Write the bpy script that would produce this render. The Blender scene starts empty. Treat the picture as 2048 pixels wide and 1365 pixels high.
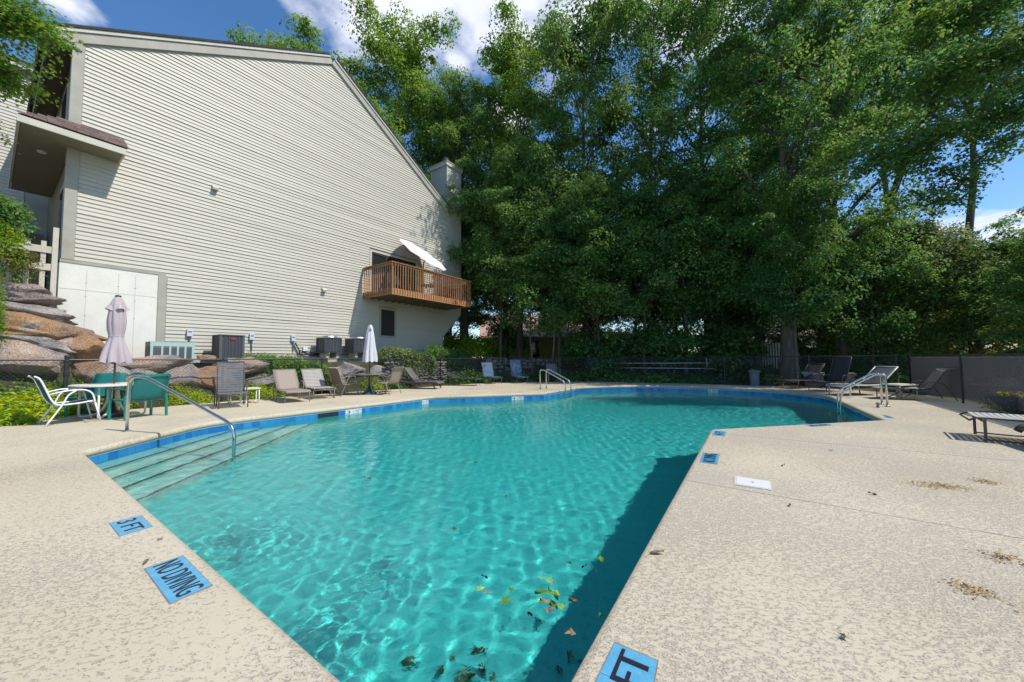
import bpy, bmesh, math, random
import numpy as np
from mathutils import Vector, Matrix
random.seed(7)
scn = bpy.context.scene
COL = scn.collection
rad = math.radians

# ---------------------------------------------------------------- camera
EYE = 1.24
FPX, PITCH, ROLL, YAW = 727.19, 0.0485473, -0.00545505, 0.604856
_cp, _sp = math.cos(PITCH), math.sin(PITCH)
FWD = np.array([0, _cp, _sp])
_u0, _r0 = np.array([0, -_sp, _cp]), np.array([1., 0, 0])
RGT = math.cos(ROLL) * _r0 + math.sin(ROLL) * _u0
UPV = -math.sin(ROLL) * _r0 + math.cos(ROLL) * _u0
CAM = np.array([0, 0, EYE])
cd = bpy.data.cameras.new('camera')
cd.sensor_width = 36.0
cd.lens = 36.0 * FPX / 2048.0
cd.clip_start, cd.clip_end = 0.05, 3000
cam = bpy.data.objects.new('camera', cd)
COL.objects.link(cam)
cam.matrix_world = Matrix(((RGT[0], UPV[0], -FWD[0], 0), (RGT[1], UPV[1], -FWD[1], 0), (RGT[2], UPV[2], -FWD[2], EYE), (0, 0, 0, 1)))
scn.camera = cam

# ---------------------------------------------------------------- sun, sky, exposure
SUNV = Vector((0.95, -0.31, 1.37)).normalized()      # towards the sun
sd = bpy.data.lights.new('sun', 'SUN')
sd.energy = 3.45
sd.angle = rad(0.53)
sd.color = (1.0, 0.945, 0.85)
sun = bpy.data.objects.new('sun', sd)
COL.objects.link(sun)
sun.rotation_euler = SUNV.to_track_quat('Z', 'Y').to_euler()
sd.cycles.is_caustics_light = True
SUN_EL = math.asin(SUNV.z)
SUN_AZ = math.atan2(SUNV.x, SUNV.y)

CLOUDS = [(-0.3924, 0.6479, 0.6528, 0.1, 0.2), (-0.6701, 0.516, 0.5336, 0.1, 0.22), (-0.1941, 0.6711, 0.7155, 0.35, 0.34), (-0.0201, 0.6896, 0.7239, 0.4, 0.34), (-0.0949, 0.7291, 0.6778, 0.12, 0.27), (-0.1144, 0.755, 0.6456, 0.1, 0.26), (0.1603, 0.697, 0.6989, 0.3, 0.32), (0.303, 0.6338, 0.7116, 0.4, 0.3), (-0.0431, 0.83, 0.5562, 0.25, 0.25), (0.7782, 0.5948, 0.2013, 0.9, 0.22), (0.7461, 0.6221, 0.2374, 0.6, 0.12), (-0.3243, 0.5861, 0.7425, 0.35, 0.25), (0.6115, 0.4747, 0.6331, 0.5, 0.25)]      # direction, radius, density
W = bpy.data.worlds.new('World')
scn.world = W
W.use_nodes = True
nt = W.node_tree
nt.nodes.clear()
def wn(t, **k):
    n = nt.nodes.new(t)
    for a, b in k.items():
        setattr(n, a, b)
    return n
sky = wn('ShaderNodeTexSky', sky_type='NISHITA', sun_disc=False, sun_elevation=SUN_EL, sun_rotation=SUN_AZ,
         air_density=1.0, dust_density=0.4, ozone_density=2.5, altitude=200)
hs = wn('ShaderNodeHueSaturation')
hs.inputs['Saturation'].default_value = 1.22
nt.links.new(sky.outputs[0], hs.inputs['Color'])
geo = wn('ShaderNodeNewGeometry')
vm = wn('ShaderNodeVectorMath', operation='MULTIPLY')
vm.inputs[1].default_value = (-1, -1, -1)
nt.links.new(geo.outputs['Incoming'], vm.inputs[0])
sx = wn('ShaderNodeSeparateXYZ')
nt.links.new(vm.outputs[0], sx.inputs[0])
mx = wn('ShaderNodeMath', operation='MAXIMUM'); mx.inputs[1].default_value = 0.0
nt.links.new(sx.outputs['Z'], mx.inputs[0])
ad = wn('ShaderNodeMath', operation='ADD'); ad.inputs[1].default_value = 0.12
nt.links.new(mx.outputs[0], ad.inputs[0])
cb = wn('ShaderNodeCombineXYZ')
for k in ('X', 'Y'):
    dv = wn('ShaderNodeMath', operation='DIVIDE')
    nt.links.new(sx.outputs[k], dv.inputs[0]); nt.links.new(ad.outputs[0], dv.inputs[1])
    nt.links.new(dv.outputs[0], cb.inputs[k])
mp = wn('ShaderNodeMapping')
mp.inputs['Location'].default_value = (0.0, 0.0, 0.0)
nt.links.new(cb.outputs[0], mp.inputs['Vector'])
n1 = wn('ShaderNodeTexNoise'); n1.inputs['Scale'].default_value = 2.6; n1.inputs['Detail'].default_value = 9; n1.inputs['Roughness'].default_value = 0.56
n1.inputs['Distortion'].default_value = 0.2
nt.links.new(mp.outputs[0], n1.inputs['Vector'])
# fair-weather banks: each is a centre in the sky, a size and a density added to the noise
acc = None
for (dx_, dy_, dz_, rad_, amp_) in CLOUDS:
    L_ = math.sqrt(dx_ ** 2 + dy_ ** 2 + dz_ ** 2); q_ = (dx_ / L_ / (dz_ / L_ + .12), dy_ / L_ / (dz_ / L_ + .12), 0)
    ds = wn('ShaderNodeVectorMath', operation='DISTANCE'); ds.inputs[1].default_value = q_
    nt.links.new(mp.outputs[0], ds.inputs[0])
    mr = wn('ShaderNodeMapRange', interpolation_type='SMOOTHSTEP'); mr.inputs[1].default_value = 0; mr.inputs[2].default_value = rad_; mr.inputs[3].default_value = amp_; mr.inputs[4].default_value = 0
    nt.links.new(ds.outputs['Value'], mr.inputs[0])
    if acc is None: acc = mr.outputs[0]
    else:
        m_ = wn('ShaderNodeMath', operation='MAXIMUM'); nt.links.new(acc, m_.inputs[0]); nt.links.new(mr.outputs[0], m_.inputs[1]); acc = m_.outputs[0]
sm_ = wn('ShaderNodeMath', operation='ADD'); nt.links.new(n1.outputs[0], sm_.inputs[0]); nt.links.new(acc, sm_.inputs[1])
cr = wn('ShaderNodeValToRGB')
cr.color_ramp.elements[0].position = 0.60; cr.color_ramp.elements[0].color = (0, 0, 0, 1)
cr.color_ramp.elements[1].position = 0.76; cr.color_ramp.elements[1].color = (1, 1, 1, 1)
nt.links.new(sm_.outputs[0], cr.inputs[0])
# cloud tone: a second noise shades the thick parts grey
n2 = wn('ShaderNodeTexNoise'); n2.inputs['Scale'].default_value = 3.2; n2.inputs['Detail'].default_value = 6
nt.links.new(mp.outputs[0], n2.inputs['Vector'])
ct = wn('ShaderNodeMix', data_type='RGBA')
ct.inputs['A'].default_value = (4.0, 4.5, 5.7, 1); ct.inputs['B'].default_value = (6.2, 6.2, 6.6, 1)
nt.links.new(n2.outputs[0], ct.inputs['Factor'])
cm = wn('ShaderNodeMix', data_type='RGBA')
nt.links.new(cr.outputs[0], cm.inputs['Factor'])
nt.links.new(hs.outputs[0], cm.inputs['A'])
nt.links.new(ct.outputs['Result'], cm.inputs['B'])
bg = wn('ShaderNodeBackground'); bg.inputs['Strength'].default_value = 0.145
nt.links.new(cm.outputs['Result'], bg.inputs['Color'])
wo = wn('ShaderNodeOutputWorld')
nt.links.new(bg.outputs[0], wo.inputs['Surface'])

scn.view_settings.view_transform = 'Standard'
scn.view_settings.look = 'None'
scn.view_settings.exposure = 0.36
scn.view_settings.gamma = 1.0
scn.view_settings.use_curve_mapping = False
scn.render.engine = 'CYCLES'
scn.cycles.use_denoising = True
scn.cycles.max_bounces = 8
scn.cycles.diffuse_bounces = 3
scn.cycles.glossy_bounces = 4
scn.cycles.transmission_bounces = 6
scn.cycles.transparent_max_bounces = 8
scn.cycles.sample_clamp_indirect = 4.0
scn.cycles.sample_clamp_direct = 4.0

# ---------------------------------------------------------------- measuring helpers (photo pixel -> point on a real plane)
def ray(px, py):
    return (px - 1024) * RGT - (py - 682.5) * UPV + FPX * FWD
def G(px, py, z=0.0):
    d = ray(px, py); p = CAM + d * ((z - EYE) / d[2])
    return Vector((p[0], p[1], z))
def Yd(px, py, y):
    d = ray(px, py); p = CAM + d * (y / d[1])
    return Vector(p)
AX = np.array([math.sin(YAW), math.cos(YAW), 0]); NX = np.array([math.cos(YAW), -math.sin(YAW), 0])
ORG = np.array([-19.6, 0, 0])
HROT = math.pi / 2 - YAW            # world rotation of the house's own x axis (along the wall)
def HW(px, py, n=0.0):
    d = ray(px, py); s = ((ORG + n * NX - CAM) @ NX) / (d @ NX); p = CAM + s * d
    return float((p - ORG) @ AX), float(p[2])
def HL(t, n, z=0.0):
    p = ORG + t * AX + n * NX
    return Vector((p[0], p[1], z))
def tn(x, y):
    p = np.array([x, y, 0]) - ORG
    return float(p @ AX), float(p @ NX)

# ---------------------------------------------------------------- mesh builder
class MB:
    def __init__(s):
        s.v = []; s.f = []; s.m = []; s.mi = 0
    def add(s, vs, fs):
        o = len(s.v)
        s.v += [tuple(p) for p in vs]
        for q in fs:
            s.f.append([i + o for i in q]); s.m.append(s.mi)
        return s
    def box(s, x0, x1, y0, y1, z0, z1):
        return s.add([(x0, y0, z0), (x1, y0, z0), (x1, y1, z0), (x0, y1, z0), (x0, y0, z1), (x1, y0, z1), (x1, y1, z1), (x0, y1, z1)],
                     [(0, 3, 2, 1), (4, 5, 6, 7), (0, 1, 5, 4), (1, 2, 6, 5), (2, 3, 7, 6), (3, 0, 4, 7)])
    def beam(s, a, b, w, h, up=(0, 0, 1)):
        a, b = Vector(a), Vector(b); d = (b - a).normalized(); up = Vector(up)
        r = d.cross(up)
        if r.length < 1e-4: r = d.cross(Vector((1, 0, 0)))
        r.normalize(); u = r.cross(d)
        vs = []
        for p in (a, b):
            for i, j in ((-1, -1), (1, -1), (1, 1), (-1, 1)):
                vs.append(p + r * (i * w / 2) + u * (j * h / 2))
        return s.add(vs, [(0, 3, 2, 1), (4, 5, 6, 7), (0, 1, 5, 4), (1, 2, 6, 5), (2, 3, 7, 6), (3, 0, 4, 7)])
    def prism(s, pts, z0, z1):
        n = len(pts)
        vs = [(p[0], p[1], z0) for p in pts] + [(p[0], p[1], z1) for p in pts]
        fs = [tuple(range(n))[::-1], tuple(range(n, 2 * n))]
        fs += [(i, (i + 1) % n, n + (i + 1) % n, n + i) for i in range(n)]
        return s.add(vs, fs)
    def tube(s, pts, r, n=8, closed=False, flat=1.0, caps=True):
        pts = [Vector(p) for p in pts]; m = len(pts)
        rs = r if isinstance(r, (list, tuple)) else [r] * m
        tang = []
        for i in range(m):
            a = pts[i - 1] if (i > 0 or closed) else pts[i]
            b = pts[(i + 1) % m] if (i < m - 1 or closed) else pts[i]
            tang.append((b - a).normalized())
        u = tang[0].orthogonal().normalized()
        if abs(tang[0].z) < 0.95:
            u = (Vector((0, 0, 1)) - tang[0] * tang[0].z).normalized()
        vs = []
        for i in range(m):
            t = tang[i]
            u = (u - t * u.dot(t))
            u = u.normalized() if u.length > 1e-6 else t.orthogonal().normalized()
            w = t.cross(u)
            for k in range(n):
                an = 2 * math.pi * k / n
                vs.append(pts[i] + u * (math.cos(an) * rs[i]) + w * (math.sin(an) * rs[i] * flat))
        fs = []
        for i in range(m if closed else m - 1):
            j = (i + 1) % m
            for k in range(n):
                l = (k + 1) % n
                fs.append((i * n + k, i * n + l, j * n + l, j * n + k))
        if caps and not closed:
            fs.append(tuple(range(n))[::-1]); fs.append(tuple((m - 1) * n + k for k in range(n)))
        return s.add(vs, fs)
    def lathe(s, prof, n=16, c=(0, 0, 0), wob=None):
        vs = []
        for i, (r, z) in enumerate(prof):
            for k in range(n):
                an = 2 * math.pi * k / n
                q = r * (wob(i, an) if wob else 1.0)
                vs.append((c[0] + q * math.cos(an), c[1] + q * math.sin(an), c[2] + z))
        fs = []
        for i in range(len(prof) - 1):
            for k in range(n):
                l = (k + 1) % n
                fs.append((i * n + k, i * n + l, (i + 1) * n + l, (i + 1) * n + k))
        fs.append(tuple(range(n))[::-1]); fs.append(tuple((len(prof) - 1) * n + k for k in range(n)))
        return s.add(vs, fs)
    def sheet(s, rows, th=0.0):
        """rows: list of rows of points; th gives it thickness along the local normal"""
        m, n = len(rows), len(rows[0])
        P = [[Vector(p) for p in r] for r in rows]
        if th <= 0:
            return s.add([p for r in P for p in r], [(i * n + j, i * n + j + 1, (i + 1) * n + j + 1, (i + 1) * n + j) for i in range(m - 1) for j in range(n - 1)])
        N = []
        for i in range(m):
            for j in range(n):
                a = P[min(i + 1, m - 1)][j] - P[max(i - 1, 0)][j]; b = P[i][min(j + 1, n - 1)] - P[i][max(j - 1, 0)]
                q = a.cross(b); N.append(q.normalized() if q.length > 1e-9 else Vector((0, 0, 1)))
        F = [p for r in P for p in r]
        vs = [F[k] + N[k] * th / 2 for k in range(m * n)] + [F[k] - N[k] * th / 2 for k in range(m * n)]
        o = m * n; fs = []
        for i in range(m - 1):
            for j in range(n - 1):
                a, b, c, d = i * n + j, i * n + j + 1, (i + 1) * n + j + 1, (i + 1) * n + j
                fs.append((a, b, c, d)); fs.append((o + d, o + c, o + b, o + a))
        for j in range(n - 1):
            fs.append((j, o + j, o + j + 1, j + 1)); k = (m - 1) * n + j; fs.append((k + 1, o + k + 1, o + k, k))
        for i in range(m - 1):
            k = i * n; fs.append((k + n, o + k + n, o + k, k)); k = i * n + n - 1; fs.append((k, o + k, o + k + n, k + n))
        return s.add(vs, fs)
    def mesh(s, name, mats, smooth=False):
        me = bpy.data.meshes.new(name)
        me.from_pydata(s.v, [], s.f)
        if not isinstance(mats, (list, tuple)): mats = [mats]
        for m in mats: me.materials.append(m)
        if len(mats) > 1: me.polygons.foreach_set('material_index', s.m)
        if smooth:
            me.polygons.foreach_set('use_smooth', [True] * len(me.polygons))
        me.update()
        return me

def mobj(name, me, parent=None, loc=(0, 0, 0), rotz=0.0):
    o = bpy.data.objects.new(name, me); COL.objects.link(o)
    o.location = loc; o.rotation_euler = (0, 0, rotz)
    if parent: o.parent = parent
    return o
def obj(name, mb, mat, parent=None, smooth=False, loc=(0, 0, 0), rotz=0.0):
    o = mobj(name, mb.mesh(name, mat, smooth), parent, loc, rotz)
    if smooth == 'edge':
        o.data.set_sharp_from_angle(angle=rad(40)) if hasattr(o.data, 'set_sharp_from_angle') else None
    return o
def tag(o, label, cat, group=None, kind=None):
    if label: o['label'] = label
    if cat: o['category'] = cat
    if group: o['group'] = group
    if kind: o['kind'] = kind
    return o
def thing(name, label, cat, loc=(0, 0, 0), rotz=0.0, group=None):
    o = bpy.data.objects.new(name, None); COL.objects.link(o)
    o.empty_display_size = 0.1
    o.location = loc; o.rotation_euler = (0, 0, rotz)
    return tag(o, label, cat, group)
def copy_tree(o, loc=None, rotz=None, label=None, parent=None, scale=None):
    c = o.copy(); COL.objects.link(c); c.parent = parent
    if parent is None:
        if loc is not None: c.location = loc
        if rotz is not None: c.rotation_euler = (0, 0, rotz)
        if scale is not None: c.scale = scale
        if label: c['label'] = label
    for ch in KIDS.get(o.name, None) or [x for x in o.children]:
        copy_tree(ch, parent=c)
    return c
KIDS = {}
def az2rot(az):      # compass azimuth (clockwise from +Y) to rotation of local +X
    return rad(90 - az)
def curve(pts, n=6):
    """Catmull-Rom through the points"""
    P = [Vector(p) for p in pts]; out = []
    for i in range(len(P) - 1):
        a = P[i - 1] if i else P[i] * 2 - P[i + 1]; b = P[i]; c = P[i + 1]; d = P[i + 2] if i + 2 < len(P) else P[i + 1] * 2 - P[i]
        for k in range(n):
            t = k / n
            out.append(0.5 * ((2 * b) + (c - a) * t + (2 * a - 5 * b + 4 * c - d) * t * t + (3 * b - a - 3 * c + d) * t ** 3))
    out.append(P[-1]); return out
def fillet(pts, r, n=4):
    """round the corners of a polyline"""
    P = [Vector(p) for p in pts]; out = [P[0]]
    for i in range(1, len(P) - 1):
        a, b, c = P[i - 1], P[i], P[i + 1]
        d1, d2 = (a - b), (c - b); q = min(r, d1.length * .45, d2.length * .45)
        s, e = b + d1.normalized() * q, b + d2.normalized() * q
        for k in range(n + 1):
            t = k / n; out.append(s * (1 - t) ** 2 + b * 2 * t * (1 - t) + e * t * t)
    out.append(P[-1]); return out

# ---------------------------------------------------------------- materials
def nodes(name):
    m = bpy.data.materials.new(name); m.use_nodes = True
    t = m.node_tree; b = t.nodes['Principled BSDF']
    return m, t, b
def tn_(t, kind, **k):
    n = t.nodes.new(kind)
    for a, b in k.items(): setattr(n, a, b)
    return n
def mat(name, col, rough=0.5, metal=0.0, var=0.0, vscale=6.0, bump=0.0, bscale=60.0, col2=None, spec=None, stretch=None, obj_var=0.0):
    m, t, b = nodes(name)
    b.inputs['Base Color'].default_value = (*col, 1); b.inputs['Roughness'].default_value = rough; b.inputs['Metallic'].default_value = metal
    if spec is not None: b.inputs['Specular IOR Level'].default_value = spec
    tc = tn_(t, 'ShaderNodeTexCoord'); src = tc.outputs['Object']
    if stretch:
        mpn = tn_(t, 'ShaderNodeMapping'); mpn.inputs['Scale'].default_value = stretch
        t.links.new(src, mpn.inputs[0]); src = mpn.outputs[0]
    if var or col2:
        n = tn_(t, 'ShaderNodeTexNoise'); n.inputs['Scale'].default_value = vscale; n.inputs['Detail'].default_value = 6
        t.links.new(src, n.inputs['Vector'])
        r = tn_(t, 'ShaderNodeMapRange'); r.inputs[1].default_value = 0.3; r.inputs[2].default_value = 0.7
        t.links.new(n.outputs[0], r.inputs[0])
        c2 = col2 or tuple(min(1, c * (1 - var)) for c in col)
        mxn = tn_(t, 'ShaderNodeMix', data_type='RGBA')
        mxn.inputs['A'].default_value = (*c2, 1); mxn.inputs['B'].default_value = (*col, 1)
        t.links.new(r.outputs[0], mxn.inputs['Factor'])
        last = mxn.outputs['Result']
        if obj_var:
            oi = tn_(t, 'ShaderNodeObjectInfo'); h = tn_(t, 'ShaderNodeHueSaturation')
            r2 = tn_(t, 'ShaderNodeMapRange'); r2.inputs[3].default_value = 1 - obj_var; r2.inputs[4].default_value = 1 + obj_var
            t.links.new(oi.outputs['Random'], r2.inputs[0]); t.links.new(r2.outputs[0], h.inputs['Value']); t.links.new(last, h.inputs['Color'])
            last = h.outputs[0]
        t.links.new(last, b.inputs['Base Color'])
    if bump:
        n = tn_(t, 'ShaderNodeTexNoise'); n.inputs['Scale'].default_value = bscale; n.inputs['Detail'].default_value = 5
        t.links.new(src, n.inputs['Vector'])
        bp = tn_(t, 'ShaderNodeBump'); bp.inputs['Strength'].default_value = bump; bp.inputs['Distance'].default_value = 0.01
        t.links.new(n.outputs[0], bp.inputs['Height']); t.links.new(bp.outputs[0], b.inputs['Normal'])
    return m

def leaf_mat(name, c1, c2, trans=0.35, hue=0.04):
    """foliage: two greens in large clumps, a random shade for each leaf, light passing through the blade"""
    m, t, b = nodes(name)
    g = tn_(t, 'ShaderNodeNewGeometry')
    n = tn_(t, 'ShaderNodeTexNoise'); n.inputs['Scale'].default_value = 0.55; n.inputs['Detail'].default_value = 3
    t.links.new(g.outputs['Position'], n.inputs['Vector'])
    r = tn_(t, 'ShaderNodeMapRange'); r.inputs[1].default_value = 0.35; r.inputs[2].default_value = 0.65
    t.links.new(n.outputs[0], r.inputs[0])
    mxn = tn_(t, 'ShaderNodeMix', data_type='RGBA'); mxn.inputs['A'].default_value = (*c1, 1); mxn.inputs['B'].default_value = (*c2, 1)
    t.links.new(r.outputs[0], mxn.inputs['Factor'])
    h = tn_(t, 'ShaderNodeHueSaturation')
    r2 = tn_(t, 'ShaderNodeMapRange'); r2.inputs[3].default_value = 0.6; r2.inputs[4].default_value = 1.45
    t.links.new(g.outputs['Random Per Island'], r2.inputs[0]); t.links.new(r2.outputs[0], h.inputs['Value'])
    r3 = tn_(t, 'ShaderNodeMapRange'); r3.inputs[3].default_value = 0.5 - hue * .6; r3.inputs[4].default_value = 0.5 + hue
    r4 = tn_(t, 'ShaderNodeMath', operation='FRACT'); r5 = tn_(t, 'ShaderNodeMath', operation='MULTIPLY'); r5.inputs[1].default_value = 37.7
    t.links.new(g.outputs['Random Per Island'], r5.inputs[0]); t.links.new(r5.outputs[0], r4.inputs[0]); t.links.new(r4.outputs[0], r3.inputs[0]); t.links.new(r3.outputs[0], h.inputs['Hue'])
    t.links.new(mxn.outputs['Result'], h.inputs['Color'])
    t.links.new(h.outputs[0], b.inputs['Base Color'])
    b.inputs['Roughness'].default_value = 0.55; b.inputs['Specular IOR Level'].default_value = 0.25
    tr = tn_(t, 'ShaderNodeBsdfTranslucent')
    h2 = tn_(t, 'ShaderNodeHueSaturation'); h2.inputs['Hue'].default_value = 0.47; h2.inputs['Value'].default_value = 1.7; h2.inputs['Saturation'].default_value = 1.1
    t.links.new(h.outputs[0], h2.inputs['Color']); t.links.new(h2.outputs[0], tr.inputs['Color'])
    ms = tn_(t, 'ShaderNodeMixShader'); ms.inputs[0].default_value = trans
    t.links.new(b.outputs[0], ms.inputs[1]); t.links.new(tr.outputs[0], ms.inputs[2])
    t.links.new(ms.outputs[0], t.nodes['Material Output'].inputs['Surface'])
    return m
M = {}
M['leaf_mid'] = leaf_mat('leaf_mid', (0.085, 0.19, 0.055), (0.165, 0.285, 0.07), 0.42)
M['leaf_bright'] = leaf_mat('leaf_bright', (0.11, 0.22, 0.04), (0.20, 0.31, 0.055), 0.42)
M['leaf_dark'] = leaf_mat('leaf_dark', (0.09, 0.185, 0.055), (0.175, 0.28, 0.07), 0.42)
M['leaf_lime'] = leaf_mat('leaf_lime', (0.20, 0.33, 0.03), (0.38, 0.45, 0.04), 0.4)
M['leaf_grey'] = leaf_mat('leaf_grey', (0.10, 0.16, 0.06), (0.20, 0.25, 0.09), 0.3)
M['leaf_rust'] = leaf_mat('leaf_rust', (0.12, 0.13, 0.03), (0.22, 0.20, 0.04), 0.3)
M['bark'] = mat('bark', (0.17, 0.14, 0.10), 0.9, col2=(0.07, 0.06, 0.045), vscale=5, bump=1.0, bscale=14, stretch=(1, 1, 0.25))
M['bark_dark'] = mat('bark_dark', (0.07, 0.06, 0.05), 0.9, col2=(0.03, 0.027, 0.022), vscale=5, bump=0.8, bscale=12, stretch=(1, 1, 0.25))
M['siding'] = mat('siding', (0.55, 0.52, 0.435), 0.55, var=0.10, vscale=0.8, bump=0.12, bscale=30, stretch=(0.25, 1, 4), obj_var=0.02)
M['trim'] = mat('trim', (0.42, 0.40, 0.33), 0.6, var=0.18, vscale=3, bump=0.2, bscale=50)
M['trim_light'] = mat('trim_light', (0.60, 0.57, 0.48), 0.6, var=0.12, vscale=3)
M['concrete_white'] = mat('concrete_white', (0.80, 0.78, 0.71), 0.85, var=0.10, vscale=2.2, bump=0.5, bscale=35)
M['shingle'] = mat('shingle', (0.20, 0.13, 0.11), 0.9, col2=(0.10, 0.07, 0.06), vscale=20, bump=0.8, bscale=80, obj_var=0.25)
M['roof_dark'] = mat('roof_dark', (0.05, 0.05, 0.05), 0.9, var=0.3, vscale=10, bump=0.6, bscale=60)
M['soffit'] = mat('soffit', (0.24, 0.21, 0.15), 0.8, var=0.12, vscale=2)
M['deck_wood'] = mat('deck_wood', (0.47, 0.23, 0.095), 0.65, col2=(0.30, 0.14, 0.06), vscale=9, bump=0.3, bscale=60, obj_var=0.2)
M['deck_under'] = mat('deck_under', (0.20, 0.16, 0.08), 0.8, var=0.4, vscale=7)
M['glass_dark'] = mat('glass_dark', (0.02, 0.025, 0.03), 0.06, spec=0.8)
M['glass_green'] = mat('glass_green', (0.05, 0.12, 0.07), 0.1, spec=0.8)
M['screen_black'] = mat('screen_black', (0.035, 0.03, 0.028), 0.85)
M['metal_black'] = mat('metal_black', (0.03, 0.032, 0.035), 0.42, spec=0.5)
M['wire'] = mat('wire', (0.04, 0.04, 0.043), 0.5)
M['steel'] = mat('steel', (0.62, 0.62, 0.60), 0.18, metal=1.0, var=0.08, vscale=20)
M['alu'] = mat('alu', (0.55, 0.56, 0.57), 0.35, metal=1.0)
M['tile_blue'] = None
M['white_paint'] = mat('white_paint', (0.78, 0.78, 0.76), 0.35, var=0.05)
M['white_frame'] = mat('white_frame', (0.82, 0.83, 0.86), 0.25)
M['cream'] = mat('cream', (0.72, 0.70, 0.60), 0.4, var=0.08, vscale=12)
M['teal_frame'] = mat('teal_frame', (0.012, 0.21, 0.17), 0.35)
M['teal_dark'] = mat('teal_dark', (0.01, 0.06, 0.055), 0.45)
M['bronze'] = mat('bronze', (0.085, 0.07, 0.06), 0.4, spec=0.5)
M['taupe'] = mat('taupe', (0.24, 0.21, 0.18), 0.4)
M['mauve'] = mat('mauve', (0.50, 0.42, 0.44), 0.85, var=0.10, vscale=5, bump=0.1, bscale=200)
M['canvas'] = mat('canvas', (0.66, 0.63, 0.66), 0.85, var=0.08, vscale=5)
M['canvas_white'] = mat('canvas_white', (0.80, 0.79, 0.78), 0.8, var=0.04, vscale=5)
M['black_plastic'] = mat('black_plastic', (0.02, 0.02, 0.025), 0.4)
M['green_plastic'] = mat('green_plastic', (0.02, 0.10, 0.09), 0.4)
M['wicker'] = mat('wicker', (0.075, 0.06, 0.06), 0.6, var=0.3, vscale=40, bump=0.8, bscale=150)
M['wicker_seat'] = mat('wicker_seat', (0.16, 0.14, 0.15), 0.6, var=0.3, vscale=40, bump=0.6, bscale=150)
M['strap_grey'] = mat('strap_grey', (0.16, 0.16, 0.175), 0.5, var=0.2, vscale=30, bump=0.4, bscale=40)
M['strap_blue'] = mat('strap_blue', (0.06, 0.13, 0.23), 0.5, var=0.1)
M['strap_taupe'] = mat('strap_taupe', (0.40, 0.36, 0.33), 0.5, var=0.08)
M['strap_pale'] = mat('strap_pale', (0.52, 0.50, 0.44), 0.5, var=0.08)
M['unit_green'] = mat('unit_green', (0.42, 0.56, 0.53), 0.5, var=0.06, vscale=8)
M['unit_brown'] = mat('unit_brown', (0.24, 0.21, 0.15), 0.6, var=0.1)
M['unit_grey'] = mat('unit_grey', (0.10, 0.11, 0.11), 0.5, var=0.1)
M['unit_fin'] = mat('unit_fin', (0.12, 0.15, 0.16), 0.5, var=0.3, vscale=30)
M['unit_dark'] = mat('unit_dark', (0.05, 0.052, 0.065), 0.45)
M['unit_beige'] = mat('unit_beige', (0.48, 0.44, 0.34), 0.55)
M['red_badge'] = mat('red_badge', (0.35, 0.02, 0.03), 0.4)
M['grey_box'] = mat('grey_box', (0.58, 0.62, 0.68), 0.4)
M['grey_plastic'] = mat('grey_plastic', (0.13, 0.14, 0.17), 0.6, var=0.15)
M['mulch'] = mat('mulch', (0.085, 0.055, 0.035), 0.95, col2=(0.03, 0.02, 0.013), vscale=28, bump=1.0, bscale=60)
M['trash'] = mat('trash', (0.17, 0.17, 0.19), 0.6, var=0.15)
M['stone_grey'] = mat('stone_grey', (0.28, 0.26, 0.25), 0.9, col2=(0.15, 0.14, 0.13), vscale=6, bump=0.6, bscale=20)
M['planter'] = mat('planter', (0.10, 0.105, 0.12), 0.7, var=0.3, vscale=14, stretch=(1, 1, 6))
M['flower'] = mat('flower', (0.85, 0.70, 0.02), 0.6)
M['flower_pink'] = mat('flower_pink', (0.7, 0.3, 0.25), 0.6)
M['caulk'] = mat('caulk', (0.75, 0.74, 0.70), 0.7)
M['marker_blue'] = mat('marker_blue', (0.12, 0.42, 0.62), 0.35, col2=(0.09, 0.32, 0.50), vscale=16, bump=.3, bscale=90)
M['marker_white'] = mat('marker_white', (0.75, 0.76, 0.78), 0.3, var=0.1)
M['letter'] = mat('letter', (0.015, 0.016, 0.03), 0.5)
M['house_yellow'] = mat('house_yellow', (0.62, 0.56, 0.22), 0.7, var=0.1, stretch=(1, 1, 8))
M['roof_pink'] = mat('roof_pink', (0.52, 0.34, 0.30), 0.9, var=0.15, vscale=4)
M['roof_grey'] = mat('roof_grey', (0.34, 0.32, 0.32), 0.9, var=0.3, vscale=4, bump=0.3)
M['fence_wood'] = mat('fence_wood', (0.60, 0.56, 0.47), 0.7, var=0.12, vscale=6, obj_var=0.05)
M['stain_wood'] = mat('stain_wood', (0.16, 0.14, 0.12), 0.85, var=0.3, vscale=6)

def sling_mat(name, col, alpha=0.0):
    """woven mesh fabric: thread pattern, a little see-through"""
    m, t, b = nodes(name)
    tc = tn_(t, 'ShaderNodeTexCoord')
    w = tn_(t, 'ShaderNodeTexNoise'); w.inputs['Scale'].default_value = 120; w.inputs['Detail'].default_value = 2
    t.links.new(tc.outputs['Object'], w.inputs[0])
    mxn = tn_(t, 'ShaderNodeMix', data_type='RGBA')
    mxn.inputs['A'].default_value = (*[c * 0.72 for c in col], 1); mxn.inputs['B'].default_value = (*col, 1)
    t.links.new(w.outputs[0], mxn.inputs['Factor']); t.links.new(mxn.outputs['Result'], b.inputs['Base Color'])
    b.inputs['Roughness'].default_value = 0.7
    if alpha:
        tr = tn_(t, 'ShaderNodeBsdfTransparent'); ms = tn_(t, 'ShaderNodeMixShader'); ms.inputs[0].default_value = alpha
        t.links.new(b.outputs[0], ms.inputs[1]); t.links.new(tr.outputs[0], ms.inputs[2])
        t.links.new(ms.outputs[0], t.nodes['Material Output'].inputs['Surface'])
    return m
M['sling_teal'] = sling_mat('sling_teal', (0.015, 0.22, 0.21), 0.12)
M['sling_green'] = sling_mat('sling_green', (0.03, 0.11, 0.10), 0.15)
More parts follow.
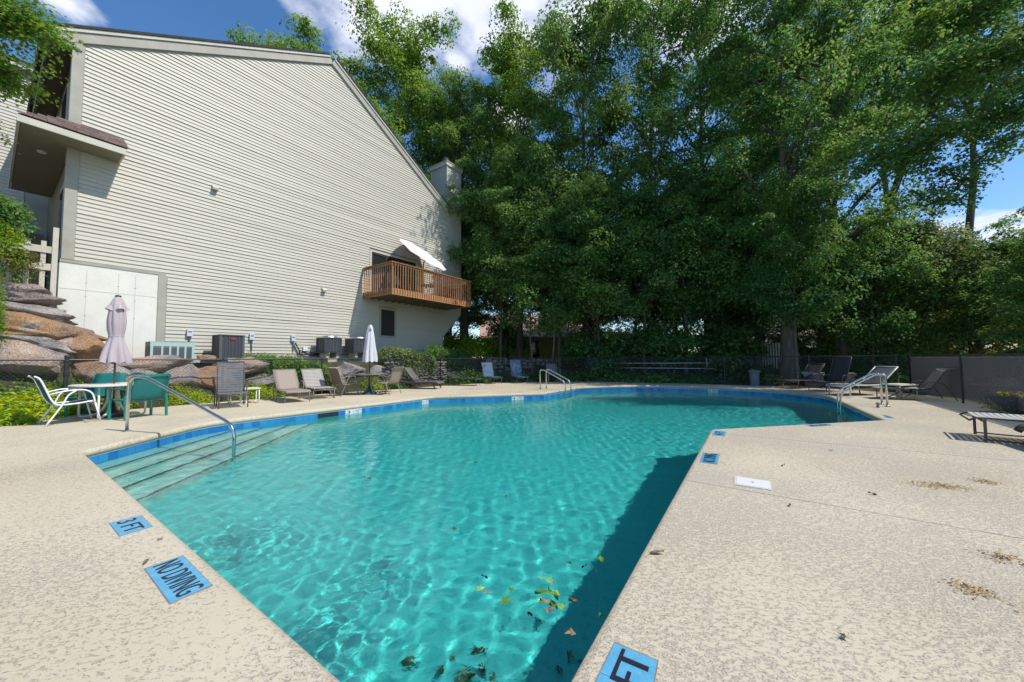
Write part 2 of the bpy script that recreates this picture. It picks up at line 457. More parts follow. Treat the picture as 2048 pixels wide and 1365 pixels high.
M['sling_tan'] = sling_mat('sling_tan', (0.36, 0.29, 0.24))
M['sling_brown'] = sling_mat('sling_brown', (0.21, 0.155, 0.11))
M['sling_dark'] = sling_mat('sling_dark', (0.045, 0.042, 0.05), 0.1)
M['sling_grey'] = sling_mat('sling_grey', (0.14, 0.14, 0.145))
M['sling_buff'] = sling_mat('sling_buff', (0.34, 0.28, 0.21))

def deck_material():
    """skip-trowelled cream pool deck: smooth islands over a rough sandy ground, edge shade painted as dark rims, stains"""
    m, t, b = nodes('deck_finish')
    g = tn_(t, 'ShaderNodeNewGeometry')
    mpn = tn_(t, 'ShaderNodeMapping'); mpn.inputs['Rotation'].default_value = (0, 0, rad(-20)); mpn.inputs['Scale'].default_value = (1.0, 1.7, 1)
    t.links.new(g.outputs['Position'], mpn.inputs[0])
    nz = tn_(t, 'ShaderNodeTexNoise'); nz.inputs['Scale'].default_value = 31; nz.inputs['Detail'].default_value = 9; nz.inputs['Roughness'].default_value = 0.68; nz.inputs['Distortion'].default_value = 0.8
    t.links.new(mpn.outputs[0], nz.inputs['Vector'])
    big = tn_(t, 'ShaderNodeTexNoise'); big.inputs['Scale'].default_value = 0.8; big.inputs['Detail'].default_value = 4
    t.links.new(g.outputs['Position'], big.inputs['Vector'])
    off = tn_(t, 'ShaderNodeMath', operation='MULTIPLY_ADD'); off.inputs[1].default_value = 0.30; off.inputs[2].default_value = -0.15
    t.links.new(big.outputs[0], off.inputs[0])
    # more open texture towards +x (right deck is rougher than the left one)
    sep = tn_(t, 'ShaderNodeSeparateXYZ'); t.links.new(g.outputs['Position'], sep.inputs[0])
    rx = tn_(t, 'ShaderNodeMapRange'); rx.inputs[1].default_value = -3; rx.inputs[2].default_value = 1.0; rx.inputs[3].default_value = -0.055; rx.inputs[4].default_value = 0.01
    t.links.new(sep.outputs[0], rx.inputs[0])
    s1 = tn_(t, 'ShaderNodeMath', operation='ADD'); t.links.new(nz.outputs[0], s1.inputs[0]); t.links.new(off.outputs[0], s1.inputs[1])
    s2 = tn_(t, 'ShaderNodeMath', operation='ADD'); t.links.new(s1.outputs[0], s2.inputs[0]); t.links.new(rx.outputs[0], s2.inputs[1])
    isl = tn_(t, 'ShaderNodeMapRange', interpolation_type='SMOOTHSTEP'); isl.inputs[1].default_value = 0.505; isl.inputs[2].default_value = 0.520
    t.links.new(s2.outputs[0], isl.inputs[0])           # 0 = smooth island, 1 = open ground
    # rim: shade at the island edge painted as a narrow dark band
    rim = tn_(t, 'ShaderNodeMath', operation='SUBTRACT'); rim.inputs[1].default_value = 0.513; t.links.new(s2.outputs[0], rim.inputs[0])
    ab = tn_(t, 'ShaderNodeMath', operation='ABSOLUTE'); t.links.new(rim.outputs[0], ab.inputs[0])
    rr = tn_(t, 'ShaderNodeMapRange'); rr.inputs[1].default_value = 0.004; rr.inputs[2].default_value = 0.013; rr.inputs[3].default_value = 1; rr.inputs[4].default_value = 0
    t.links.new(ab.outputs[0], rr.inputs[0])
    fine = tn_(t, 'ShaderNodeTexNoise'); fine.inputs['Scale'].default_value = 110; fine.inputs['Detail'].default_value = 3
    t.links.new(g.outputs['Position'], fine.inputs['Vector'])
    gcol = tn_(t, 'ShaderNodeMix', data_type='RGBA'); gcol.inputs['A'].default_value = (0.27, 0.235, 0.18, 1); gcol.inputs['B'].default_value = (0.58, 0.52, 0.42, 1)
    fm2 = tn_(t, 'ShaderNodeMapRange'); fm2.inputs[1].default_value = 0.36; fm2.inputs[2].default_value = 0.6; t.links.new(fine.outputs[0], fm2.inputs[0]); t.links.new(fm2.outputs[0], gcol.inputs['Factor'])
    c1 = tn_(t, 'ShaderNodeMix', data_type='RGBA'); c1.inputs['A'].default_value = (0.58, 0.51, 0.38, 1)
    t.links.new(isl.outputs[0], c1.inputs['Factor']); t.links.new(gcol.outputs['Result'], c1.inputs['B'])
    c2 = tn_(t, 'ShaderNodeMix', data_type='RGBA'); c2.inputs['B'].default_value = (0.10, 0.08, 0.055, 1)
    rf = tn_(t, 'ShaderNodeMath', operation='MULTIPLY'); rf.inputs[1].default_value = 0.8; t.links.new(rr.outputs[0], rf.inputs[0])
    rn = tn_(t, 'ShaderNodeTexNoise'); rn.inputs['Scale'].default_value = 45; t.links.new(g.outputs['Position'], rn.inputs['Vector'])
    rm = tn_(t, 'ShaderNodeMapRange'); rm.inputs[1].default_value = 0.42; rm.inputs[2].default_value = 0.56; t.links.new(rn.outputs[0], rm.inputs[0])
    rg = tn_(t, 'ShaderNodeMath', operation='MULTIPLY'); t.links.new(rf.outputs[0], rg.inputs[0]); t.links.new(rm.outputs[0], rg.inputs[1])
    t.links.new(rg.outputs[0], c2.inputs['Factor']); t.links.new(c1.outputs['Result'], c2.inputs['A'])
    # broad stains and rust
    st = tn_(t, 'ShaderNodeTexNoise'); st.inputs['Scale'].default_value = 0.45; st.inputs['Detail'].default_value = 8; t.links.new(g.outputs['Position'], st.inputs['Vector'])
    sm = tn_(t, 'ShaderNodeMapRange'); sm.inputs[1].default_value = 0.45; sm.inputs[2].default_value = 0.75; sm.inputs[4].default_value = 0.5; t.links.new(st.outputs[0], sm.inputs[0])
    c3 = tn_(t, 'ShaderNodeMix', data_type='RGBA', blend_type='MULTIPLY'); c3.inputs['B'].default_value = (0.80, 0.74, 0.66, 1)
    t.links.new(sm.outputs[0], c3.inputs['Factor']); t.links.new(c2.outputs['Result'], c3.inputs['A'])
    ru = tn_(t, 'ShaderNodeTexNoise'); ru.inputs['Scale'].default_value = 1.9; ru.inputs['Detail'].default_value = 9; ru.inputs['Roughness'].default_value = 0.7; t.links.new(g.outputs['Position'], ru.inputs['Vector'])
    rs_ = tn_(t, 'ShaderNodeMapRange'); rs_.inputs[1].default_value = 0.66; rs_.inputs[2].default_value = 0.76; rs_.inputs[4].default_value = 0.7; t.links.new(ru.outputs[0], rs_.inputs[0])
    c4 = tn_(t, 'ShaderNodeMix', data_type='RGBA', blend_type='MULTIPLY'); c4.inputs['B'].default_value = (0.85, 0.62, 0.36, 1)
    t.links.new(rs_.outputs[0], c4.inputs['Factor']); t.links.new(c3.outputs['Result'], c4.inputs['A'])
    t.links.new(c4.outputs['Result'], b.inputs['Base Color']); b.inputs['Roughness'].default_value = 0.85
    b.inputs['Specular IOR Level'].default_value = 0.25
    hsum = tn_(t, 'ShaderNodeMath', operation='MULTIPLY_ADD'); hsum.inputs[1].default_value = -1.0
    t.links.new(isl.outputs[0], hsum.inputs[0])
    fm = tn_(t, 'ShaderNodeMath', operation='MULTIPLY'); fm.inputs[1].default_value = 0.5; t.links.new(fine.outputs[0], fm.inputs[0]); t.links.new(fm.outputs[0], hsum.inputs[2])
    bp = tn_(t, 'ShaderNodeBump'); bp.inputs['Strength'].default_value = 0.55; bp.inputs['Distance'].default_value = 0.004
    t.links.new(hsum.outputs[0], bp.inputs['Height']); t.links.new(bp.outputs[0], b.inputs['Normal'])
    return m
M['deck'] = deck_material()
M['coping'] = mat('coping', (0.60, 0.55, 0.45), 0.8, col2=(0.48, 0.44, 0.36), vscale=3, bump=0.5, bscale=60)

def rock_material(name, cols, rust=0.5):
    m, t, b = nodes(name)
    tc = tn_(t, 'ShaderNodeTexCoord')
    oi = tn_(t, 'ShaderNodeObjectInfo')
    n = tn_(t, 'ShaderNodeTexNoise', noise_dimensions='4D'); n.inputs['Scale'].default_value = 1.6; n.inputs['Detail'].default_value = 8; n.inputs['Roughness'].default_value = 0.6
    mw = tn_(t, 'ShaderNodeMath', operation='MULTIPLY'); mw.inputs[1].default_value = 50; t.links.new(oi.outputs['Random'], mw.inputs[0]); t.links.new(mw.outputs[0], n.inputs['W'])
    t.links.new(tc.outputs['Object'], n.inputs['Vector'])
    r = tn_(t, 'ShaderNodeValToRGB'); e = r.color_ramp.elements
    e[0].position = 0.30; e[0].color = (*cols[0], 1); e[1].position = 0.72; e[1].color = (*cols[-1], 1)
    for i, c in enumerate(cols[1:-1]):
        q = e.new(0.30 + 0.42 * (i + 1) / (len(cols) - 1)); q.color = (*c, 1)
    t.links.new(n.outputs[0], r.inputs[0])
    f = tn_(t, 'ShaderNodeTexNoise'); f.inputs['Scale'].default_value = 38; f.inputs['Detail'].default_value = 5; t.links.new(tc.outputs['Object'], f.inputs['Vector'])
    fr = tn_(t, 'ShaderNodeMapRange'); fr.inputs[1].default_value = 0.35; fr.inputs[2].default_value = 0.65; fr.inputs[3].default_value = 0.55; fr.inputs[4].default_value = 1.25; t.links.new(f.outputs[0], fr.inputs[0])
    mu = tn_(t, 'ShaderNodeVectorMath', operation='SCALE'); t.links.new(r.outputs[0], mu.inputs[0]); t.links.new(fr.outputs[0], mu.inputs['Scale'])
    t.links.new(mu.outputs[0], b.inputs['Base Color']); b.inputs['Roughness'].default_value = 0.88
    bp = tn_(t, 'ShaderNodeBump'); bp.inputs['Strength'].default_value = 0.8; bp.inputs['Distance'].default_value = 0.02
    n3 = tn_(t, 'ShaderNodeTexNoise'); n3.inputs['Scale'].default_value = 9; n3.inputs['Detail'].default_value = 10; n3.inputs['Roughness'].default_value = 0.7; t.links.new(tc.outputs['Object'], n3.inputs['Vector'])
    t.links.new(n3.outputs[0], bp.inputs['Height']); t.links.new(bp.outputs[0], b.inputs['Normal'])
    return m
M['rock_rust'] = rock_material('rock_rust', [(0.12, 0.10, 0.09), (0.30, 0.19, 0.12), (0.36, 0.20, 0.10), (0.36, 0.31, 0.26)])
M['rock_grey'] = rock_material('rock_grey', [(0.10, 0.10, 0.10), (0.24, 0.22, 0.21), (0.38, 0.35, 0.32), (0.33, 0.24, 0.17)])
M['rock_pink'] = rock_material('rock_pink', [(0.13, 0.11, 0.115), (0.30, 0.25, 0.23), (0.40, 0.28, 0.20), (0.42, 0.38, 0.34)])

def tile_material():
    m, t, b = nodes('pool_tile_blue')
    oi = tn_(t, 'ShaderNodeObjectInfo')
    mxn = tn_(t, 'ShaderNodeMix', data_type='RGBA'); mxn.inputs['A'].default_value = (0.015, 0.15, 0.42, 1); mxn.inputs['B'].default_value = (0.04, 0.26, 0.55, 1)
    t.links.new(oi.outputs['Random'], mxn.inputs['Factor']); t.links.new(mxn.outputs['Result'], b.inputs['Base Color'])
    b.inputs['Roughness'].default_value = 0.15
    return m
M['tile_blue'] = tile_material()
M['grout'] = mat('grout', (0.42, 0.50, 0.56), 0.8)

def plaster_material():
    m, t, b = nodes('pool_plaster')
    g = tn_(t, 'ShaderNodeNewGeometry')
    n = tn_(t, 'ShaderNodeTexNoise'); n.inputs['Scale'].default_value = 0.9; n.inputs['Detail'].default_value = 7; t.links.new(g.outputs['Position'], n.inputs['Vector'])
    mxn = tn_(t, 'ShaderNodeMix', data_type='RGBA'); mxn.inputs['A'].default_value = (0.035, 0.46, 0.45, 1); mxn.inputs['B'].default_value = (0.09, 0.59, 0.57, 1)  # turquoise light of the water is put into the plaster colour
    t.links.new(n.outputs[0], mxn.inputs['Factor'])
    f = tn_(t, 'ShaderNodeTexNoise'); f.inputs['Scale'].default_value = 26; f.inputs['Detail'].default_value = 6; t.links.new(g.outputs['Position'], f.inputs['Vector'])
    fr = tn_(t, 'ShaderNodeMapRange'); fr.inputs[1].default_value = 0.33; fr.inputs[2].default_value = 0.5; fr.inputs[3].default_value = 0.78; fr.inputs[4].default_value = 1.0; t.links.new(f.outputs[0], fr.inputs[0])
    mu = tn_(t, 'ShaderNodeVectorMath', operation='SCALE'); t.links.new(mxn.outputs['Result'], mu.inputs[0]); t.links.new(fr.outputs[0], mu.inputs['Scale'])
    t.links.new(mu.outputs[0], b.inputs['Base Color']); b.inputs['Roughness'].default_value = 0.8
    return m
M['plaster'] = plaster_material()
M['step_plaster'] = mat('step_plaster', (0.48, 0.66, 0.60), 0.8, col2=(0.33, 0.53, 0.48), vscale=4)  # paler than the floor: lighter look of shallow water painted in
M['step_edge'] = mat('step_edge', (0.03, 0.03, 0.05), 0.4, col2=(0.12, 0.04, 0.03), vscale=9)

def water_material():
    m, t, b = nodes('pool_water')
    t.nodes.remove(b)
    gl = tn_(t, 'ShaderNodeBsdfGlass'); gl.inputs['IOR'].default_value = 1.33; gl.inputs['Roughness'].default_value = 0.0
    gl.inputs['Color'].default_value = (0.84, 0.985, 0.975, 1)
    gg = tn_(t, 'ShaderNodeNewGeometry'); nn = tn_(t, 'ShaderNodeTexNoise'); nn.inputs['Scale'].default_value = 13; nn.inputs['Detail'].default_value = 4; nn.inputs['Distortion'].default_value = .8
    t.links.new(gg.outputs['Position'], nn.inputs['Vector'])
    bp = tn_(t, 'ShaderNodeBump'); bp.inputs['Strength'].default_value = 0.42; bp.inputs['Distance'].default_value = 0.006
    t.links.new(nn.outputs[0], bp.inputs['Height']); t.links.new(bp.outputs[0], gl.inputs['Normal'])
    t.links.new(gl.outputs[0], t.nodes['Material Output'].inputs['Surface'])
    return m
M['water'] = water_material()

M['windscreen'] = sling_mat('windscreen', (0.40, 0.38, 0.40), 0.42)
# ================================================================ POOL, DECK, GROUND
PPX = [(992, 1632), (163, 903), (412, 844), (643, 818), (760, 805), (863, 792.8), (1088, 785.6), (1160, 774), (1285, 771), (1384, 772.7),
       (1480, 776.5), (1548, 779.6), (1657, 791.4), (1770, 840), (1423, 859)]
_pp = [G(*p).to_2d() for p in PPX]
_e1, _e2 = _pp[1].copy(), _pp[2].copy()
# soften a few corners
PB = []
for i, p in enumerate(_pp):
    a, c = _pp[i - 1], _pp[(i + 1) % len(_pp)]
    rr_ = {2: 0.5, 5: 0.25, 7: 0.3, 9: 0.8, 11: 0.9, 12: 0.5, 14: 0.12, 1: 0.10}.get(i, 0)
    if rr_:
        s, e = p + (a - p).normalized() * rr_, p + (c - p).normalized() * rr_
        for k in range(5):
            t = k / 4; PB.append(s * (1 - t) ** 2 + p * 2 * t * (1 - t) + e * t * t)
    else: PB.append(p)
PB.reverse()            # counter-clockwise
def offset_poly(P, d):
    """move every side outwards by d (mitred corners)"""
    n = len(P); out = []
    for i in range(n):
        a, b, c = P[i - 1], P[i], P[(i + 1) % n]
        u, v = (b - a).normalized(), (c - b).normalized()
        nu, nv = Vector((u.y, -u.x)), Vector((v.y, -v.x))
        k = (nu + nv) / (1 + nu.dot(nv))
        out.append(b + k * d)
    return out
def inside(P, x, y):
    """vectorised point in polygon"""
    r = np.zeros(np.shape(x), bool); n = len(P)
    for i in range(n):
        x0, y0 = P[i]; x1, y1 = P[(i + 1) % n]
        c = (y0 > y) != (y1 > y)
        r ^= c & (x < (x1 - x0) * (y - y0) / ((y1 - y0) if y1 != y0 else 1e-12) + x0)
    return r
def distpoly(P, x, y, closed=True):
    d = np.full(np.shape(x), 1e9); n = len(P)
    for i in range(n if closed else n - 1):
        ax, ay = P[i]; bx, by = P[(i + 1) % n]
        L2 = (bx - ax) ** 2 + (by - ay) ** 2 + 1e-12
        t = np.clip(((x - ax) * (bx - ax) + (y - ay) * (by - ay)) / L2, 0, 1)
        d = np.minimum(d, np.hypot(x - ax - t * (bx - ax), y - ay - t * (by - ay)))
    return d
WATER_Z = -0.225
def floor_z(x, y):
    s = (x + 0.05) * AX[0] + (y - 1.05) * AX[1]
    return -0.2 - (0.95 + 0.045 * max(0, s))

# ---- basin
mb = MB(); wl = offset_poly(PB, 0.016); n = len(wl)
top = [(p.x, p.y, -0.09) for p in wl]; bot = [(p.x, p.y, floor_z(p.x, p.y)) for p in wl]
mb.add(top + bot, [(i, n + i, n + (i + 1) % n, (i + 1) % n) for i in range(n)] + [tuple(range(n, 2 * n))])
basin = tag(obj('pool_basin', mb, M['plaster']), 'plastered pool basin coloured with the turquoise of the water', None, kind='structure')
basin.data.update()
bm = bmesh.new(); bm.from_mesh(basin.data); bmesh.ops.triangulate(bm, faces=[f for f in bm.faces if len(f.verts) > 4]); bm.to_mesh(basin.data); bm.free()
# ---- entry steps: clipped slabs along the left chamfer
def clip_half(P, o, nrm, lim):
    """keep points with (p-o).nrm <= lim"""
    out = []
    for i in range(len(P)):
        a, b = P[i], P[(i + 1) % len(P)]
        da, db = (a - o).dot(nrm) - lim, (b - o).dot(nrm) - lim
        if da <= 0: out.append(a)
        if (da < 0) != (db < 0): out.append(a + (b - a) * (da / (da - db)))
    return out
_ed = (_e2 - _e1).normalized(); SN = Vector((_ed.y, -_ed.x))
for k, (dd, zt) in enumerate([(0.34, -0.33), (0.70, -0.50), (1.06, -0.67), (1.44, -0.85)]):
    poly = clip_half([p - SN * 0 for p in offset_poly(PB, 0.010)], _e1, SN, dd)
    mb = MB(); mb.prism([(p.x, p.y) for p in poly], -1.9 if k == 3 else zt - 0.3, zt)
    st = obj('pool_step', mb, M['step_plaster'], basin)
    # dark tile line on the nosing
    cut = [p for p in poly if abs((p - _e1).dot(SN) - dd) < 1e-4]
    if len(cut) >= 2:
        a, b = min(cut, key=lambda p: (p - _e1).dot(_ed)), max(cut, key=lambda p: (p - _e1).dot(_ed))
        a3, b3 = a - SN * 0.018, b - SN * 0.018
        mb = MB(); mb.beam((a3.x, a3.y, zt + 0.004), (b3.x, b3.y, zt + 0.004), 0.05, 0.014)
        obj('nosing', mb, M['step_edge'], st)
# ---- tile band
tile_me = MB().box(-0.5, 0.5, -0.004, 0.004, -0.072, 0.072).mesh('tile', M['tile_blue'])
mb = MB(); cl = MB()
wb = offset_poly(PB, 0.0145)
GR = MB()
near_sides = MB()
for i in range(len(PB)):
    a, b = wb[i], wb[(i + 1) % len(wb)]; d = b - a; L = d.length
    if L < 1e-4: continue
    nrm = Vector((d.y, -d.x)).normalized()     # outwards
    mid = (a + b) / 2
    facing = (Vector((0, 0)) - mid).dot(-nrm) > 0.3     # inner face looks at the camera
    GR.beam((a.x + nrm.x * .004, a.y + nrm.y * .004, -0.185), (b.x + nrm.x * .004, b.y + nrm.y * .004, -0.185), 0.006, 0.156)
    cl.beam((a.x, a.y, -0.108), (b.x, b.y, -0.108), 0.012, 0.014)
    if not facing:
        near_sides.beam((a.x, a.y, -0.185), (b.x, b.y, -0.185), 0.008, 0.146); continue
    q = max(1, round(L / 0.152)); w = L / q
    for k in range(q):
        c = a + d * ((k + .5) / q)
        o = mobj('tile', tile_me, basin, (c.x, c.y, -0.185), math.atan2(d.y, d.x)); o.scale = (w - 0.004 if w > 0.02 else w, 1, 1)
obj('grout', GR, M['grout'], basin)
obj('caulk_line', cl, M['caulk'], basin)
obj('tile_band', near_sides, M['tile_blue'], basin)
# skimmer mouth in the left side
def on_side(px, py):
    """nearest pool side point to the photo pixel and the side's direction"""
    p = G(px, py, -0.15).to_2d(); best = None
    for i in range(len(wb)):
        a, b = wb[i], wb[(i + 1) % len(wb)]; d = b - a
        if d.length < .4: continue
        t = max(0, min(1, (p - a).dot(d) / d.length_squared)); q = a + d * t
        if best is None or (q - p).length < best[0]: best = ((q - p).length, q, d.normalized())
    return best[1], best[2]
def plaque_frame(q, d):
    nrm = Vector((-d.y, d.x))           # into the pool
    return Vector((q.x, q.y, 0)), Vector((-d.x, -d.y, 0)), Vector((nrm.x, nrm.y, 0))
q, d = on_side(662, 829); o3, ux, nn = plaque_frame(q, d)
mb = MB(); mb.beam(o3 + ux * -.26 + Vector((0, 0, -.19)) + nn * .004, o3 + ux * .26 + Vector((0, 0, -.19)) + nn * .004, 0.02, 0.15)
obj('skimmer_mouth', mb, M['black_plastic'], basin)

# ---- coping + deck
CPROF = [(0.034, 0.0), (0.018, -0.003), (0.002, -0.012), (-0.012, -0.028), (-0.018, -0.048), (-0.017, -0.068), (-0.008, -0.088), (0.006, -0.100), (0.03, -0.104)]
mb = MB(); rows = [[(p.x, p.y, z) for p in offset_poly(PB, dd)] for dd, z in CPROF]; n = len(PB)
mb.add([p for r in rows for p in r], [(i * n + k, i * n + (k + 1) % n, (i + 1) * n + (k + 1) % n, (i + 1) * n + k) for i in range(len(rows) - 1) for k in range(n)])
DECKP = [HL(t, nn_).to_2d() for t, nn_ in [(-8, 4.3), (11.2, 4.25), (11.9, 3.3), (13.3, 2.8), (15.9, 2.8), (18.65, 3.0), (21.0, 3.55), (24.1, 3.9)]] + \
        [G(x, y).to_2d() for x, y in [(1000, 765.5), (1162, 763.5), (1285, 765.5), (1420, 769), (1557, 773), (1720, 780.5), (1790, 785), (1856, 792)]] + \
        [HL(t, nn_).to_2d() for t, nn_ in [(24.4, 20.45), (-8, 20.6)]]
deck = thing('pool_deck', 'cream textured concrete deck around the pool', None)
deck['kind'] = 'structure'
cop = obj('coping', mb, M['deck'], deck, smooth=True)
bm = bmesh.new()
inner = offset_poly(PB, 0.034)
ed = []
for P in (DECKP, inner):
    vs = [bm.verts.new((p.x, p.y, 0)) for p in P]
    ed += [bm.edges.new((vs[i], vs[(i + 1) % len(vs)])) for i in range(len(vs))]
bmesh.ops.triangle_fill(bm, use_beauty=True, use_dissolve=False, edges=ed, normal=(0, 0, 1))
for f in bm.faces:
    if f.normal.z < 0: f.normal_flip()
def ln(a, b): return (G(*a), G(*b))
TREE = (( Vector((-0.05, 1.05, 0)), Vector((2.96, 15.94, 0))),
   # left of the line (towards -x)
   ((HL(0, 16.4), HL(10, 16.4)) if False else ln((163, 903), (0, 950)),
      (ln((453, 836), (370, 815)),
          (ln((863, 792), (700, 786)), (ln((985, 789), (975, 767)), None, None), None),
          (ln((0, 900.4), (208, 889)), None, None)),
      None),
   # right
   (ln((1380, 962), (1575, 996)),
      (ln((1458, 869), (1780, 899)),
          (ln((1818, 799.6), (1931, 826)), None, (ln((1548, 780), (1600, 770)), None, None)),
          None),
      None))
def split_deck(b, tree):
    if tree is None:
        if len(b.faces): 
            ret = bmesh.ops.extrude_face_region(b, geom=list(b.faces))
            bmesh.ops.translate(b, verts=[v for v in ret['geom'] if isinstance(v, bmesh.types.BMVert)], vec=(0, 0, -0.065))
            for f in list(b.faces): pass
            bmesh.ops.recalc_face_normals(b, faces=list(b.faces))
            me = bpy.data.meshes.new('slab'); b.to_mesh(me); me.materials.append(M['deck'])
            mobj('slab', me, deck)
        b.free(); return
    (p, q), L, R = tree
    d = (q - p); nv = Vector((d.y, -d.x, 0)).normalized()      # to the right of the line
    for sgn, sub in ((-1, L), (1, R)):
        c = b.copy()
        bmesh.ops.bisect_plane(c, geom=c.verts[:] + c.edges[:] + c.faces[:], plane_co=p + nv * sgn * 0.004, plane_no=nv * sgn, clear_inner=True, dist=1e-5)
        split_deck(c, sub)
    b.free()
split_deck(bm, TREE)

# ---- water
bb = [min(p.x for p in PB), max(p.x for p in PB), min(p.y for p in PB), max(p.y for p in PB)]
STEP = 0.028
xs = np.arange(bb[0] - .1, bb[1] + .15, STEP); ys = np.arange(bb[2] - .1, bb[3] + .15, STEP)
X, Y = np.meshgrid(xs, ys)
rng = np.random.default_rng(5)
Z = np.zeros_like(X)
for k in range(34):
    lam = 0.10 * (1.09 ** k) if k < 22 else rng.uniform(.12, .3)
    th = rng.normal(2.2, 1.0) if k % 3 else rng.uniform(0, 6.28)
    ph = rng.uniform(0, 6.28); a = lam * rng.uniform(.5, 1.5) * (0.0014 if lam < .32 else 0.0010)
    # a gentle phase drift keeps the crests from running dead straight
    warp = 0.5 * np.sin(X * rng.uniform(.8, 2.2) + ph) + 0.5 * np.sin(Y * rng.uniform(.8, 2.2) - ph)
    Z += a * np.sin(2 * np.pi / lam * (X * math.cos(th) + Y * math.sin(th)) + ph + 1.6 * warp)
calm = 0.75 + 0.35 * np.sin(X * .9 + 1) * np.sin(Y * .7)
Z *= calm
for (cpx, cpy, R_, am) in [(690, 1215, 0.60, 0.0019), (540, 1035, 0.95, 0.0013), (860, 1075, 0.45, 0.0012)]:
    c = G(cpx, cpy, WATER_Z); dx, dy = X - c.x, Y - c.y; r = np.hypot(dx, dy)
    env = np.exp(-(r / R_) ** 2)
    Z += am * env * (np.sin(2 * np.pi * (r + 0.05 * np.sin(3 * np.arctan2(dy, dx) + r * 5)) / .135) + .7 * np.sin(2 * np.pi * (dx * .8 + dy * .4 + .1 * np.sin(dy * 9)) / .115) + .6 * np.sin(2 * np.pi * (dx * .2 - dy * .9 + .1 * np.sin(dx * 8)) / .105))
wp = offset_poly(PB, 0.05)
xc, yc = X[:-1, :-1] + STEP / 2, Y[:-1, :-1] + STEP / 2
keep = inside(offset_poly(PB, 0.0), xc, yc) | (distpoly(PB, xc, yc) < STEP * .75)
idx = np.arange(X.size).reshape(X.shape)
fq = np.stack([idx[:-1, :-1], idx[:-1, 1:], idx[1:, 1:], idx[1:, :-1]], -1)[keep]
used = np.unique(fq); remap = -np.ones(X.size, int); remap[used] = np.arange(len(used))
V = np.stack([X.ravel()[used], Y.ravel()[used], WATER_Z + Z.ravel()[used]], -1)
def np_mesh(name, V, F, mats, smooth=False, mi=None):
    me = bpy.data.meshes.new(name); k = F.shape[1]
    me.vertices.add(len(V)); me.vertices.foreach_set('co', V.astype(np.float32).ravel())
    me.loops.add(F.size); me.loops.foreach_set('vertex_index', F.astype(np.int32).ravel())
    me.polygons.add(len(F)); me.polygons.foreach_set('loop_start', np.arange(0, F.size, k, dtype=np.int32))
    me.polygons.foreach_set('loop_total', np.full(len(F), k, np.int32))
    if smooth: me.polygons.foreach_set('use_smooth', np.ones(len(F), bool))
    for m in (mats if isinstance(mats, (list, tuple)) else [mats]): me.materials.append(m)
    if mi is not None: me.polygons.foreach_set('material_index', mi.astype(np.int32))
    me.update(calc_edges=True); me.validate()
    return me
water = mobj('water', np_mesh('water', V, remap[fq], M['water'], smooth=True))
tag(water, 'rippling turquoise pool water', None, kind='structure')
water.cycles.is_caustics_caster = True
basin.cycles.is_caustics_receiver = True
for c in basin.children:
    c.cycles.is_caustics_receiver = True
    for d_ in c.children: d_.cycles.is_caustics_receiver = True

# ---- ground
gx = np.concatenate([[-1500, -400, -150, -90], np.arange(-60, 61, .6), [70, 90, 150, 400, 1500]])
gy = np.concatenate([[-1500, -400, -100], np.arange(-30, 80, .6), [90, 120, 200, 500, 1500]])
GX, GY = np.meshgrid(gx, gy)
def sst(v, a, b):
    t = np.clip((v - a) / (b - a), 0, 1); return t * t * (3 - 2 * t)
def ground_h(x, y):
    x, y = np.asarray(x, float), np.asarray(y, float)
    dxo, dyo = x - ORG[0], y - ORG[1]
    t = dxo * AX[0] + dyo * AX[1]; nn_ = dxo * NX[0] + dyo * NX[1]
    d = distpoly(DECKP, x, y); ins = inside(DECKP, x, y)
    left = sst(-nn_, -2.35, -1.35) * 1.18                      # terrace in front of the house
    hill = sst(-t, -13.6, -11.2) * (sst(-nn_, -2.4, -0.6) * 1.3 + sst(-nn_, -0.8, 2.0) * 1.3)       # bank up to the entry
    far = sst(d, 1.6, 3.6) * 0.95 * sst(t, 24, 27) * sst(-nn_, -16, -11)
    lr = sst(-nn_, -16, -9)
    h = np.maximum(left * 1.0, far) + hill
    h = h + 0.05 * np.sin(x * 1.7) * np.sin(y * 1.3) * (d > 1.0)
    h = np.where(ins, -0.08, h - 0.035)
    return h
GZ = ground_h(GX, GY)
idx = np.arange(GX.size).reshape(GX.shape)
xc, yc = (GX[:-1, :-1] + GX[1:, 1:]) / 2, (GY[:-1, :-1] + GY[1:, 1:]) / 2
PE = offset_poly(PB, 0.9)
keep = ~(inside(PE, xc, yc))
fq = np.stack([idx[:-1, :-1], idx[:-1, 1:], idx[1:, 1:], idx[1:, :-1]], -1)[keep]
M['ground'] = mat('ground', (0.075, 0.06, 0.035), 0.95, col2=(0.03, 0.045, 0.015), vscale=1.3, bump=0.8, bscale=20)
M['mulch_g'] = M['mulch']
ground = mobj('ground', np_mesh('ground', np.stack([GX.ravel(), GY.ravel(), GZ.ravel()], -1), fq, M['ground'], smooth=True))
tag(ground, 'brown leaf-littered earth around the deck', None, kind='structure')
def gh(x, y): return float(ground_h(np.array([x]), np.array([y]))[0])
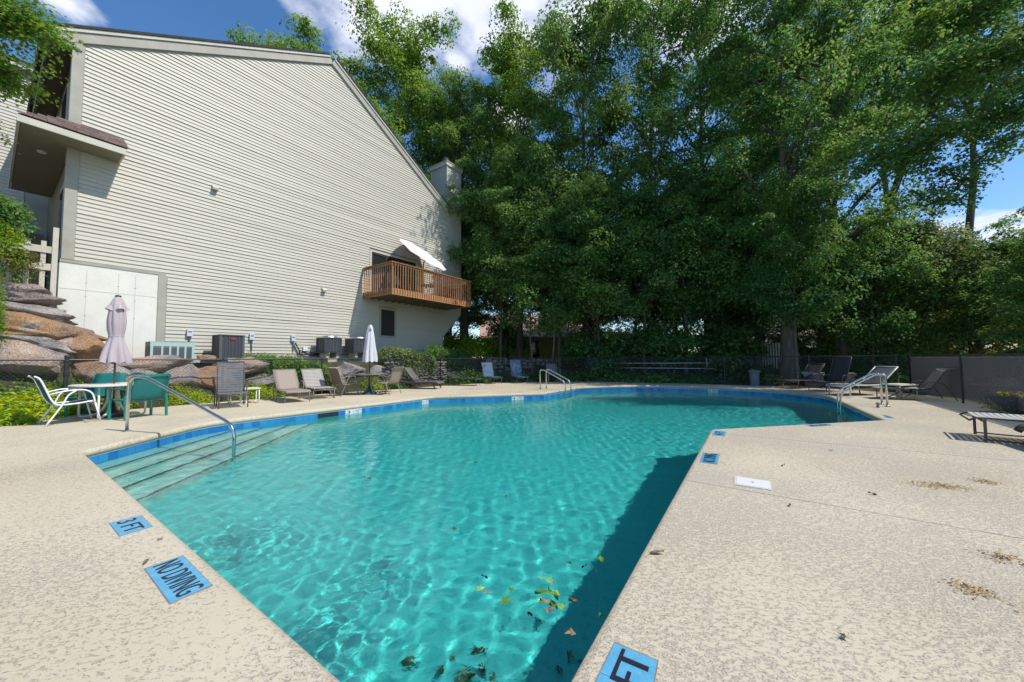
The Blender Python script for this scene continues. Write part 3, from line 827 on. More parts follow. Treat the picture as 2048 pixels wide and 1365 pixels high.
# ================================================================ HOUSE (local x along the wall, y into the house, z up)
house = thing('house', 'tall beige clapboard townhouse with steep gable beside the pool', 'house', (ORG[0], ORG[1], 0), HROT)
TL, TR, TP = 12.30, 27.10, 19.80
ZE, ZP = 10.50, 15.02
SL = (ZP - ZE) / (TP - TL)
EXPO = 0.125
outline = [(12.48, 4.12), (14.46, 4.12), (14.46, 1.50), (26.97, 1.50), (26.97, 2.62), (28.52, 4.10), (28.52, 13.50), (27.33, 13.50), (27.33, ZP - (27.33 - TP) * SL), (TP, ZP), (12.48, ZP - (TP - 12.48) * SL)]
D0, D1, DZ0, DZ1 = 21.92, 24.95, 4.62, 6.78      # balcony door
W0, W1, WZ0, WZ1 = 22.50, 23.56, 2.36, 3.92      # lower window
def spans(z):
    xs_ = []
    for i in range(len(outline)):
        (x0, z0), (x1, z1) = outline[i], outline[(i + 1) % len(outline)]
        if (z0 > z) != (z1 > z): xs_.append(x0 + (x1 - x0) * (z - z0) / (z1 - z0))
    xs_.sort()
    return [(xs_[i], xs_[i + 1]) for i in range(0, len(xs_) - 1, 2)]
def cut_spans(sp, a, b):
    out = []
    for l, r in sp:
        if b <= l or a >= r: out.append((l, r, l, r)); continue
        if l < a: out.append((l, a, l, a))
        if r > b: out.append((b, r, b, r))
    return out
k = 0; z = 1.50
rb = random.Random(3)
while z < 15.0:
    z1 = z + EXPO; lo, hi = spans(z + 1e-4), spans(z1 - 1e-4)
    if len(lo) != len(hi):
        m_ = spans((z + z1) / 2); lo = hi = m_ if len(m_) else (lo or hi)
    for (l0, r0), (l1, r1) in zip(lo, hi):
        segs = [(l0, r0, l1, r1)]
        for (a, b, q0, q1) in ((D0, D1, DZ0, DZ1), (W0, W1, WZ0, WZ1)):
            if z1 > q0 + .02 and z < q1 - .02:
                ns = []
                for s in segs:
                    if b <= s[0] or a >= s[1]: ns.append(s)
                    else: ns += [(s[0], a, s[2], a), (b, s[1], b, s[3])]
                segs = ns
        for (a0, b0, a1, b1) in segs:
            if b0 - a0 < .02 and b1 - a1 < .02: continue
            j = rb.uniform(-.005, .004)
            nb, nt_ = -0.032 + j, -0.006 + j
            # butt joints: long courses are laid from boards of about 3.7 m
            cuts = [0.0, 1.0]
            mb = MB(); g0 = z + 0.001
            mb.add([(a0, nb, g0), (b0, nb, g0), (b0, 0, g0), (a0, 0, g0), (a1, nt_, z1 + .012), (b1, nt_, z1 + .012), (b1, 0, z1 + .012), (a1, 0, z1 + .012)],
                   [(0, 3, 2, 1), (4, 5, 6, 7), (0, 1, 5, 4), (1, 2, 6, 5), (2, 3, 7, 6), (3, 0, 4, 7)])
            if b0 - a0 > 5:
                f = rb.uniform(.25, .75); xa, xb = a0 + (b0 - a0) * f, a1 + (b1 - a1) * f; xa = xb = (xa + xb) / 2; vv = mb.v; mb2 = MB()
                def sp_(l0, r0, l1, r1):
                    q = MB(); q.add([(l0, nb, g0), (r0, nb, g0), (r0, 0, g0), (l0, 0, g0), (l1, nt_, z1 + .012), (r1, nt_, z1 + .012), (r1, 0, z1 + .012), (l1, 0, z1 + .012)], [(0, 3, 2, 1), (4, 5, 6, 7), (0, 1, 5, 4), (1, 2, 6, 5), (2, 3, 7, 6), (3, 0, 4, 7)]); return q
                obj('siding_board', sp_(a0, xa - .002, a1, xa - .002), M['siding'], house); nb += rb.uniform(-.003, .002)
                obj('siding_board', sp_(xa + .002, b0, xa + .002, b1), M['siding'], house)
            else: obj('siding_board', mb, M['siding'], house)
    z = z1
# backing wall with the openings
mb = MB()
mb.add([(x, 0.02, zz) for x, zz in outline] + [(x, 0.10, zz) for x, zz in outline], [tuple(range(len(outline))), tuple(range(len(outline), 2 * len(outline)))[::-1]] +
       [(i, (i + 1) % len(outline), len(outline) + (i + 1) % len(outline), len(outline) + i) for i in range(len(outline))])
wallb = obj('wall', mb, M['trim'], house)
# side and rear walls of the volume
mb = MB()
mb.box(TL + .02, TL + .12, 0.1, 9.5, 3.2, ZE - .05); mb.box(26.9, 26.95, 0.1, 9.5, 1.2, ZE + .1); mb.box(TL + .02, 26.9, 9.4, 9.5, 1.2, ZE)
mb.box(14.5, 26.9, 0.11, 9.4, 1.0, 1.45)
obj('side_wall', mb, M['soffit'], house)
# foundation
mb = MB(); mb.box(12.22, 14.24, -0.015, 0.4, 0.6, 4.03)
fnd = obj('foundation', mb, M['concrete_white'], house)
mb = MB()
for x in (12.72, 13.36, 13.72): mb.box(x, x + .012, -0.019, -0.014, 1.0, 3.9)
mb.box(12.23, 14.23, -0.020, -0.014, 3.28, 3.292)
for x in (12.72, 13.36, 13.72):
    for zz in (2.55, 3.1, 3.5): mb.box(x - .02, x + .03, -0.024, -0.014, zz, zz + .014)
obj('form_seam', mb, M['trim_light'], fnd)
mb = MB(); mb.box(14.5, 26.95, -0.012, 0.1, 0.9, 1.47); obj('foundation', mb, M['trim_light'], house)
mb = MB(); mb.box(12.22, 14.42, -0.035, 0.02, 4.03, 4.115); obj('sill_trim', mb, M['trim'], house)
mb = MB(); mb.box(14.245, 14.45, -0.040, 0.05, 0.9, 4.028); obj('corner_trim', mb, M['trim'], house)
mb = MB(); mb.box(12.24, 12.475, -0.045, 0.10, 4.12, ZE + .08); obj('corner_trim', mb, M['trim'], house)
mb = MB(); mb.box(12.24, 12.26, 0.101, 0.24, 4.12, ZE + .08); obj('corner_trim', mb, M['trim'], house)
mb = MB(); mb.add([], []); mb.box(28.53, 28.60, -0.045, 0.10, 4.10, 13.5); mb.box(26.975, 27.03, -0.04, .1, 1.45, 2.64)
mb.beam((27.0, -0.0, 2.61), (28.56, -0.0, 4.09), 0.09, 0.06, up=(0, 0, 1)); obj('corner_trim', mb, M['trim'], house)
# chimney chase (projects beyond the gable's right corner)
mb = MB(); mb.add([(27.34, .02, 9.8), (28.52, .02, 4.12), (28.52, .02, 13.5), (27.34, .02, 13.5), (27.34, 1.35, 9.8), (28.52, 1.35, 4.12), (28.52, 1.35, 13.5), (27.34, 1.35, 13.5)],
    [(0, 1, 2, 3), (7, 6, 5, 4), (0, 3, 7, 4), (1, 5, 6, 2), (3, 2, 6, 7), (0, 4, 5, 1)])
chim = obj('chimney', mb, M['trim'], house)
z = 10.4
while z < 13.45:
    mb = MB(); mb.add([(27.305, -0.0, z), (27.305, 1.36, z), (27.335, 1.36, z), (27.335, 0, z), (27.328, 0, z + .135), (27.328, 1.36, z + .135), (27.335, 1.36, z + .135), (27.335, 0, z + .135)],
        [(0, 1, 2, 3), (7, 6, 5, 4), (0, 4, 5, 1), (0, 3, 7, 4), (1, 5, 6, 2), (3, 2, 6, 7)])
    obj('siding_board', mb, M['siding'], chim); z += EXPO
mb = MB(); mb.box(27.28, 27.335, -0.045, -0.001, 10.35, 13.5); mb.box(27.28, 27.335, 1.361, 1.40, 10.35, 13.5); obj('corner_trim', mb, M['trim_light'], chim)
mb = MB(); mb.box(27.20, 28.66, -0.10, 1.45, 13.50, 13.72); mb.box(27.16, 28.70, -0.14, 1.49, 13.721, 13.76); obj('chimney_cap', mb, M['trim_light'], chim)
mb = MB(); mb.lathe([(.16, 0), (.16, .18), (.19, .20), (.19, .24), (.25, .26), (.25, .55), (.21, .60), (.21, .62)], 16, (27.85, .65, 13.76)); obj('flue_pipe', mb, M['metal_black'], chim)
# rake trims, soffits and roof
def rake(x0, z0, x1, z1, y0, y1, th, off, name, m):
    d = Vector((x1 - x0, 0, z1 - z0)).normalized(); nrm = Vector((-d.z, 0, d.x))
    if nrm.z < 0: nrm = -nrm
    a, b = Vector((x0, 0, z0)) + nrm * off, Vector((x1, 0, z1)) + nrm * off
    mb = MB(); vs = []
    for yy in (y0, y1):
        for p in (a, b, b + nrm * th, a + nrm * th): vs.append((p.x, yy, p.z))
    mb.add(vs, [(0, 1, 2, 3), (7, 6, 5, 4), (0, 4, 5, 1), (1, 5, 6, 2), (2, 6, 7, 3), (3, 7, 4, 0)])
    return obj(name, mb, m, house)
xl = TL - 0.44; zl = ZP - (TP - xl) * SL
xr = 27.42; zr = ZP - (xr - TP) * SL
for (xa, za, xb, zb) in ((xl, zl, TP, ZP), (TP, ZP, xr, zr)):
    rake(xa, za, xb, zb, -0.10, 0.03, 0.26, -0.06, 'rake_board', M['trim'])
    rake(xa, za, xb, zb, -0.14, -0.02, 0.09, 0.203, 'rake_moulding', M['trim_light'])
    rake(xa, za, xb, zb, -0.17, 9.6, 0.07, 0.296, 'roof', M['roof_dark'])
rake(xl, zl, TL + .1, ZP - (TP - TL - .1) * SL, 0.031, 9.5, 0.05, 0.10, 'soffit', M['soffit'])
mb = MB(); mb.box(xl - .02, xl + .03, -0.09, 9.5, zl - .02, zl + .32); obj('fascia', mb, M['roof_dark'], house)
mb = MB(); mb.add([(xl + .04, -0.085, zl + .02), (TL + .12, -.085, zl + .02), (TL + .12, -.085, ZE + .2), (xl + .04, .02, zl + .02), (TL + .12, .02, zl + .02), (TL + .12, .02, ZE + .2)], [(0, 1, 2), (5, 4, 3), (0, 3, 4, 1), (1, 4, 5, 2), (2, 5, 3, 0)]); obj('eave_return', mb, M['trim'], house)
# upper side window seen edge-on
mb = MB(); mb.box(TL - .03, TL + .019, 1.2, 2.6, 7.9, 9.8); wf = obj('window_frame', mb, M['trim_light'], house)
mb = MB(); mb.box(TL - .04, TL - .031, 1.3, 2.5, 8.0, 9.7); obj('pane', mb, M['glass_dark'], wf)
# entry overhang (skirt roof that turns the corner)
EX1 = 13.30; PZ = 7.50; PJ = 0.86
porch = obj('porch_roof', MB().add(
    [(TL - .92, -PJ, PZ), (EX1, -PJ, PZ), (EX1, -0.036, PZ + .58), (TL - .92 + PJ, -0.036, PZ + .58), (TL - .92, 5.5, PZ), (TL - .03, 5.5, PZ + .58), (TL - .03, 0, PZ + .58),
     (TL - .92, -PJ, PZ - .03), (EX1, -PJ, PZ - .03), (EX1, -0.036, PZ + .55), (TL - .03, -0.036, PZ + .55), (TL - .92, 5.5, PZ - .03)],
    [(0, 1, 2, 3), (0, 3, 6, 5, 4), (0, 7, 8, 1), (1, 8, 9, 2), (0, 4, 11, 7), (7, 11, 10, 9, 8)]), M['roof_dark'], house)
rs2 = random.Random(4)
for row in range(5):
    y0 = -PJ - .025 + row * 0.165; zz = PZ + .006 + row * 0.1135
    x = TL - .94 + row * .165
    while x < EX1 + .02:
        w = min(rs2.uniform(.22, .34), EX1 + .03 - x)
        if w < .05: break
        a = 0.022
        mb = MB(); mb.add([(x, y0, zz), (x + w - .008, y0, zz), (x + w - .008, y0 + .19, zz + .13), (x, y0 + .19, zz + .13), (x, y0, zz + a), (x + w - .008, y0, zz + a), (x + w - .008, y0 + .19, zz + .13 + .006), (x, y0 + .19, zz + .13 + .006)],
            [(0, 3, 2, 1), (4, 5, 6, 7), (0, 1, 5, 4), (1, 2, 6, 5), (2, 3, 7, 6), (3, 0, 4, 7)])
        obj('shingle', mb, M['shingle'], porch); x += w
mb = MB(); mb.box(TL - .93, EX1 - .02, -PJ, -PJ + .05, PZ - .20, PZ - .031); mb.box(TL - .93, TL - .88, -PJ + .051, 5.5, PZ - .20, PZ - .031)
mb.box(EX1 - .07, EX1 - .021, -PJ + .051, -.04, PZ - .20, PZ - .031); obj('fascia', mb, M['trim_light'], porch)
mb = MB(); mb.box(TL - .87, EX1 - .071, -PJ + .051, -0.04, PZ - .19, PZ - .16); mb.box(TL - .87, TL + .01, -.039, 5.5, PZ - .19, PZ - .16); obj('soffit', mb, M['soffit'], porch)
mb = MB(); mb.lathe([(.09, 0), (.09, .03)], 14, (TL - .45, .9, PZ - .222)); obj('downlight', mb, M['white_paint'], porch)
# entry recess: door in the left wall
mb = MB(); mb.box(TL - .02, TL + .019, .9, 1.9, 4.3, 6.6); edr = obj('door', mb, M['trim'], house)
mb = MB(); mb.box(TL - .03, TL - .021, 1.05, 1.75, 4.6, 6.4); obj('pane', mb, M['glass_dark'], edr)
# balcony door
mb = MB()
for bx in ((D0, D0 + .10, DZ0, DZ1), (D1 - .10, D1, DZ0, DZ1), (D0 + .101, D1 - .101, DZ1 - .10, DZ1), (D0 + .101, D1 - .101, DZ0, DZ0 + .06)):
    mb.box(bx[0], bx[1], -0.05, .02, bx[2], bx[3])
dr = obj('patio_door', mb, M['trim_light'], house)
mb = MB(); mb.box(D0 + .101, D1 - .101, -0.012, 0.019, DZ0 + .061, DZ1 - .101); obj('pane', mb, M['glass_dark'], dr)
mb = MB()
for x in (D0 + .11, D0 + .95, D0 + 1.92, D1 - .19): mb.box(x, x + .08, -0.035, -.013, DZ0 + .062, DZ1 - .102)
mb.box(D0 + .191, D1 - .191, -0.034, -.0135, DZ1 - .20, DZ1 - .103); obj('stile', mb, M['screen_black'], dr)
mb = MB(); mb.box(D0 + 2.0, D0 + 2.8, -0.03, -.0125, DZ0 + .3, DZ1 - .22); obj('pane', mb, M['glass_green'], dr)
# lower window
mb = MB()
for bx in ((W0, W0 + .11, WZ0, WZ1), (W1 - .11, W1, WZ0, WZ1), (W0 + .111, W1 - .111, WZ1 - .11, WZ1), (W0 + .111, W1 - .111, WZ0, WZ0 + .11)):
    mb.box(bx[0], bx[1], -0.05, .02, bx[2], bx[3])
wf = obj('window_frame', mb, M['trim'], house)
mb = MB(); mb.box(W0 + .111, W1 - .111, -0.008, 0.019, WZ0 + .111, WZ1 - .111); obj('pane', mb, M['screen_black'], wf)
# balcony
BX0, BX1, BY, BZ0, BZ1 = 21.57, 27.02, -2.25, 4.22, 5.70
bal = obj('balcony', MB().box(BX0 + .05, BX1 - .05, BY + .05, -0.04, BZ0 + .205, BZ0 + .225), M['deck_under'], house)
x = BX0 + .04
while x < BX1 - .1:            # floor boards run out from the wall
    obj('floor_board', MB().box(x, min(x + .135, BX1 - .04), BY + .045, -0.042, BZ0 + .226, BZ0 + .252), M['deck_wood'], bal); x += .142
for nm, bx in (('rim_board', (BX0, BX1, BY, BY + .04)), ('rim_board', (BX0, BX0 + .04, BY + .041, -.035)), ('rim_board', (BX1 - .04, BX1, BY + .041, -.035))):
    obj(nm, MB().box(bx[0], bx[1], bx[2], bx[3], BZ0, BZ0 + .30), M['deck_wood'], bal)
x = BX0 + .4
while x < BX1 - .2:
    obj('joist', MB().box(x, x + .05, BY + .042, -.04, BZ0 + .01, BZ0 + .204), M['deck_under'], bal); x += .42
for (a, b) in (((BX0, BY), (BX1, BY)), ((BX0, BY), (BX0, -.05)), ((BX1, BY), (BX1, -.05))):
    horiz = a[1] == b[1]
    q = 0.07
    if horiz:
        obj('hand_rail', MB().box(a[0] - .06, b[0] + .06, a[1] - .07, a[1] + .07, BZ1, BZ1 + .035), M['deck_wood'], bal)
        obj('upper_rail', MB().box(a[0], b[0], a[1] + .001, a[1] + .04, BZ1 - .10, BZ1 - .001), M['deck_wood'], bal)
    else:
        obj('hand_rail', MB().box(a[0] - .06, a[0] + .06, a[1] + .071, b[1], BZ1 - .001, BZ1 + .034), M['deck_wood'], bal)
        sx_ = 0.002 if a[0] == BX0 else -.042
        obj('upper_rail', MB().box(a[0] + sx_, a[0] + sx_ + .04, a[1] + .041, b[1], BZ1 - .10, BZ1 - .002), M['deck_wood'], bal)
bal_me = MB().box(-.016, .016, -.016, .016, 0, BZ1 - .003 - BZ0 - .06).mesh('baluster', M['deck_wood'])
x = BX0 + .02
while x < BX1:
    mobj('baluster', bal_me, bal, (x, BY - .0205, BZ0 + .06)); x += .150
y = BY + .13
while y < -.1:
    mobj('baluster', bal_me, bal, (BX0 - .0205, y, BZ0 + .06)); mobj('baluster', bal_me, bal, (BX1 + .0205, y, BZ0 + .06)); y += .150
for x, y in ((BX0 + .062, BY + .09), (BX1 - .09, BY + .09), ((BX0 + BX1) / 2, BY + .09)):
    obj('post', MB().box(x - .019, x + .07, y - .045, y + .045, BZ0 + .253, BZ1 - .003), M['deck_wood'], bal)
# neighbouring unit, set back
nb = thing('house', 'set-back beige clapboard unit behind the left corner of the big townhouse', 'house', HL(0, -6.8, 0), HROT)
z = 6.2; r0 = 11.75
while z < 12.2:
    obj('siding_board', MB().add([(2.0, -.03, z), (r0, -.03, z), (r0, 0, z), (2.0, 0, z), (2.0, -.006, z + .137), (r0, -.006, z + .137), (r0, 0, z + .137), (2.0, 0, z + .137)],
        [(0, 3, 2, 1), (4, 5, 6, 7), (0, 1, 5, 4), (1, 2, 6, 5), (2, 3, 7, 6), (3, 0, 4, 7)]), M['siding'], nb); z += EXPO
obj('wall', MB().box(2.0, 20, .005, .2, 2.5, 12.3), M['trim'], nb)
obj('fascia', MB().box(1.8, 12.0, -.25, .3, 12.3, 12.55), M['trim_light'], nb)
obj('roof', MB().add([(1.8, -.35, 12.55), (20, -.35, 12.55), (20, 6, 15.2), (1.8, 6, 15.2)], [(0, 1, 2, 3)]), M['roof_dark'], nb)
obj('porch_roof', MB().box(2.0, 11.6, -2.2, 0, 6.0, 6.15), M['roof_dark'], nb)
obj('fascia', MB().box(2.0, 11.62, -2.25, -2.2, 5.75, 6.05), M['trim_light'], nb)
obj('wall', MB().box(2.0, 12.2, -1.2, -1.1, 2.5, 5.9), M['soffit'], nb)
# ================================================================ CHAIN LINK FENCES
FH = 1.27
def chain_panel(L, H, z0=0.03):
    mb = MB(); p = 0.078; r = 0.0026
    def wire(a, b):
        a, b = Vector(a), Vector(b); d = (b - a).normalized(); u = Vector((0, 1, 0)); w = d.cross(u)
        vs = [q + (u * math.cos(k) + w * math.sin(k)) * r for q in (a, b) for k in (0, 2.094, 4.189)]
        mb.add(vs, [(0, 1, 4, 3), (1, 2, 5, 4), (2, 0, 3, 5)])
    h = H - z0
    c = -h
    while c < L:
        # rising wire x - z = c
        x0, x1 = max(0, c), min(L, c + h)
        if x1 - x0 > .01: wire((x0, 0.002, z0 + x0 - c), (x1, 0.002, z0 + x1 - c))
        x0, x1 = max(0, c), min(L, c + h)
        if x1 - x0 > .01: wire((x0, -.002, z0 + h - (x0 - c)), (x1, -.002, z0 + h - (x1 - c)))
        c += p
    return mb
_pan = {}
def fence(label, pts, big=()):
    """pts: world (x,y) of every post"""
    t = thing('chain_link_fence', label, 'fence', (pts[0][0], pts[0][1], 0), 0, 'chain-link fences round the pool deck')
    o = Vector((pts[0][0], pts[0][1], 0))
    for i, p in enumerate(pts):
        q = Vector((p[0], p[1], 0)) - o
        r = 0.042 if i in big else 0.027
        mb = MB(); mb.lathe([(r, -.05), (r, FH + (.0 if i not in big else .06)), (r * 1.25, FH + (.001 if i not in big else .061)), (r * 1.25, FH + .02 + (.06 if i in big else 0)), (r * .8, FH + .05 + (.06 if i in big else 0)), (.004, FH + .06 + (.06 if i in big else 0))], 10)
        if i in big:
            for zz in (FH - .05, FH - .32, .9): mb.lathe([(r * 1.2, zz), (r * 1.3, zz + .01), (r * 1.3, zz + .03), (r * 1.2, zz + .04)], 10)
        obj('post', mb, M['metal_black'], t, smooth=False, loc=q)
    for i in range(len(pts) - 1):
        a, b = Vector((*pts[i], 0)) - o, Vector((*pts[i + 1], 0)) - o
        mb = MB(); mb.tube([a + Vector((0, 0, FH)), b + Vector((0, 0, FH))], .0205, 8); obj('top_rail', mb, M['metal_black'], t)
        d = b - a; key = round(d.length, 2)
        if key not in _pan: _pan[key] = chain_panel(d.length, FH).mesh('chain_mesh', M['wire'])
        c = mobj('chain_mesh', _pan[key], t, a, math.atan2(d.y, d.x)); c['kind'] = 'stuff'
    return t
FN = 2.45
lp = [HL(t, FN).to_2d() for t in (6.15, 9.2, 12.25, 15.3, 18.35, 21.4, 24.45)]
fence('black chain-link fence in front of the boulders and shrubs on the left', [tuple(p) for p in lp], big=(2,))
bk = [tuple(lp[-1])] + [tuple(G(x, y).to_2d()) for x, y in ((1010, 764.5), (1090, 763), (1178, 762.3), (1305, 764.5), (1450, 768.5), (1620, 775.5), (1795, 783.5), (1822, 785.5))]
fence('black chain-link fence along the back of the deck below the dark trees', bk)
c0 = Vector(bk[-1]); rt_ = [tuple(c0)]
tt, nn0 = tn(c0.x, c0.y)
for t in (26.15, 23.1, 20.05, 17.0): rt_.append(tuple(HL(t, 20.5).to_2d()))
rf_ = fence('black chain-link fence with grey windscreen down the right side behind the planter', rt_)
for i in range(len(rt_) - 1):
    a, b = [Vector((*q, 0)) - Vector((*rt_[0], 0)) for q in (rt_[i], rt_[i + 1])]; n_ = Vector(NX) * .02
    obj('windscreen', MB().beam(a + n_ + Vector((0, 0, .66)), b + n_ + Vector((0, 0, .66)), .002, 1.14), M['windscreen'], rf_)

# dark tall privacy cloth / hedge shade behind the right fence is real ground planting (see plants)
# ---- white slatted wood fence on the bank beside the house
def slat_fence():
    # a plane parallel to the wall, just in front of its corner
    n_ = 0.35
    a, b = HW(20, 487, n_), HW(118, 495, n_)
    t0, t1 = 9.9, 12.16
    f = thing('slat_fence', 'cream wooden picket fence on the rocks between the conifer and the house corner', 'fence', HL(t0, n_, 0), HROT)
    z_top = HW(80, 497, n_)[1]; z_mid = HW(80, 532, n_)[1]
    L = t1 - t0
    for zz in (z_top, z_mid):
        obj('rail', MB().box(-.1, L - .02, -.03, 0.0, zz - .10, zz + .08), M['fence_wood'], f)
    k = 0; x = 0.0
    px_x = [9.95, 10.25, 10.55, 10.85, 11.13, 11.40, 11.66, 11.92]
    lows = [3.45, 3.45, 3.4, 3.35, 3.35, 3.30, 2.95, 2.85]
    for i, q in enumerate(px_x):
        obj('picket', MB().box(q - t0 - .045, q - t0 + .045, .001, .035, lows[i], z_top + .22), M['fence_wood'], f)
    obj('post', MB().box(L - .10, L, -.06, .04, 2.7, z_top + .62), M['fence_wood'], f)
slat_fence()
# ================================================================ FURNITURE
def tube_path(pts, r=0.0125, n=8, fil=0.06, flat=1.0):
    return MB().tube(fillet(pts, fil), r, n, flat=flat)

# ---- patio dining chair: local +x is the way the sitter faces
def patio_chair(name, label, loc, rot, frame, sling, style='curved', group=None, r=0.0125, w=0.58):
    t = thing(name, label, 'chair', loc, rot, group)
    h = w / 2
    # sling profile: seat front -> seat back -> backrest top
    if style == 'square':
        prof = [(.26, .43), (.05, .405), (-.15, .40), (-.24, .43), (-.30, .55), (-.36, .75), (-.42, .95)]
    else:
        prof = [(.28, .40), (.24, .425), (.05, .395), (-.14, .385), (-.23, .41), (-.29, .52), (-.36, .72), (-.43, .90), (-.50, .955)]
    cp = curve([(x, 0, z) for x, z in prof], 4)
    k = [i for i, p in enumerate(cp) if p.x < -.19][0]
    obj('seat', MB().sheet([[(p.x, y, p.z - .012 * (1 - (y / h) ** 2)) for y in np.linspace(-h + .02, h - .02, 5)] for p in cp[:k + 1]], 0.004), sling, t, smooth=True)
    obj('backrest', MB().sheet([[(p.x - .015 * (1 - (y / h) ** 2), y, p.z) for y in np.linspace(-h + .02, h - .02, 5)] for p in cp[k:]], 0.004), sling, t, smooth=True)
    for s in (-1, 1):
        y = s * h
        obj('side_rail', MB().tube([(p.x, y, p.z) for p in cp], r, 8), frame, t, smooth=True)
        ya = s * (h + .035)
        if style == 'square':
            obj('arm', tube_path([(.20, ya, .40), (.20, ya, .64), (-.12, ya, .65), (-.30, y, .62)], r * 1.5, fil=.05, flat=.6), frame, t, smooth=True)
            obj('leg', MB().beam((.20, ya, 0), (.20, ya, .42), .045, .025), frame, t)
            obj('leg', MB().beam((-.28, ya, 0), (-.25, ya, .50), .045, .025), frame, t)
        else:
            # arm sweeps down into the front leg; the rear leg crosses under it
            obj('arm', MB().tube(curve([(-.30, y, .60), (-.10, ya, .655), (.12, ya, .66), (.235, ya, .58), (.28, ya, .40)], 5), r, 8), frame, t, smooth=True)
            obj('leg', MB().tube([(.28, ya, .40), (.37, ya, 0.0)], r, 8), frame, t, smooth=True)
            obj('leg', MB().tube(curve([(.02, ya, .655), (-.08, ya, .56), (-.16, ya, .36), (-.34, ya, 0.0)], 4), r, 8), frame, t, smooth=True)
    for x, z in ((.24, .405), (-.20, .375), (-.43, .90)):
        obj('cross_bar', MB().tube([(x, -h, z), (x, h, z)], r * .9, 8), frame, t, smooth=True)
    return t

def place(fx, fy, az):
    return (fx, fy, 0), az2rot(az)

G1 = 'teal sling chairs at the round white table'
# white framed chair on the left, facing right
patio_chair('patio_chair', 'white tube-framed chair with dark green sling beside the fern bed', (-8.97, 7.42, 0), az2rot(30), M['white_frame'], M['sling_green'], 'curved', r=0.0145)
patio_chair('patio_chair', 'teal sling chair behind the white table with the table parasol shadow on its back', (-9.62, 8.42, 0), az2rot(168), M['teal_frame'], M['sling_teal'], 'square', G1, w=.64)
patio_chair('patio_chair', 'teal sling chair with its back turned, behind the curved pool handrail', (-8.20, 8.02, 0), az2rot(284), M['teal_frame'], M['sling_teal'], 'square', G1, w=.66)

def round_table(label, loc, R, top, frame, style):
    t = thing('patio_table', label, 'table', loc)
    H = .72
    if style == 'white':
        obj('table_top', MB().lathe([(R - .02, H - .03), (R, H - .02), (R, H + .0), (R - .02, H + .012)], 48), top, t)
        for k in range(4):
            a = rad(25 + 90 * k); c, s = math.cos(a), math.sin(a)
            obj('leg', tube_path([(c * (R - .12), s * (R - .12), H - .03), (c * (R - .12), s * (R - .12), .05), (c * (R - .2), s * (R - .2), .02), (c * .18, s * .18, .10), (c * .08, s * .08, .40), (c * .08, s * .08, H - .03)], .019, fil=.12, flat=1.3), frame, t, smooth=True)
    else:
        obj('table_top', MB().lathe([(R - .03, H - .012), (R, H - .008), (R, H + .008), (R - .03, H + .012)], 40), top, t)
        for k in range(4):
            a = rad(45 + 90 * k); c, s = math.cos(a), math.sin(a)
            obj('leg', tube_path([(c * .38, s * .38, 0.015), (c * .30, s * .30, .10), (c * .06, s * .06, .32), (c * .06, s * .06, .60), (c * .35, s * .35, H - .015)], .016, fil=.12), frame, t, smooth=True)
        mb = MB(); mb.tube([(R * .98 * math.cos(a), R * .98 * math.sin(a), H) for a in np.linspace(0, 2 * math.pi, 33)[:-1]], .016, 8, closed=True)
        obj('rim', mb, frame, t, smooth=True)
    return t
TC = (-8.92, 8.18, 0)
round_table('round cream patio table between the teal chairs with a closed parasol through it', TC, .66, M['cream'], M['cream'], 'white')

def parasol(label, loc, cloth, base_m, z0, z1, rmax, pole_m, rings, tie=True, cap=True, seed=1):
    t = thing('parasol', label, 'parasol', loc)
    obj('pole', MB().lathe([(.019, .05), (.019, z1 - .05)], 12), pole_m, t, smooth=True)
    rg = random.Random(seed); nf = 8
    prof = rings
    ph = rg.uniform(0, 6)
    def wob(i, a):
        f = prof[i][2]
        return 1 + f * (abs(math.cos(nf / 2 * a + ph + .3 * math.sin(i * .9))) ** .6 * 2 - 1.2) + f * .3 * math.sin(3 * a + i * .5)
    mb = MB(); n = 64; vs = []
    for i, (r, z, f) in enumerate(prof):
        for k in range(n):
            a = 2 * math.pi * k / n; q = r * wob(i, a)
            dz = .03 * f * 3 * math.cos(nf / 2 * a * 2 + ph) if z < z0 + .08 else 0
            vs.append((q * math.cos(a), q * math.sin(a), z + dz))
    fs = [(i * n + k, (i + 1) * n + k, (i + 1) * n + (k + 1) % n, i * n + (k + 1) % n) for i in range(len(prof) - 1) for k in range(n)]
    mb.add(vs, fs)
    obj('canopy', mb, cloth, t, smooth=True)
    # vent skirt at the top
    vs = []; pr2 = [(.045, z1 - .02, 0), (.075, z1 - .10, .2), (.12, z1 - .24, .35), (.165 if tie else .10, z1 - .33 if tie else z1 - .22, .5)]
    for i, (r, z, f) in enumerate(pr2):
        for k in range(n):
            a = 2 * math.pi * k / n; q = r * (1 + f * .45 * math.cos(4 * a + ph + 1))
            vs.append((q * math.cos(a), q * math.sin(a), z + f * .05 * math.cos(4 * a + ph + 1)))
    obj('vent', MB().add(vs, [(i * n + k, (i + 1) * n + k, (i + 1) * n + (k + 1) % n, i * n + (k + 1) % n) for i in range(3) for k in range(n)]), cloth, t, smooth=True)
    if cap: obj('finial', MB().lathe([(.05, z1 - .03), (.055, z1 - .01), (.05, z1 + .0), (.01, z1 + .02)], 16), M['metal_black'], t)
    if tie:
        obj('strap', MB().tube([(.118 * math.cos(a), .118 * math.sin(a), z0 + .60 + .012 * math.sin(a)) for a in np.linspace(0, 6.283, 25)[:-1]], .010, 6, closed=True), cloth, t)
    return t
ZT = Yd(237, 592, TC[1])[2]; ZB = Yd(237, 726, TC[1])[2]
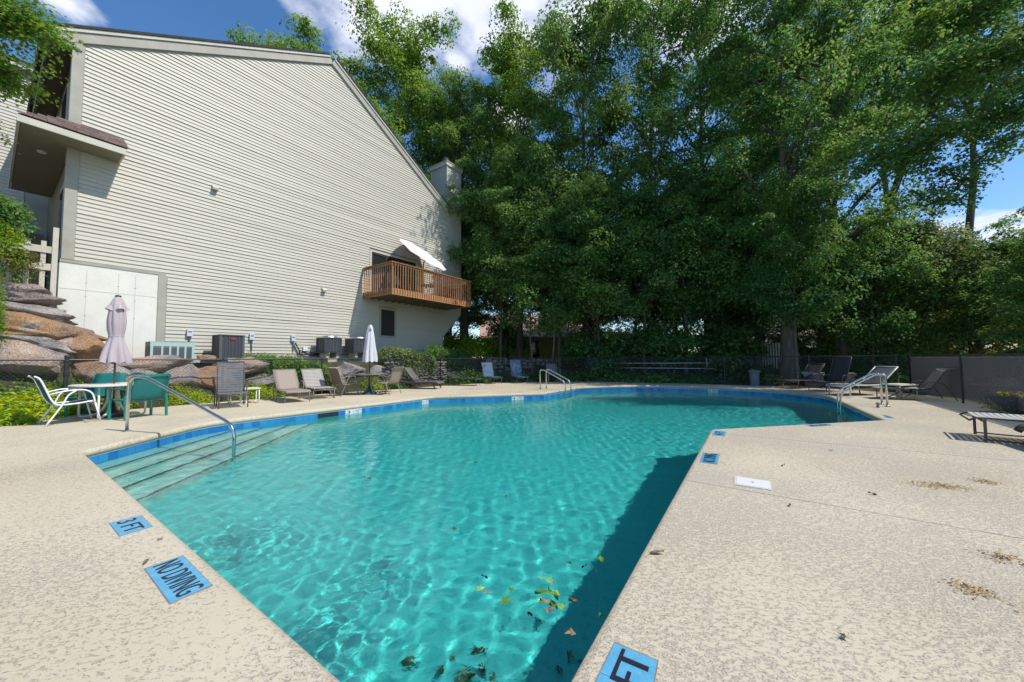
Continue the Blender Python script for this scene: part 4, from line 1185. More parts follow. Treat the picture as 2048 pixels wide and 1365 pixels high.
p = parasol('mauve closed parasol tied at the waist, standing through the round cream table', TC, M['mauve'], None, ZB, ZT, .24, M['bronze'],
        [(.225, ZB, .24), (.215, ZB + .10, .22), (.19, ZB + .25, .18), (.15, ZB + .42, .12), (.118, ZB + .57, .05), (.120, ZB + .62, .05), (.14, ZB + .75, .10), (.148, ZB + .95, .12), (.135, ZB + 1.1, .12), (.12, ZT - .22, .1), (.08, ZT - .08, .05), (.04, ZT - .03, 0)])
obj('base', MB().lathe([(.26, 0), (.27, .03), (.24, .07), (.14, .12), (.05, .16), (.035, .30)], 28), M['black_plastic'], p, smooth=True)

# ---- chaise longue: local +x points to the foot end, origin under its middle
def chaise(label, foot, az, L=1.9, w=.62, seat_h=.34, ang=55, bl=.78, frame=None, fabric=None, straps=0, arms=None, runner=None, group=None, flat_back=False, r=.0135, strap_m=None, legs='plain', name='sun_lounger', shoulder=0.0):
    a = rad(90 - az); fx, fy = foot
    # foot = ground point under the middle of the foot-end legs; thing sits at that leg line
    t = thing(name, label, 'sun lounger', (fx, fy, 0), a, group)
    fr = frame or M['bronze']; fb = fabric or M['sling_tan']
    h = w / 2; hx = -(L - bl) + .12          # hinge x
    xf = .14                                  # overhang beyond the legs
    ca, sa = math.cos(rad(ang)), math.sin(rad(ang))
    seat = [(xf, seat_h - .045), (xf - .05, seat_h - .005), (xf - .15, seat_h), (hx * .5, seat_h - .012), (hx, seat_h)]
    back = [(hx - bl * q * ca, seat_h + bl * q * sa) for q in (0, .25, .5, .75, 1.0)]
    if shoulder: back[-1] = (back[-1][0] - shoulder * .3, back[-1][1] - shoulder * .35)
    for s in (-1, 1):
        y = s * h
        obj('side_rail', MB().tube(fillet([(x, y, z) for x, z in seat], .08), r, 8), fr, t, smooth=True)
        obj('back_rail', MB().tube([(x, y * .97, z) for x, z in back], r, 8), fr, t, smooth=True)
        if legs == 'plain':
            obj('leg', MB().tube([(0, y, seat_h - .01), (.03, y, 0)], r, 8), fr, t, smooth=True)
            obj('leg', MB().tube([(hx + .05, y, seat_h - .01), (hx - .02, y, 0)], r, 8), fr, t, smooth=True)
        if arms:
            obj('arm', MB().tube(curve([(hx + .22, y * 1.08, seat_h - .02), (hx + .20, y * 1.1, seat_h + .16), (hx + .10, y * 1.12, seat_h + .23), (hx - .12, y * 1.12, seat_h + .22), (hx - .22, y * 1.1, seat_h + .12), (hx - .26, y * 1.08, 0.0)], 5), r, 8), fr, t, smooth=True)
        if runner:
            obj('leg', MB().tube(curve([(-.05, y * 1.1, .02), (-.30, y * 1.1, .05), (-.62, y * 1.1, .28), (-.85, y * 1.1, .50), (-1.05, y * 1.1, .52), (-1.22, y * 1.1, .40), (-1.42, y * 1.1, .03)], 5), r, 8), fr, t, smooth=True)
            if legs != 'plain': obj('leg', MB().tube([(0, y, seat_h - .01), (0, y, .02), (-.1, y * 1.05, .02)], r, 8), fr, t, smooth=True)
    for x, z in ((xf, seat_h - .045), (0, seat_h - .06), (hx, seat_h - .03), (back[-1][0], back[-1][1])): obj('cross_bar', MB().tube([(x, -h, z), (x, h, z)], r * .95, 8), fr, t, smooth=True)
    if straps:
        sm = strap_m or M['strap_grey']
        sw = .052; pitch = .064
        me = MB().sheet([[(-sw / 2, y, -.012 * (1 - (y / h) ** 2)) for y in np.linspace(-h - .012, h + .012, 7)], [(sw / 2, y, -.012 * (1 - (y / h) ** 2)) for y in np.linspace(-h - .012, h + .012, 7)]], .006).mesh('strap', sm)
        x = xf - .10
        while x > hx + .03:
            mobj('strap', me, t, (x, 0, seat_h + .006)); x -= pitch
        q = .04
        while q < bl:
            o = mobj('strap', me, t, (hx - q * ca, 0, seat_h + q * sa + .004)); o.rotation_euler = (0, rad(ang), 0); q += pitch
    else:
        cs = curve([(x, 0, z + .004) for x, z in seat], 4)
        obj('seat', MB().sheet([[(p.x, y, p.z - .02 * (1 - (y / h) ** 2)) for y in np.linspace(-h + .005, h - .005, 6)] for p in cs], .004), fb, t, smooth=True)
        cb_ = curve([(x, 0, z + .004) for x, z in back], 3)
        obj('backrest', MB().sheet([[(p.x + .0, y, p.z - .012 * (1 - (y / h) ** 2)) for y in np.linspace(-h * .97 + .005, h * .97 - .005, 6)] for p in cb_], .004), fb, t, smooth=True)
    return t
def strut(t, h, ang, bl, hx, seat_h, fr): pass
LG = 'sun loungers along the left deck edge'
chaise('dark slatted-strap lounger with upright back, beside the small white side table', (-7.25, 9.52), 137, L=1.62, ang=80, bl=.84, w=.60, straps=1, arms=1, frame=M['bronze'], strap_m=M['strap_grey'], group=LG, seat_h=.37)
chaise('tan mesh sling lounger with grey arms, nearer one of the tan pair', (-6.30, 10.72), 134, L=1.80, ang=48, bl=.80, w=.64, arms=1, frame=M['taupe'], fabric=M['sling_tan'], group=LG)
chaise('pale tan strap lounger on curved runner legs, farther one of the tan pair', (-5.98, 11.62), 136, L=1.80, ang=47, bl=.80, w=.62, straps=1, strap_m=M['strap_taupe'], runner=1, legs='u', frame=M['taupe'], group=LG)
def wicker_chaise(label, foot, az, ang=50, group=None):
    t = thing('wicker_lounger', label, 'sun lounger', (foot[0], foot[1], 0), az2rot(az), group)
    prof = [(.22, .20), (.16, .27), (-.1, .29), (-.5, .28), (-.9, .27), (-1.3, .29), (-1.62, .36), (-1.70, .40)]
    cp = curve([(x, 0, z) for x, z in prof], 4)
    for s in (-1, 1):
        obj('side_frame', MB().tube([(p.x, s * .33, p.z - .01) for p in cp], .042, 10, flat=.55), M['wicker'], t, smooth=True)
    obj('seat', MB().sheet([[(p.x, y, p.z + .03 * math.cos(y * 4)) for y in np.linspace(-.31, .31, 6)] for p in cp], .03), M['wicker_seat'], t, smooth=True)
    hx = -.85; a = rad(ang)
    obj('backrest', MB().sheet([[(hx - q * math.cos(a), y, .32 + q * math.sin(a) + .02 * math.cos(y * 4)) for y in np.linspace(-.29, .29, 6)] for q in (0, .2, .4, .6, .72)], .03), M['wicker_seat'], t, smooth=True)
    for x in (0.0, -1.25):
        for s in (-1, 1):
            obj('leg', MB().tube([(x, s * .30, .27), (x + (.03 if x == 0 else -.03), s * .31, .14), (x + (.09 if x == 0 else -.07), s * .32, 0)], [.055, .035, .024], 8), M['wicker'], t, smooth=True)
    return t
wicker_chaise('dark wicker lounger with raised back beside the stone wall', (-3.20, 15.35), 101)
chaise('low dark sling lounger with curved arms, half hidden right of the wicker lounger', (-1.62, 17.05), 100, L=1.7, ang=28, bl=.6, frame=M['bronze'], fabric=M['sling_dark'], arms=1)
BG = 'blue strap loungers at the shaded back of the deck'
chaise('blue strap lounger at the back fence, left of the two blue ones', (-.80, 18.0), 148, L=1.62, ang=72, bl=.76, w=.60, straps=1, strap_m=M['strap_blue'], frame=M['bronze'], group=BG)
chaise('blue strap lounger at the back fence, right of the two blue ones', (.50, 18.30), 155, L=1.62, ang=80, bl=.86, w=.60, straps=1, strap_m=M['strap_blue'], frame=M['bronze'], group=BG, arms=1)
patio_chair('patio_chair', 'grey high-backed sling chair at the back fence behind the far pool ladder', (2.15, 19.1, 0), az2rot(172), M['taupe'], M['sling_grey'], 'square', w=.56)
# ---- small side tables
def side_table(label, loc, az, w=.48, l=.62, h=.44):
    t = thing('side_table', label, 'table', loc, az2rot(az), 'small white side tables')
    obj('table_top', MB().box(-l / 2, l / 2, -w / 2, w / 2, h - .035, h), M['cream'], t)
    for s in (-1, 1):
        x = s * (l / 2 - .03)
        obj('leg', tube_path([(x, -w / 2 + .03, h - .035), (x, -w / 2 + .03, .03), (x * .8, -w / 2 + .12, .015), (x * .8, w / 2 - .12, .015), (x, w / 2 - .03, .03), (x, w / 2 - .03, h - .035)], .016, fil=.1), M['cream'], t, smooth=True)
    for s in (-1, 1): obj('leg', MB().box(s * .07 - .025, s * .07 + .025, -.03, .03, 0, h - .036), M['cream'], t)
side_table('small white side table between the dark strap lounger and the tan loungers', (-7.72, 10.52, 0), 45, l=.72)
side_table('small white side table among the loungers by the right fence', (11.62, 10.98, 0), 75, l=.80, h=.42)
# ---- dining set with pale closed parasol
DC = Vector((-5.12, 13.10, 0))
GR_ = M['taupe']
round_table('round glass patio table with bronze frame under the pale closed parasol', DC, .60, M['glass_dark'], M['taupe'], 'dark')
DG = 'brown sling dining chairs around the glass table'
patio_chair('patio_chair', 'brown sling dining chair left of the glass table, its back towards the pool', (-5.86, 12.72, 0), az2rot(30), GR_, M['sling_brown'], 'curved', DG, w=.54)
patio_chair('patio_chair', 'pale tan dining chair at the far left of the glass table by the fence post', (-6.20, 13.45, 0), az2rot(112), GR_, M['sling_buff'], 'curved', DG, w=.54)
patio_chair('patio_chair', 'tan sling dining chair right of the glass table, its back towards the pool', (-4.42, 13.02, 0), az2rot(292), GR_, M['sling_buff'], 'curved', DG, w=.54)
patio_chair('patio_chair', 'grey sling dining chair on the far right side of the glass table', (-4.72, 13.92, 0), az2rot(215), GR_, M['sling_grey'], 'curved', DG, w=.54)
ZT = Yd(738, 649, 13.1)[2]; ZB = Yd(738, 724, 13.1)[2]
p = parasol('pale grey closed parasol standing through the glass dining table', DC, M['canvas'], None, ZB, ZT, .24, M['bronze'],
        [(.235, ZB, .20), (.225, ZB + .12, .20), (.20, ZB + .35, .18), (.17, ZB + .6, .15), (.15, ZB + .85, .12), (.12, ZB + 1.05, .1), (.10, ZT - .2, .08), (.05, ZT - .05, 0)], tie=False, cap=False, seed=5)
obj('base', MB().lathe([(.25, 0), (.26, .03), (.20, .09), (.07, .16), (.035, .30)], 24), M['green_plastic'], p, smooth=True)
# ---- right hand side
RG = 'dark sling loungers by the right back corner'
chaise('dark sling lounger in front of the oak, left one of the dark pair', (11.0, 14.45), 252, L=1.95, ang=47, bl=.86, w=.62, frame=M['bronze'], fabric=M['sling_dark'], arms=1, group=RG)
chaise('dark sling lounger behind the big pool ladder, right one of the dark pair', (11.15, 13.33), 258, L=1.95, ang=70, bl=.95, w=.62, frame=M['bronze'], fabric=M['sling_dark'], arms=1, group=RG)
chaise('grey sling lounger with pale frame and raised back by the fence corner', (10.62, 11.85), 262, L=2.15, ang=40, bl=.88, w=.66, frame=M['cream'], fabric=M['sling_grey'], r=.019)
chaise('buff contoured lounger on long arched legs next to the right fence', (10.95, 10.85), 296, L=1.85, ang=58, bl=.80, w=.60, frame=M['bronze'], fabric=M['sling_buff'], runner=1, legs='u', shoulder=.3)
t = chaise('pale strap lounger with square bronze legs at the right edge', (7.12, 5.60), 314, L=1.95, ang=10, bl=.8, w=.72, seat_h=.34, straps=1, strap_m=M['strap_pale'], frame=M['bronze'], legs='none')
for s in (-1, 1):
    obj('leg', MB().beam((0, s * .36, 0), (0, s * .36, .32), .03, .03), M['bronze'], t)
    obj('leg', MB().beam((-1.5, s * .36, 0), (-1.5, s * .36, .32), .03, .03), M['bronze'], t)
    obj('leg_brace', MB().tube(curve([(0, s * .36, .03), (-.5, s * .36, .03), (-.8, s * .36, .10), (-1.3, s * .36, .3)], 4), .012, 6), M['bronze'], t)
t = wicker_chaise('dark lounger cut off by the right edge of the photo, thick round leg', (7.05, 4.72), 300)
# ================================================================ POOL FITTINGS
def hand_rail():
    a, b = Vector((-6.79, 6.47, 0)), Vector((-4.42, 5.84, 0)); d = b - a; L = d.length
    t = thing('pool_handrail', 'single bent stainless steel handrail at the pool entry steps', 'handrail', a, math.atan2(d.y, d.x))
    pts = [(0, 0, 0), (0, 0, .86), (.02, 0, .93), (.40, 0, .965), (L - .16, 0, .28), (L, 0, .12), (L, 0, -.60)]
    pts = fillet([(0, 0, 0), (0, 0, .955), (.42, 0, .955), (L, 0, .20), (L, 0, -.8)], .22, 7)
    obj('tube', MB().tube(pts, .024, 14), M['steel'], t, smooth=True)
    obj('flange', MB().lathe([(.065, .0), (.065, .008), (.035, .022)], 20), M['steel'], t)
hand_rail()
def pool_ladder(label, base, out, gap, back, top, r=.024, rot=None):
    t = thing('pool_ladder', label, 'ladder', base, math.atan2(out[1], out[0]), 'stainless pool ladders')
    # steps under water
    for s in (-1, 1):
        y = s * gap / 2
        pts = fillet([(0, y, 0), (0, y, top), (.18, y, top), (back, y * .95, .33), (back, y * .95, -1.0)], .22, 7)
        obj('rail', MB().tube(pts, r, 12), M['steel'], t, smooth=True)
        obj('flange', MB().lathe([(.06, 0), (.06, .008), (.033, .02)], 18, (0, y, 0)), M['steel'], t)
    for z in (-.16, -.46, -.76):
        obj('tread', MB().box(back - .06, back + .04, -gap / 2 * .95, gap / 2 * .95, z - .015, z + .015), M['steel'], t)
pool_ladder('large stainless pool ladder on the right near corner of the deck', (9.42, 9.27, 0), (-NX[0], -NX[1]), .50, .86, .80)
pool_ladder('smaller stainless pool ladder at the far side of the pool', (1.28, 15.05, 0), (NX[0], NX[1]), .50, 1.12, .78)
# anchor / valve standing in the deck
t = thing('deck_valve', 'small grey metal valve post standing in front of the large ladder', 'valve', G(1756, 816))
obj('body', MB().lathe([(.028, 0), (.028, .06), (.02, .07), (.02, .085), (.042, .09), (.042, .11), (.012, .135)], 12), M['stone_grey'], t)
# skimmer lid
c = G(1505, 967); e = G(1480, 956) - G(1467, 980)
t = thing('skimmer_lid', 'white rectangular skimmer lid set in the deck on the right', 'lid', (c.x, c.y, 0.001), math.atan2(AX[1], AX[0]))
l_, w_ = .16, .17
q = [G(1469, 953.5), G(1540.5, 964), G(1543.5, 982), G(1468.5, 970.5)]
t.rotation_euler = (0, 0, 0)
mb = MB(); mb.add([(p.x - c.x, p.y - c.y, 0.0) for p in q] + [(p.x - c.x, p.y - c.y, .006) for p in q], [(0, 1, 2, 3), (7, 6, 5, 4), (0, 4, 5, 1), (1, 5, 6, 2), (2, 6, 7, 3), (3, 7, 4, 0)])
obj('frame', mb, M['cream'], t)
mb = MB(); qq = [(q[i] * .88 + (q[0] + q[1] + q[2] + q[3]) / 4 * .12) for i in range(4)]
mb.add([(p.x - c.x, p.y - c.y, 0.006) for p in qq] + [(p.x - c.x, p.y - c.y, .0095) for p in qq], [(0, 1, 2, 3), (7, 6, 5, 4), (0, 4, 5, 1), (1, 5, 6, 2), (2, 6, 7, 3), (3, 7, 4, 0)])
obj('cover', mb, M['white_paint'], t)
obj('finger_hole', MB().lathe([(.012, .0096), (.012, .0105)], 10), M['black_plastic'], t)

# ---- text helper: flat letters mapped onto a quad (o, ux = reading direction, uy = letter height)
def text_faces(txt):
    cu = bpy.data.curves.new('txt', 'FONT'); cu.body = txt; cu.resolution_u = 3
    o = bpy.data.objects.new('txt', cu); COL.objects.link(o)
    dg = bpy.context.evaluated_depsgraph_get(); dg.update()
    me = bpy.data.meshes.new_from_object(o.evaluated_get(dg))
    V = np.array([v.co[:] for v in me.vertices]); F = [list(p.vertices) for p in me.polygons]
    bpy.data.objects.remove(o); bpy.data.curves.remove(cu); bpy.data.meshes.remove(me)
    V = V[:, :2] - V[:, :2].min(0); V /= V.max(0)
    return V, F
def marker(label, corners, txt, seam=True, size=(.08, .92, .2, .85), blue=True, bold=0.012):
    """corners: ground points (start-low, end-low, end-high, start-high) as the words read; low = away from the pool"""
    P = [G(*c) if len(c) == 2 else Vector(c) for c in corners]
    c = sum(P, Vector()) / 4
    t = thing('depth_marker', label, 'pool sign', (c.x, c.y, 0))
    Pl = [p - c for p in P]
    def bl(u, v, z): 
        p = (Pl[0] * (1 - u) + Pl[1] * u) * (1 - v) + (Pl[3] * (1 - u) + Pl[2] * u) * v
        return (p.x, p.y, z)
    g_ = [Vector(bl(-.03, -.02, 0)), Vector(bl(1.02, -.035, 0)), Vector(bl(1.035, 1.02, 0)), Vector(bl(-.02, 1.03, 0))]
    mb = MB(); mb.add([(p.x, p.y, .0012) for p in g_], [(0, 1, 2, 3)]); obj('grout', mb, M['stone_grey'], t)
    n = 2 if seam else 1
    for k in range(n):
        u0, u1 = k / n + (.004 if k else 0), (k + 1) / n - (.004 if k < n - 1 else 0)
        mb = MB(); mb.add([bl(u0, 0, -.01), bl(u1, 0, -.01), bl(u1, 1, -.01), bl(u0, 1, -.01), bl(u0, 0, .003), bl(u1, 0, .003), bl(u1, 1, .003), bl(u0, 1, .003)], [(0, 3, 2, 1), (4, 5, 6, 7), (0, 1, 5, 4), (1, 2, 6, 5), (2, 3, 7, 6), (3, 0, 4, 7)])
        obj('tile', mb, M['marker_blue'], t)
    V, F = text_faces(txt)
    a, b, lo, hi = size
    mb = MB()
    for s in (-1, 0, 1):
        mb.add([bl(a + (b - a) * x + s * bold, lo + (hi - lo) * y, .0045 + s * .0002) for x, y in V], F)
    obj('lettering', mb, M['letter'], t)
def mk(label, px, txt, **k): marker(label, px, txt, **k)
Z5 = lambda x, y: (180 + x / 5.25, 980 + y / 5.25)
mk('blue tile deck marker reading 3 FT at the left pool edge', [Z5(205, 355), Z5(315, 487), Z5(652, 385), Z5(530, 270)], '3 FT', size=(.10, .93, .18, .80), bold=.014)
mk('blue tile deck marker reading NO DIVING at the left pool edge', [Z5(578, 835), Z5(842, 1192), Z5(1275, 998), Z5(972, 697)], 'NO DIVING', size=(.03, .97, .17, .86), bold=.005)
mk('blue tile deck marker reading FT, cut off by the bottom edge beside the pool', [(1286, 1480), (1314, 1323), (1229, 1288), (1165, 1420)], '3 FT', size=(.12, .95, .12, .80), bold=.014)
Z6 = lambda x, y: (1380 + x / 5.12, 840 + y / 5.12)
mk('blue tile NO DIVING deck marker on the right pool edge near the white lid', [Z6(275, 455), Z6(300, 352), Z6(135, 340), Z6(103, 435)], 'NO DIVING', size=(.05, .95, .12, .88), bold=.005)
mk('small blue tile depth marker on the right pool corner', [Z6(355, 168), Z6(368, 122), Z6(248, 112), Z6(230, 158)], '4 FT', size=(.1, .9, .15, .85))
mk('blue tile NO DIVING deck marker along the near edge of the ladder bay', [Z6(1255, 72), Z6(1475, 57), Z6(1400, 45), Z6(1185, 53)], 'NO DIVING', size=(.05, .95, .15, .85), bold=.005)
mk('faded blue tile marker on the deck at the right pool corner behind the ladder', [(1790, 838.0), (1780, 833.0), (1764, 830.0), (1772, 835.5)], '5 FT')
# wall markers on the tile band
def wall_marker(label, px, py, w, big, small):
    q, d = on_side(px, py); o3, ux, nn = plaque_frame(q, d)
    t = thing('depth_marker', label, 'pool sign', (q.x, q.y, 0), 0, 'white depth plates on the waterline tiles')
    o = nn * .010
    obj('plate', MB().beam(o + ux * -w / 2 + Vector((0, 0, -.18)), o + ux * w / 2 + Vector((0, 0, -.18)), .008, .15), M['marker_white'], t)
    mb = MB()
    for txt, a, b in ((big, -.44, -.20), (small, -.06, .45)):
        V, F = text_faces(txt)
        mb.add([nn * .0152 + ux * (w * (a + (b - a) * x)) + Vector((0, 0, -.215 + .085 * y)) for x, y in V], F)
    obj('lettering', mb, M['letter'], t)
wall_marker('white plate reading three and a half feet, beside the black skimmer mouth', 708, 822, .46, '3', '½ FEET')
wall_marker('white plate reading 4 FEET on the left waterline tiles', 848, 803, .30, '4', 'FEET')
wall_marker('white plate reading four and a half feet, left of the far ladder', 1036, 796, .44, '4', '½ FEET')
wall_marker('white plate reading 5 FEET on the far right waterline tiles', 1393, 779, .36, '5', 'FEET')

# ---- poles hung on the back fence
a, b = Yd(1196, 727, 18.9), Yd(1421, 727, 16.9)
def fence_line(px, py, off=-.07):
    best = None; d = ray(px, py)
    for i in range(len(bk) - 1):
        p, q = Vector((*bk[i], 0)), Vector((*bk[i + 1], 0)); e = q - p; nrm = Vector((e.y, -e.x, 0)).normalized()
        if nrm.dot(Vector((0, -1, 0))) < 0: nrm = -nrm
        p0 = p + nrm * .06
        s = (p0 - Vector(CAM)).dot(nrm) / Vector(d).dot(nrm)
        if s <= 0: continue
        w = Vector(CAM) + Vector(d) * s; u = (w - p0).dot(e) / e.length_squared
        if -.02 <= u <= 1.02: return w
    return None
def pole(label, x0, x1, y0, y1, n=6):
    pts = [fence_line(x0 + (x1 - x0) * k / n, y0 + (y1 - y0) * k / n) for k in range(n + 1)]
    pts = [p for p in pts if p is not None]; A_, B_ = pts[0], pts[-1]
    t = thing('pool_pole', label, 'pole', A_)
    # straight rod, held just in front of the fence
    Bq = B_ - A_
    obj('tube', MB().tube([(0, 0, 0), Bq], .019, 8), M['alu'], t, smooth=True)
    return t, Bq
t, Bq = pole('long aluminium pole with a square leaf-skimmer net hung high on the back fence', 1197, 1421, 727, 726.5)
u = -Bq.normalized(); zz = Vector((0, 0, 1))
s = .42
ring = fillet([u * .02 + zz * .12, u * (.02 + s) + zz * .12, u * (.02 + s) - zz * .30, u * .02 - zz * .30, u * .02 + zz * .12], .06)
obj('net_frame', MB().tube(ring, .014, 8), M['strap_blue'], t, smooth=True)
mb = MB()
for k in range(1, 9): mb.tube([u * (.02 + s * k / 9) + zz * .12, u * (.02 + s * k / 9) - zz * .30], .0025, 3); mb.tube([u * .02 + zz * (.12 - .42 * k / 9), u * (.02 + s) + zz * (.12 - .42 * k / 9)], .0025, 3)
tag(obj('net', mb, M['strap_blue'], t), None, None, kind='stuff')
for f in (.12, .97): obj('hanger', MB().beam(Bq * f + zz * .22, Bq * f - zz * .22, .012, .012), M['alu'], t)
t, Bq = pole('lower aluminium rescue pole with a curved hook hung on the back fence', 1200, 1428, 736, 737.5)
u = -Bq.normalized()
obj('hook', MB().tube(curve([(0, 0, 0), u * .25 - zz * .02, u * .45 - zz * .15, u * .50 - zz * .32, u * .40 - zz * .48, u * .22 - zz * .58], 5), .012, 8), M['alu'], t, smooth=True)
# ---- litter bin
t = thing('litter_bin', 'grey litter bin with flat lid against the back fence', 'bin', (10.62, 16.0, 0))
obj('body', MB().lathe([(.17, 0), (.19, .5), (.20, .60)], 20), M['trash'], t)
obj('lid', MB().lathe([(.24, .601), (.24, .65), (.15, .69), (.12, .70)], 20), M['trash'], t)
# stone planters behind the dark loungers
def stone_box(label, x, y, w=.62):
    t = thing('stone_planter', label, 'planter', (x, y, 0), HROT, 'square stone planters at the back fence')
    h = .52
    obj('body', MB().add([(-w / 2 + .06, -w / 2 + .06, 0), (w / 2 - .06, -w / 2 + .06, 0), (w / 2 - .06, w / 2 - .06, 0), (-w / 2 + .06, w / 2 - .06, 0), (-w / 2, -w / 2, h), (w / 2, -w / 2, h), (w / 2, w / 2, h), (-w / 2, w / 2, h)], [(0, 3, 2, 1), (4, 5, 6, 7), (0, 1, 5, 4), (1, 2, 6, 5), (2, 3, 7, 6), (3, 0, 4, 7)]), M['stone_grey'], t)
    obj('rim', MB().box(-w / 2 - .04, w / 2 + .04, -w / 2 - .04, w / 2 + .04, h + .001, h + .09), M['stone_grey'], t)
    obj('panel', MB().box(-w / 2 + .12, w / 2 - .12, -w / 2 - .004, -w / 2 + .05, .12, h - .1), M['fence_wood'], t)
stone_box('square stone planter behind the left dark lounger', 12.35, 15.0)
stone_box('square stone planter between the two dark loungers', 13.0, 14.35)

# ---- wall-side equipment
def hl_place(t, n): 
    return HL(t, n)
def disconnect(label, px, py):
    t_, z_ = HW(px, py, .06)
    t = thing('switch_box', label, 'electrical box', HL(t_, .035, z_), HROT, 'grey electrical boxes on the house wall')
    obj('body', MB().box(-.075, .075, -.09, 0.0, -.12, .12), M['grey_box'], t)
    obj('hasp', MB().box(-.05, .05, -.10, -.0901, .02, .045), M['unit_dark'], t)
    obj('conduit', MB().tube([(.0, -.04, -.12), (.0, -.04, -.26), (.02, -.03, -.55)], .018, 8), M['grey_plastic'], t)
disconnect('grey electrical box on the wall above the green air conditioner', 379, 666)
disconnect('grey electrical box on the wall right of the dark square air conditioner', 503, 674)
disconnect('grey electrical box on the wall over the trailing cables', 586, 677)
t_, z_ = HW(610, 698, .05); t = tag(mobj('junction_box', MB().box(-.09, .09, -.06, 0, -.09, .09).mesh('junction_box', M['white_paint']), None, HL(t_, .032, z_), HROT), 'small white junction box low on the siding by the cables', 'electrical box')
def flood(label, px, py):
    t_, z_ = HW(px, py, .08)
    t = thing('wall_vent', label, 'vent hood', HL(t_, .034, z_), HROT, 'small pale vent hoods on the gable wall')
    obj('plate', MB().box(-.09, .09, -.02, 0, -.10, .10), M['trim_light'], t)
    obj('hood', MB().add([(-.08, -.021, .08), (.08, -.021, .08), (.08, -.15, -.02), (-.08, -.15, -.02), (-.08, -.021, -.09), (.08, -.021, -.09), (.08, -.13, -.09), (-.08, -.13, -.09)], [(0, 1, 2, 3), (3, 2, 6, 7), (0, 3, 7, 4), (1, 5, 6, 2)]), M['trim_light'], t)
flood('pale vent hood high in the middle of the gable wall', 430, 376)
flood('pale vent hood lower down the wall left of the balcony', 648, 580)
mb = MB()
for k in range(3):
    a, b, c = HL(18.45, .08 + k * .03, 1.95), HL(18.75, .12, 1.60 - k * .06), HL(20.0, .25, 1.42 - k * .05)
    mb.tube(curve([a, a * .5 + b * .5 + Vector((0, 0, -.08)), b, c], 5), .02, 6)
o = obj('cable', mb, M['black_plastic']); tag(o, 'black cables drooping along the wall to the round-topped units', 'cable')

def ac_box(label, px0, px1, ytop, n_, h, dep, body, style, badge=False):
    ta, za = HW(px0, ytop, n_); tb, zb = HW(px1, ytop + (2 if style == 'flat' else 2), n_)
    w = tb - ta; z0 = (za + zb) / 2 - h
    t = thing('air_conditioner', label, 'air conditioner', HL(ta, n_, z0), HROT, 'air conditioning units along the house wall')
    fr_ = body
    if style == 'green':
        obj('casing', MB().box(0, w, 0, dep, .0, h), M['unit_brown'], t)
        mb = MB(); mb.box(-.004, w + .004, -.012, -.001, h - .12, h + .004); mb.box(-.004, w + .004, -.012, -.001, 0, .08)
        ww = (w - .14) / 5
        for k in range(6): mb.box(.0 if k == 0 else .06 + k * (ww + .004) , (.06 if k == 0 else (w if k == 5 else .06 + k * (ww + .004) + .045)), -.012, -.001, .081, h - .121)
        obj('front_panel', mb, body, t)
        mb = MB()
        for k in range(14): mb.beam((.06, -.004, .10 + k * (h - .24) / 14), (w - .06, -.004, .10 + k * (h - .24) / 14), .006, .018)
        obj('grille', mb, M['unit_fin'], t)
        for k in range(4): obj('louver', MB().box(-.008, -.0001, .08 + k * .14, .15 + k * .14, .08, h - .12), M['unit_dark'], t)
        obj('top_panel', MB().box(-.01, w + .01, -.015, dep + .01, h + .005, h + .02), body, t)
    else:
        obj('casing', MB().box(.02, w - .02, .02, dep - .02, .03, h - .03), M['unit_dark'], t)
        for x in (0, w - .07):
            for y in (0, dep - .07): obj('corner_post', MB().box(x, x + .07, y, y + .07, .03, h - .031), body, t)
        obj('base_pan', MB().box(-.01, w + .01, -.01, dep + .01, 0, .029), body, t)
        mb = MB()
        nbar = 6 if style == 'louver' else 4
        for k in range(1, nbar): mb.box(.07 + (w - .14) * k / nbar - .007, .07 + (w - .14) * k / nbar + .007, .002, .012, .03, h - .032)
        nh = 0 if style == 'louver' else 8
        for k in range(1, nh): mb.box(.07, w - .07, .006, .014, h * k / nh - .005, h * k / nh + .005)
        for k in range(1, 5): mb.box(.006, .014, dep * k / 5 - .012, dep * k / 5 + .012, .03, h - .032)
        obj('guard', mb, M['strap_grey'] if style != 'louver' else body, t)
        obj('top_panel', MB().box(-.012, w + .012, -.012, dep + .012, h - .029, h), body if style == 'louver' else M['alu'], t)
        if style != 'louver':
            obj('fan_cover', MB().lathe([(w * .46, h + .001), (w * .42, h + .05), (w * .2, h + .08), (.05, h + .085)], 20, (w / 2, dep / 2, 0)), M['alu'], t)
            for s in (.15, .75): obj('foot', MB().box(w * s, w * s + .12, .1, dep - .1, -.22, -.001), M['unit_beige'], t)
        if badge: obj('badge', MB().box(w * .42, w * .62, -.006, -.001, h * .78, h * .88), M['red_badge'], t)
    return t
ac_box('pale green flat air conditioner at the left end of the wall, louvred brown side', 301, 389, 684.5, 1.25, .62, .62, M['unit_green'], 'green')
ac_box('dark grey square air conditioner with red badge, beside the electrical boxes', 440, 490, 669, 1.15, .80, .75, M['unit_grey'], 'louver', True)
ac_box('round-topped dark air conditioner with wire guard, left of the balcony shadow', 650, 684, 674, 1.0, .66, .72, M['unit_dark'], 'guard')
ac_box('round-topped dark air conditioner behind the pale parasol', 708, 742, 676, 1.0, .66, .72, M['unit_dark'], 'guard')

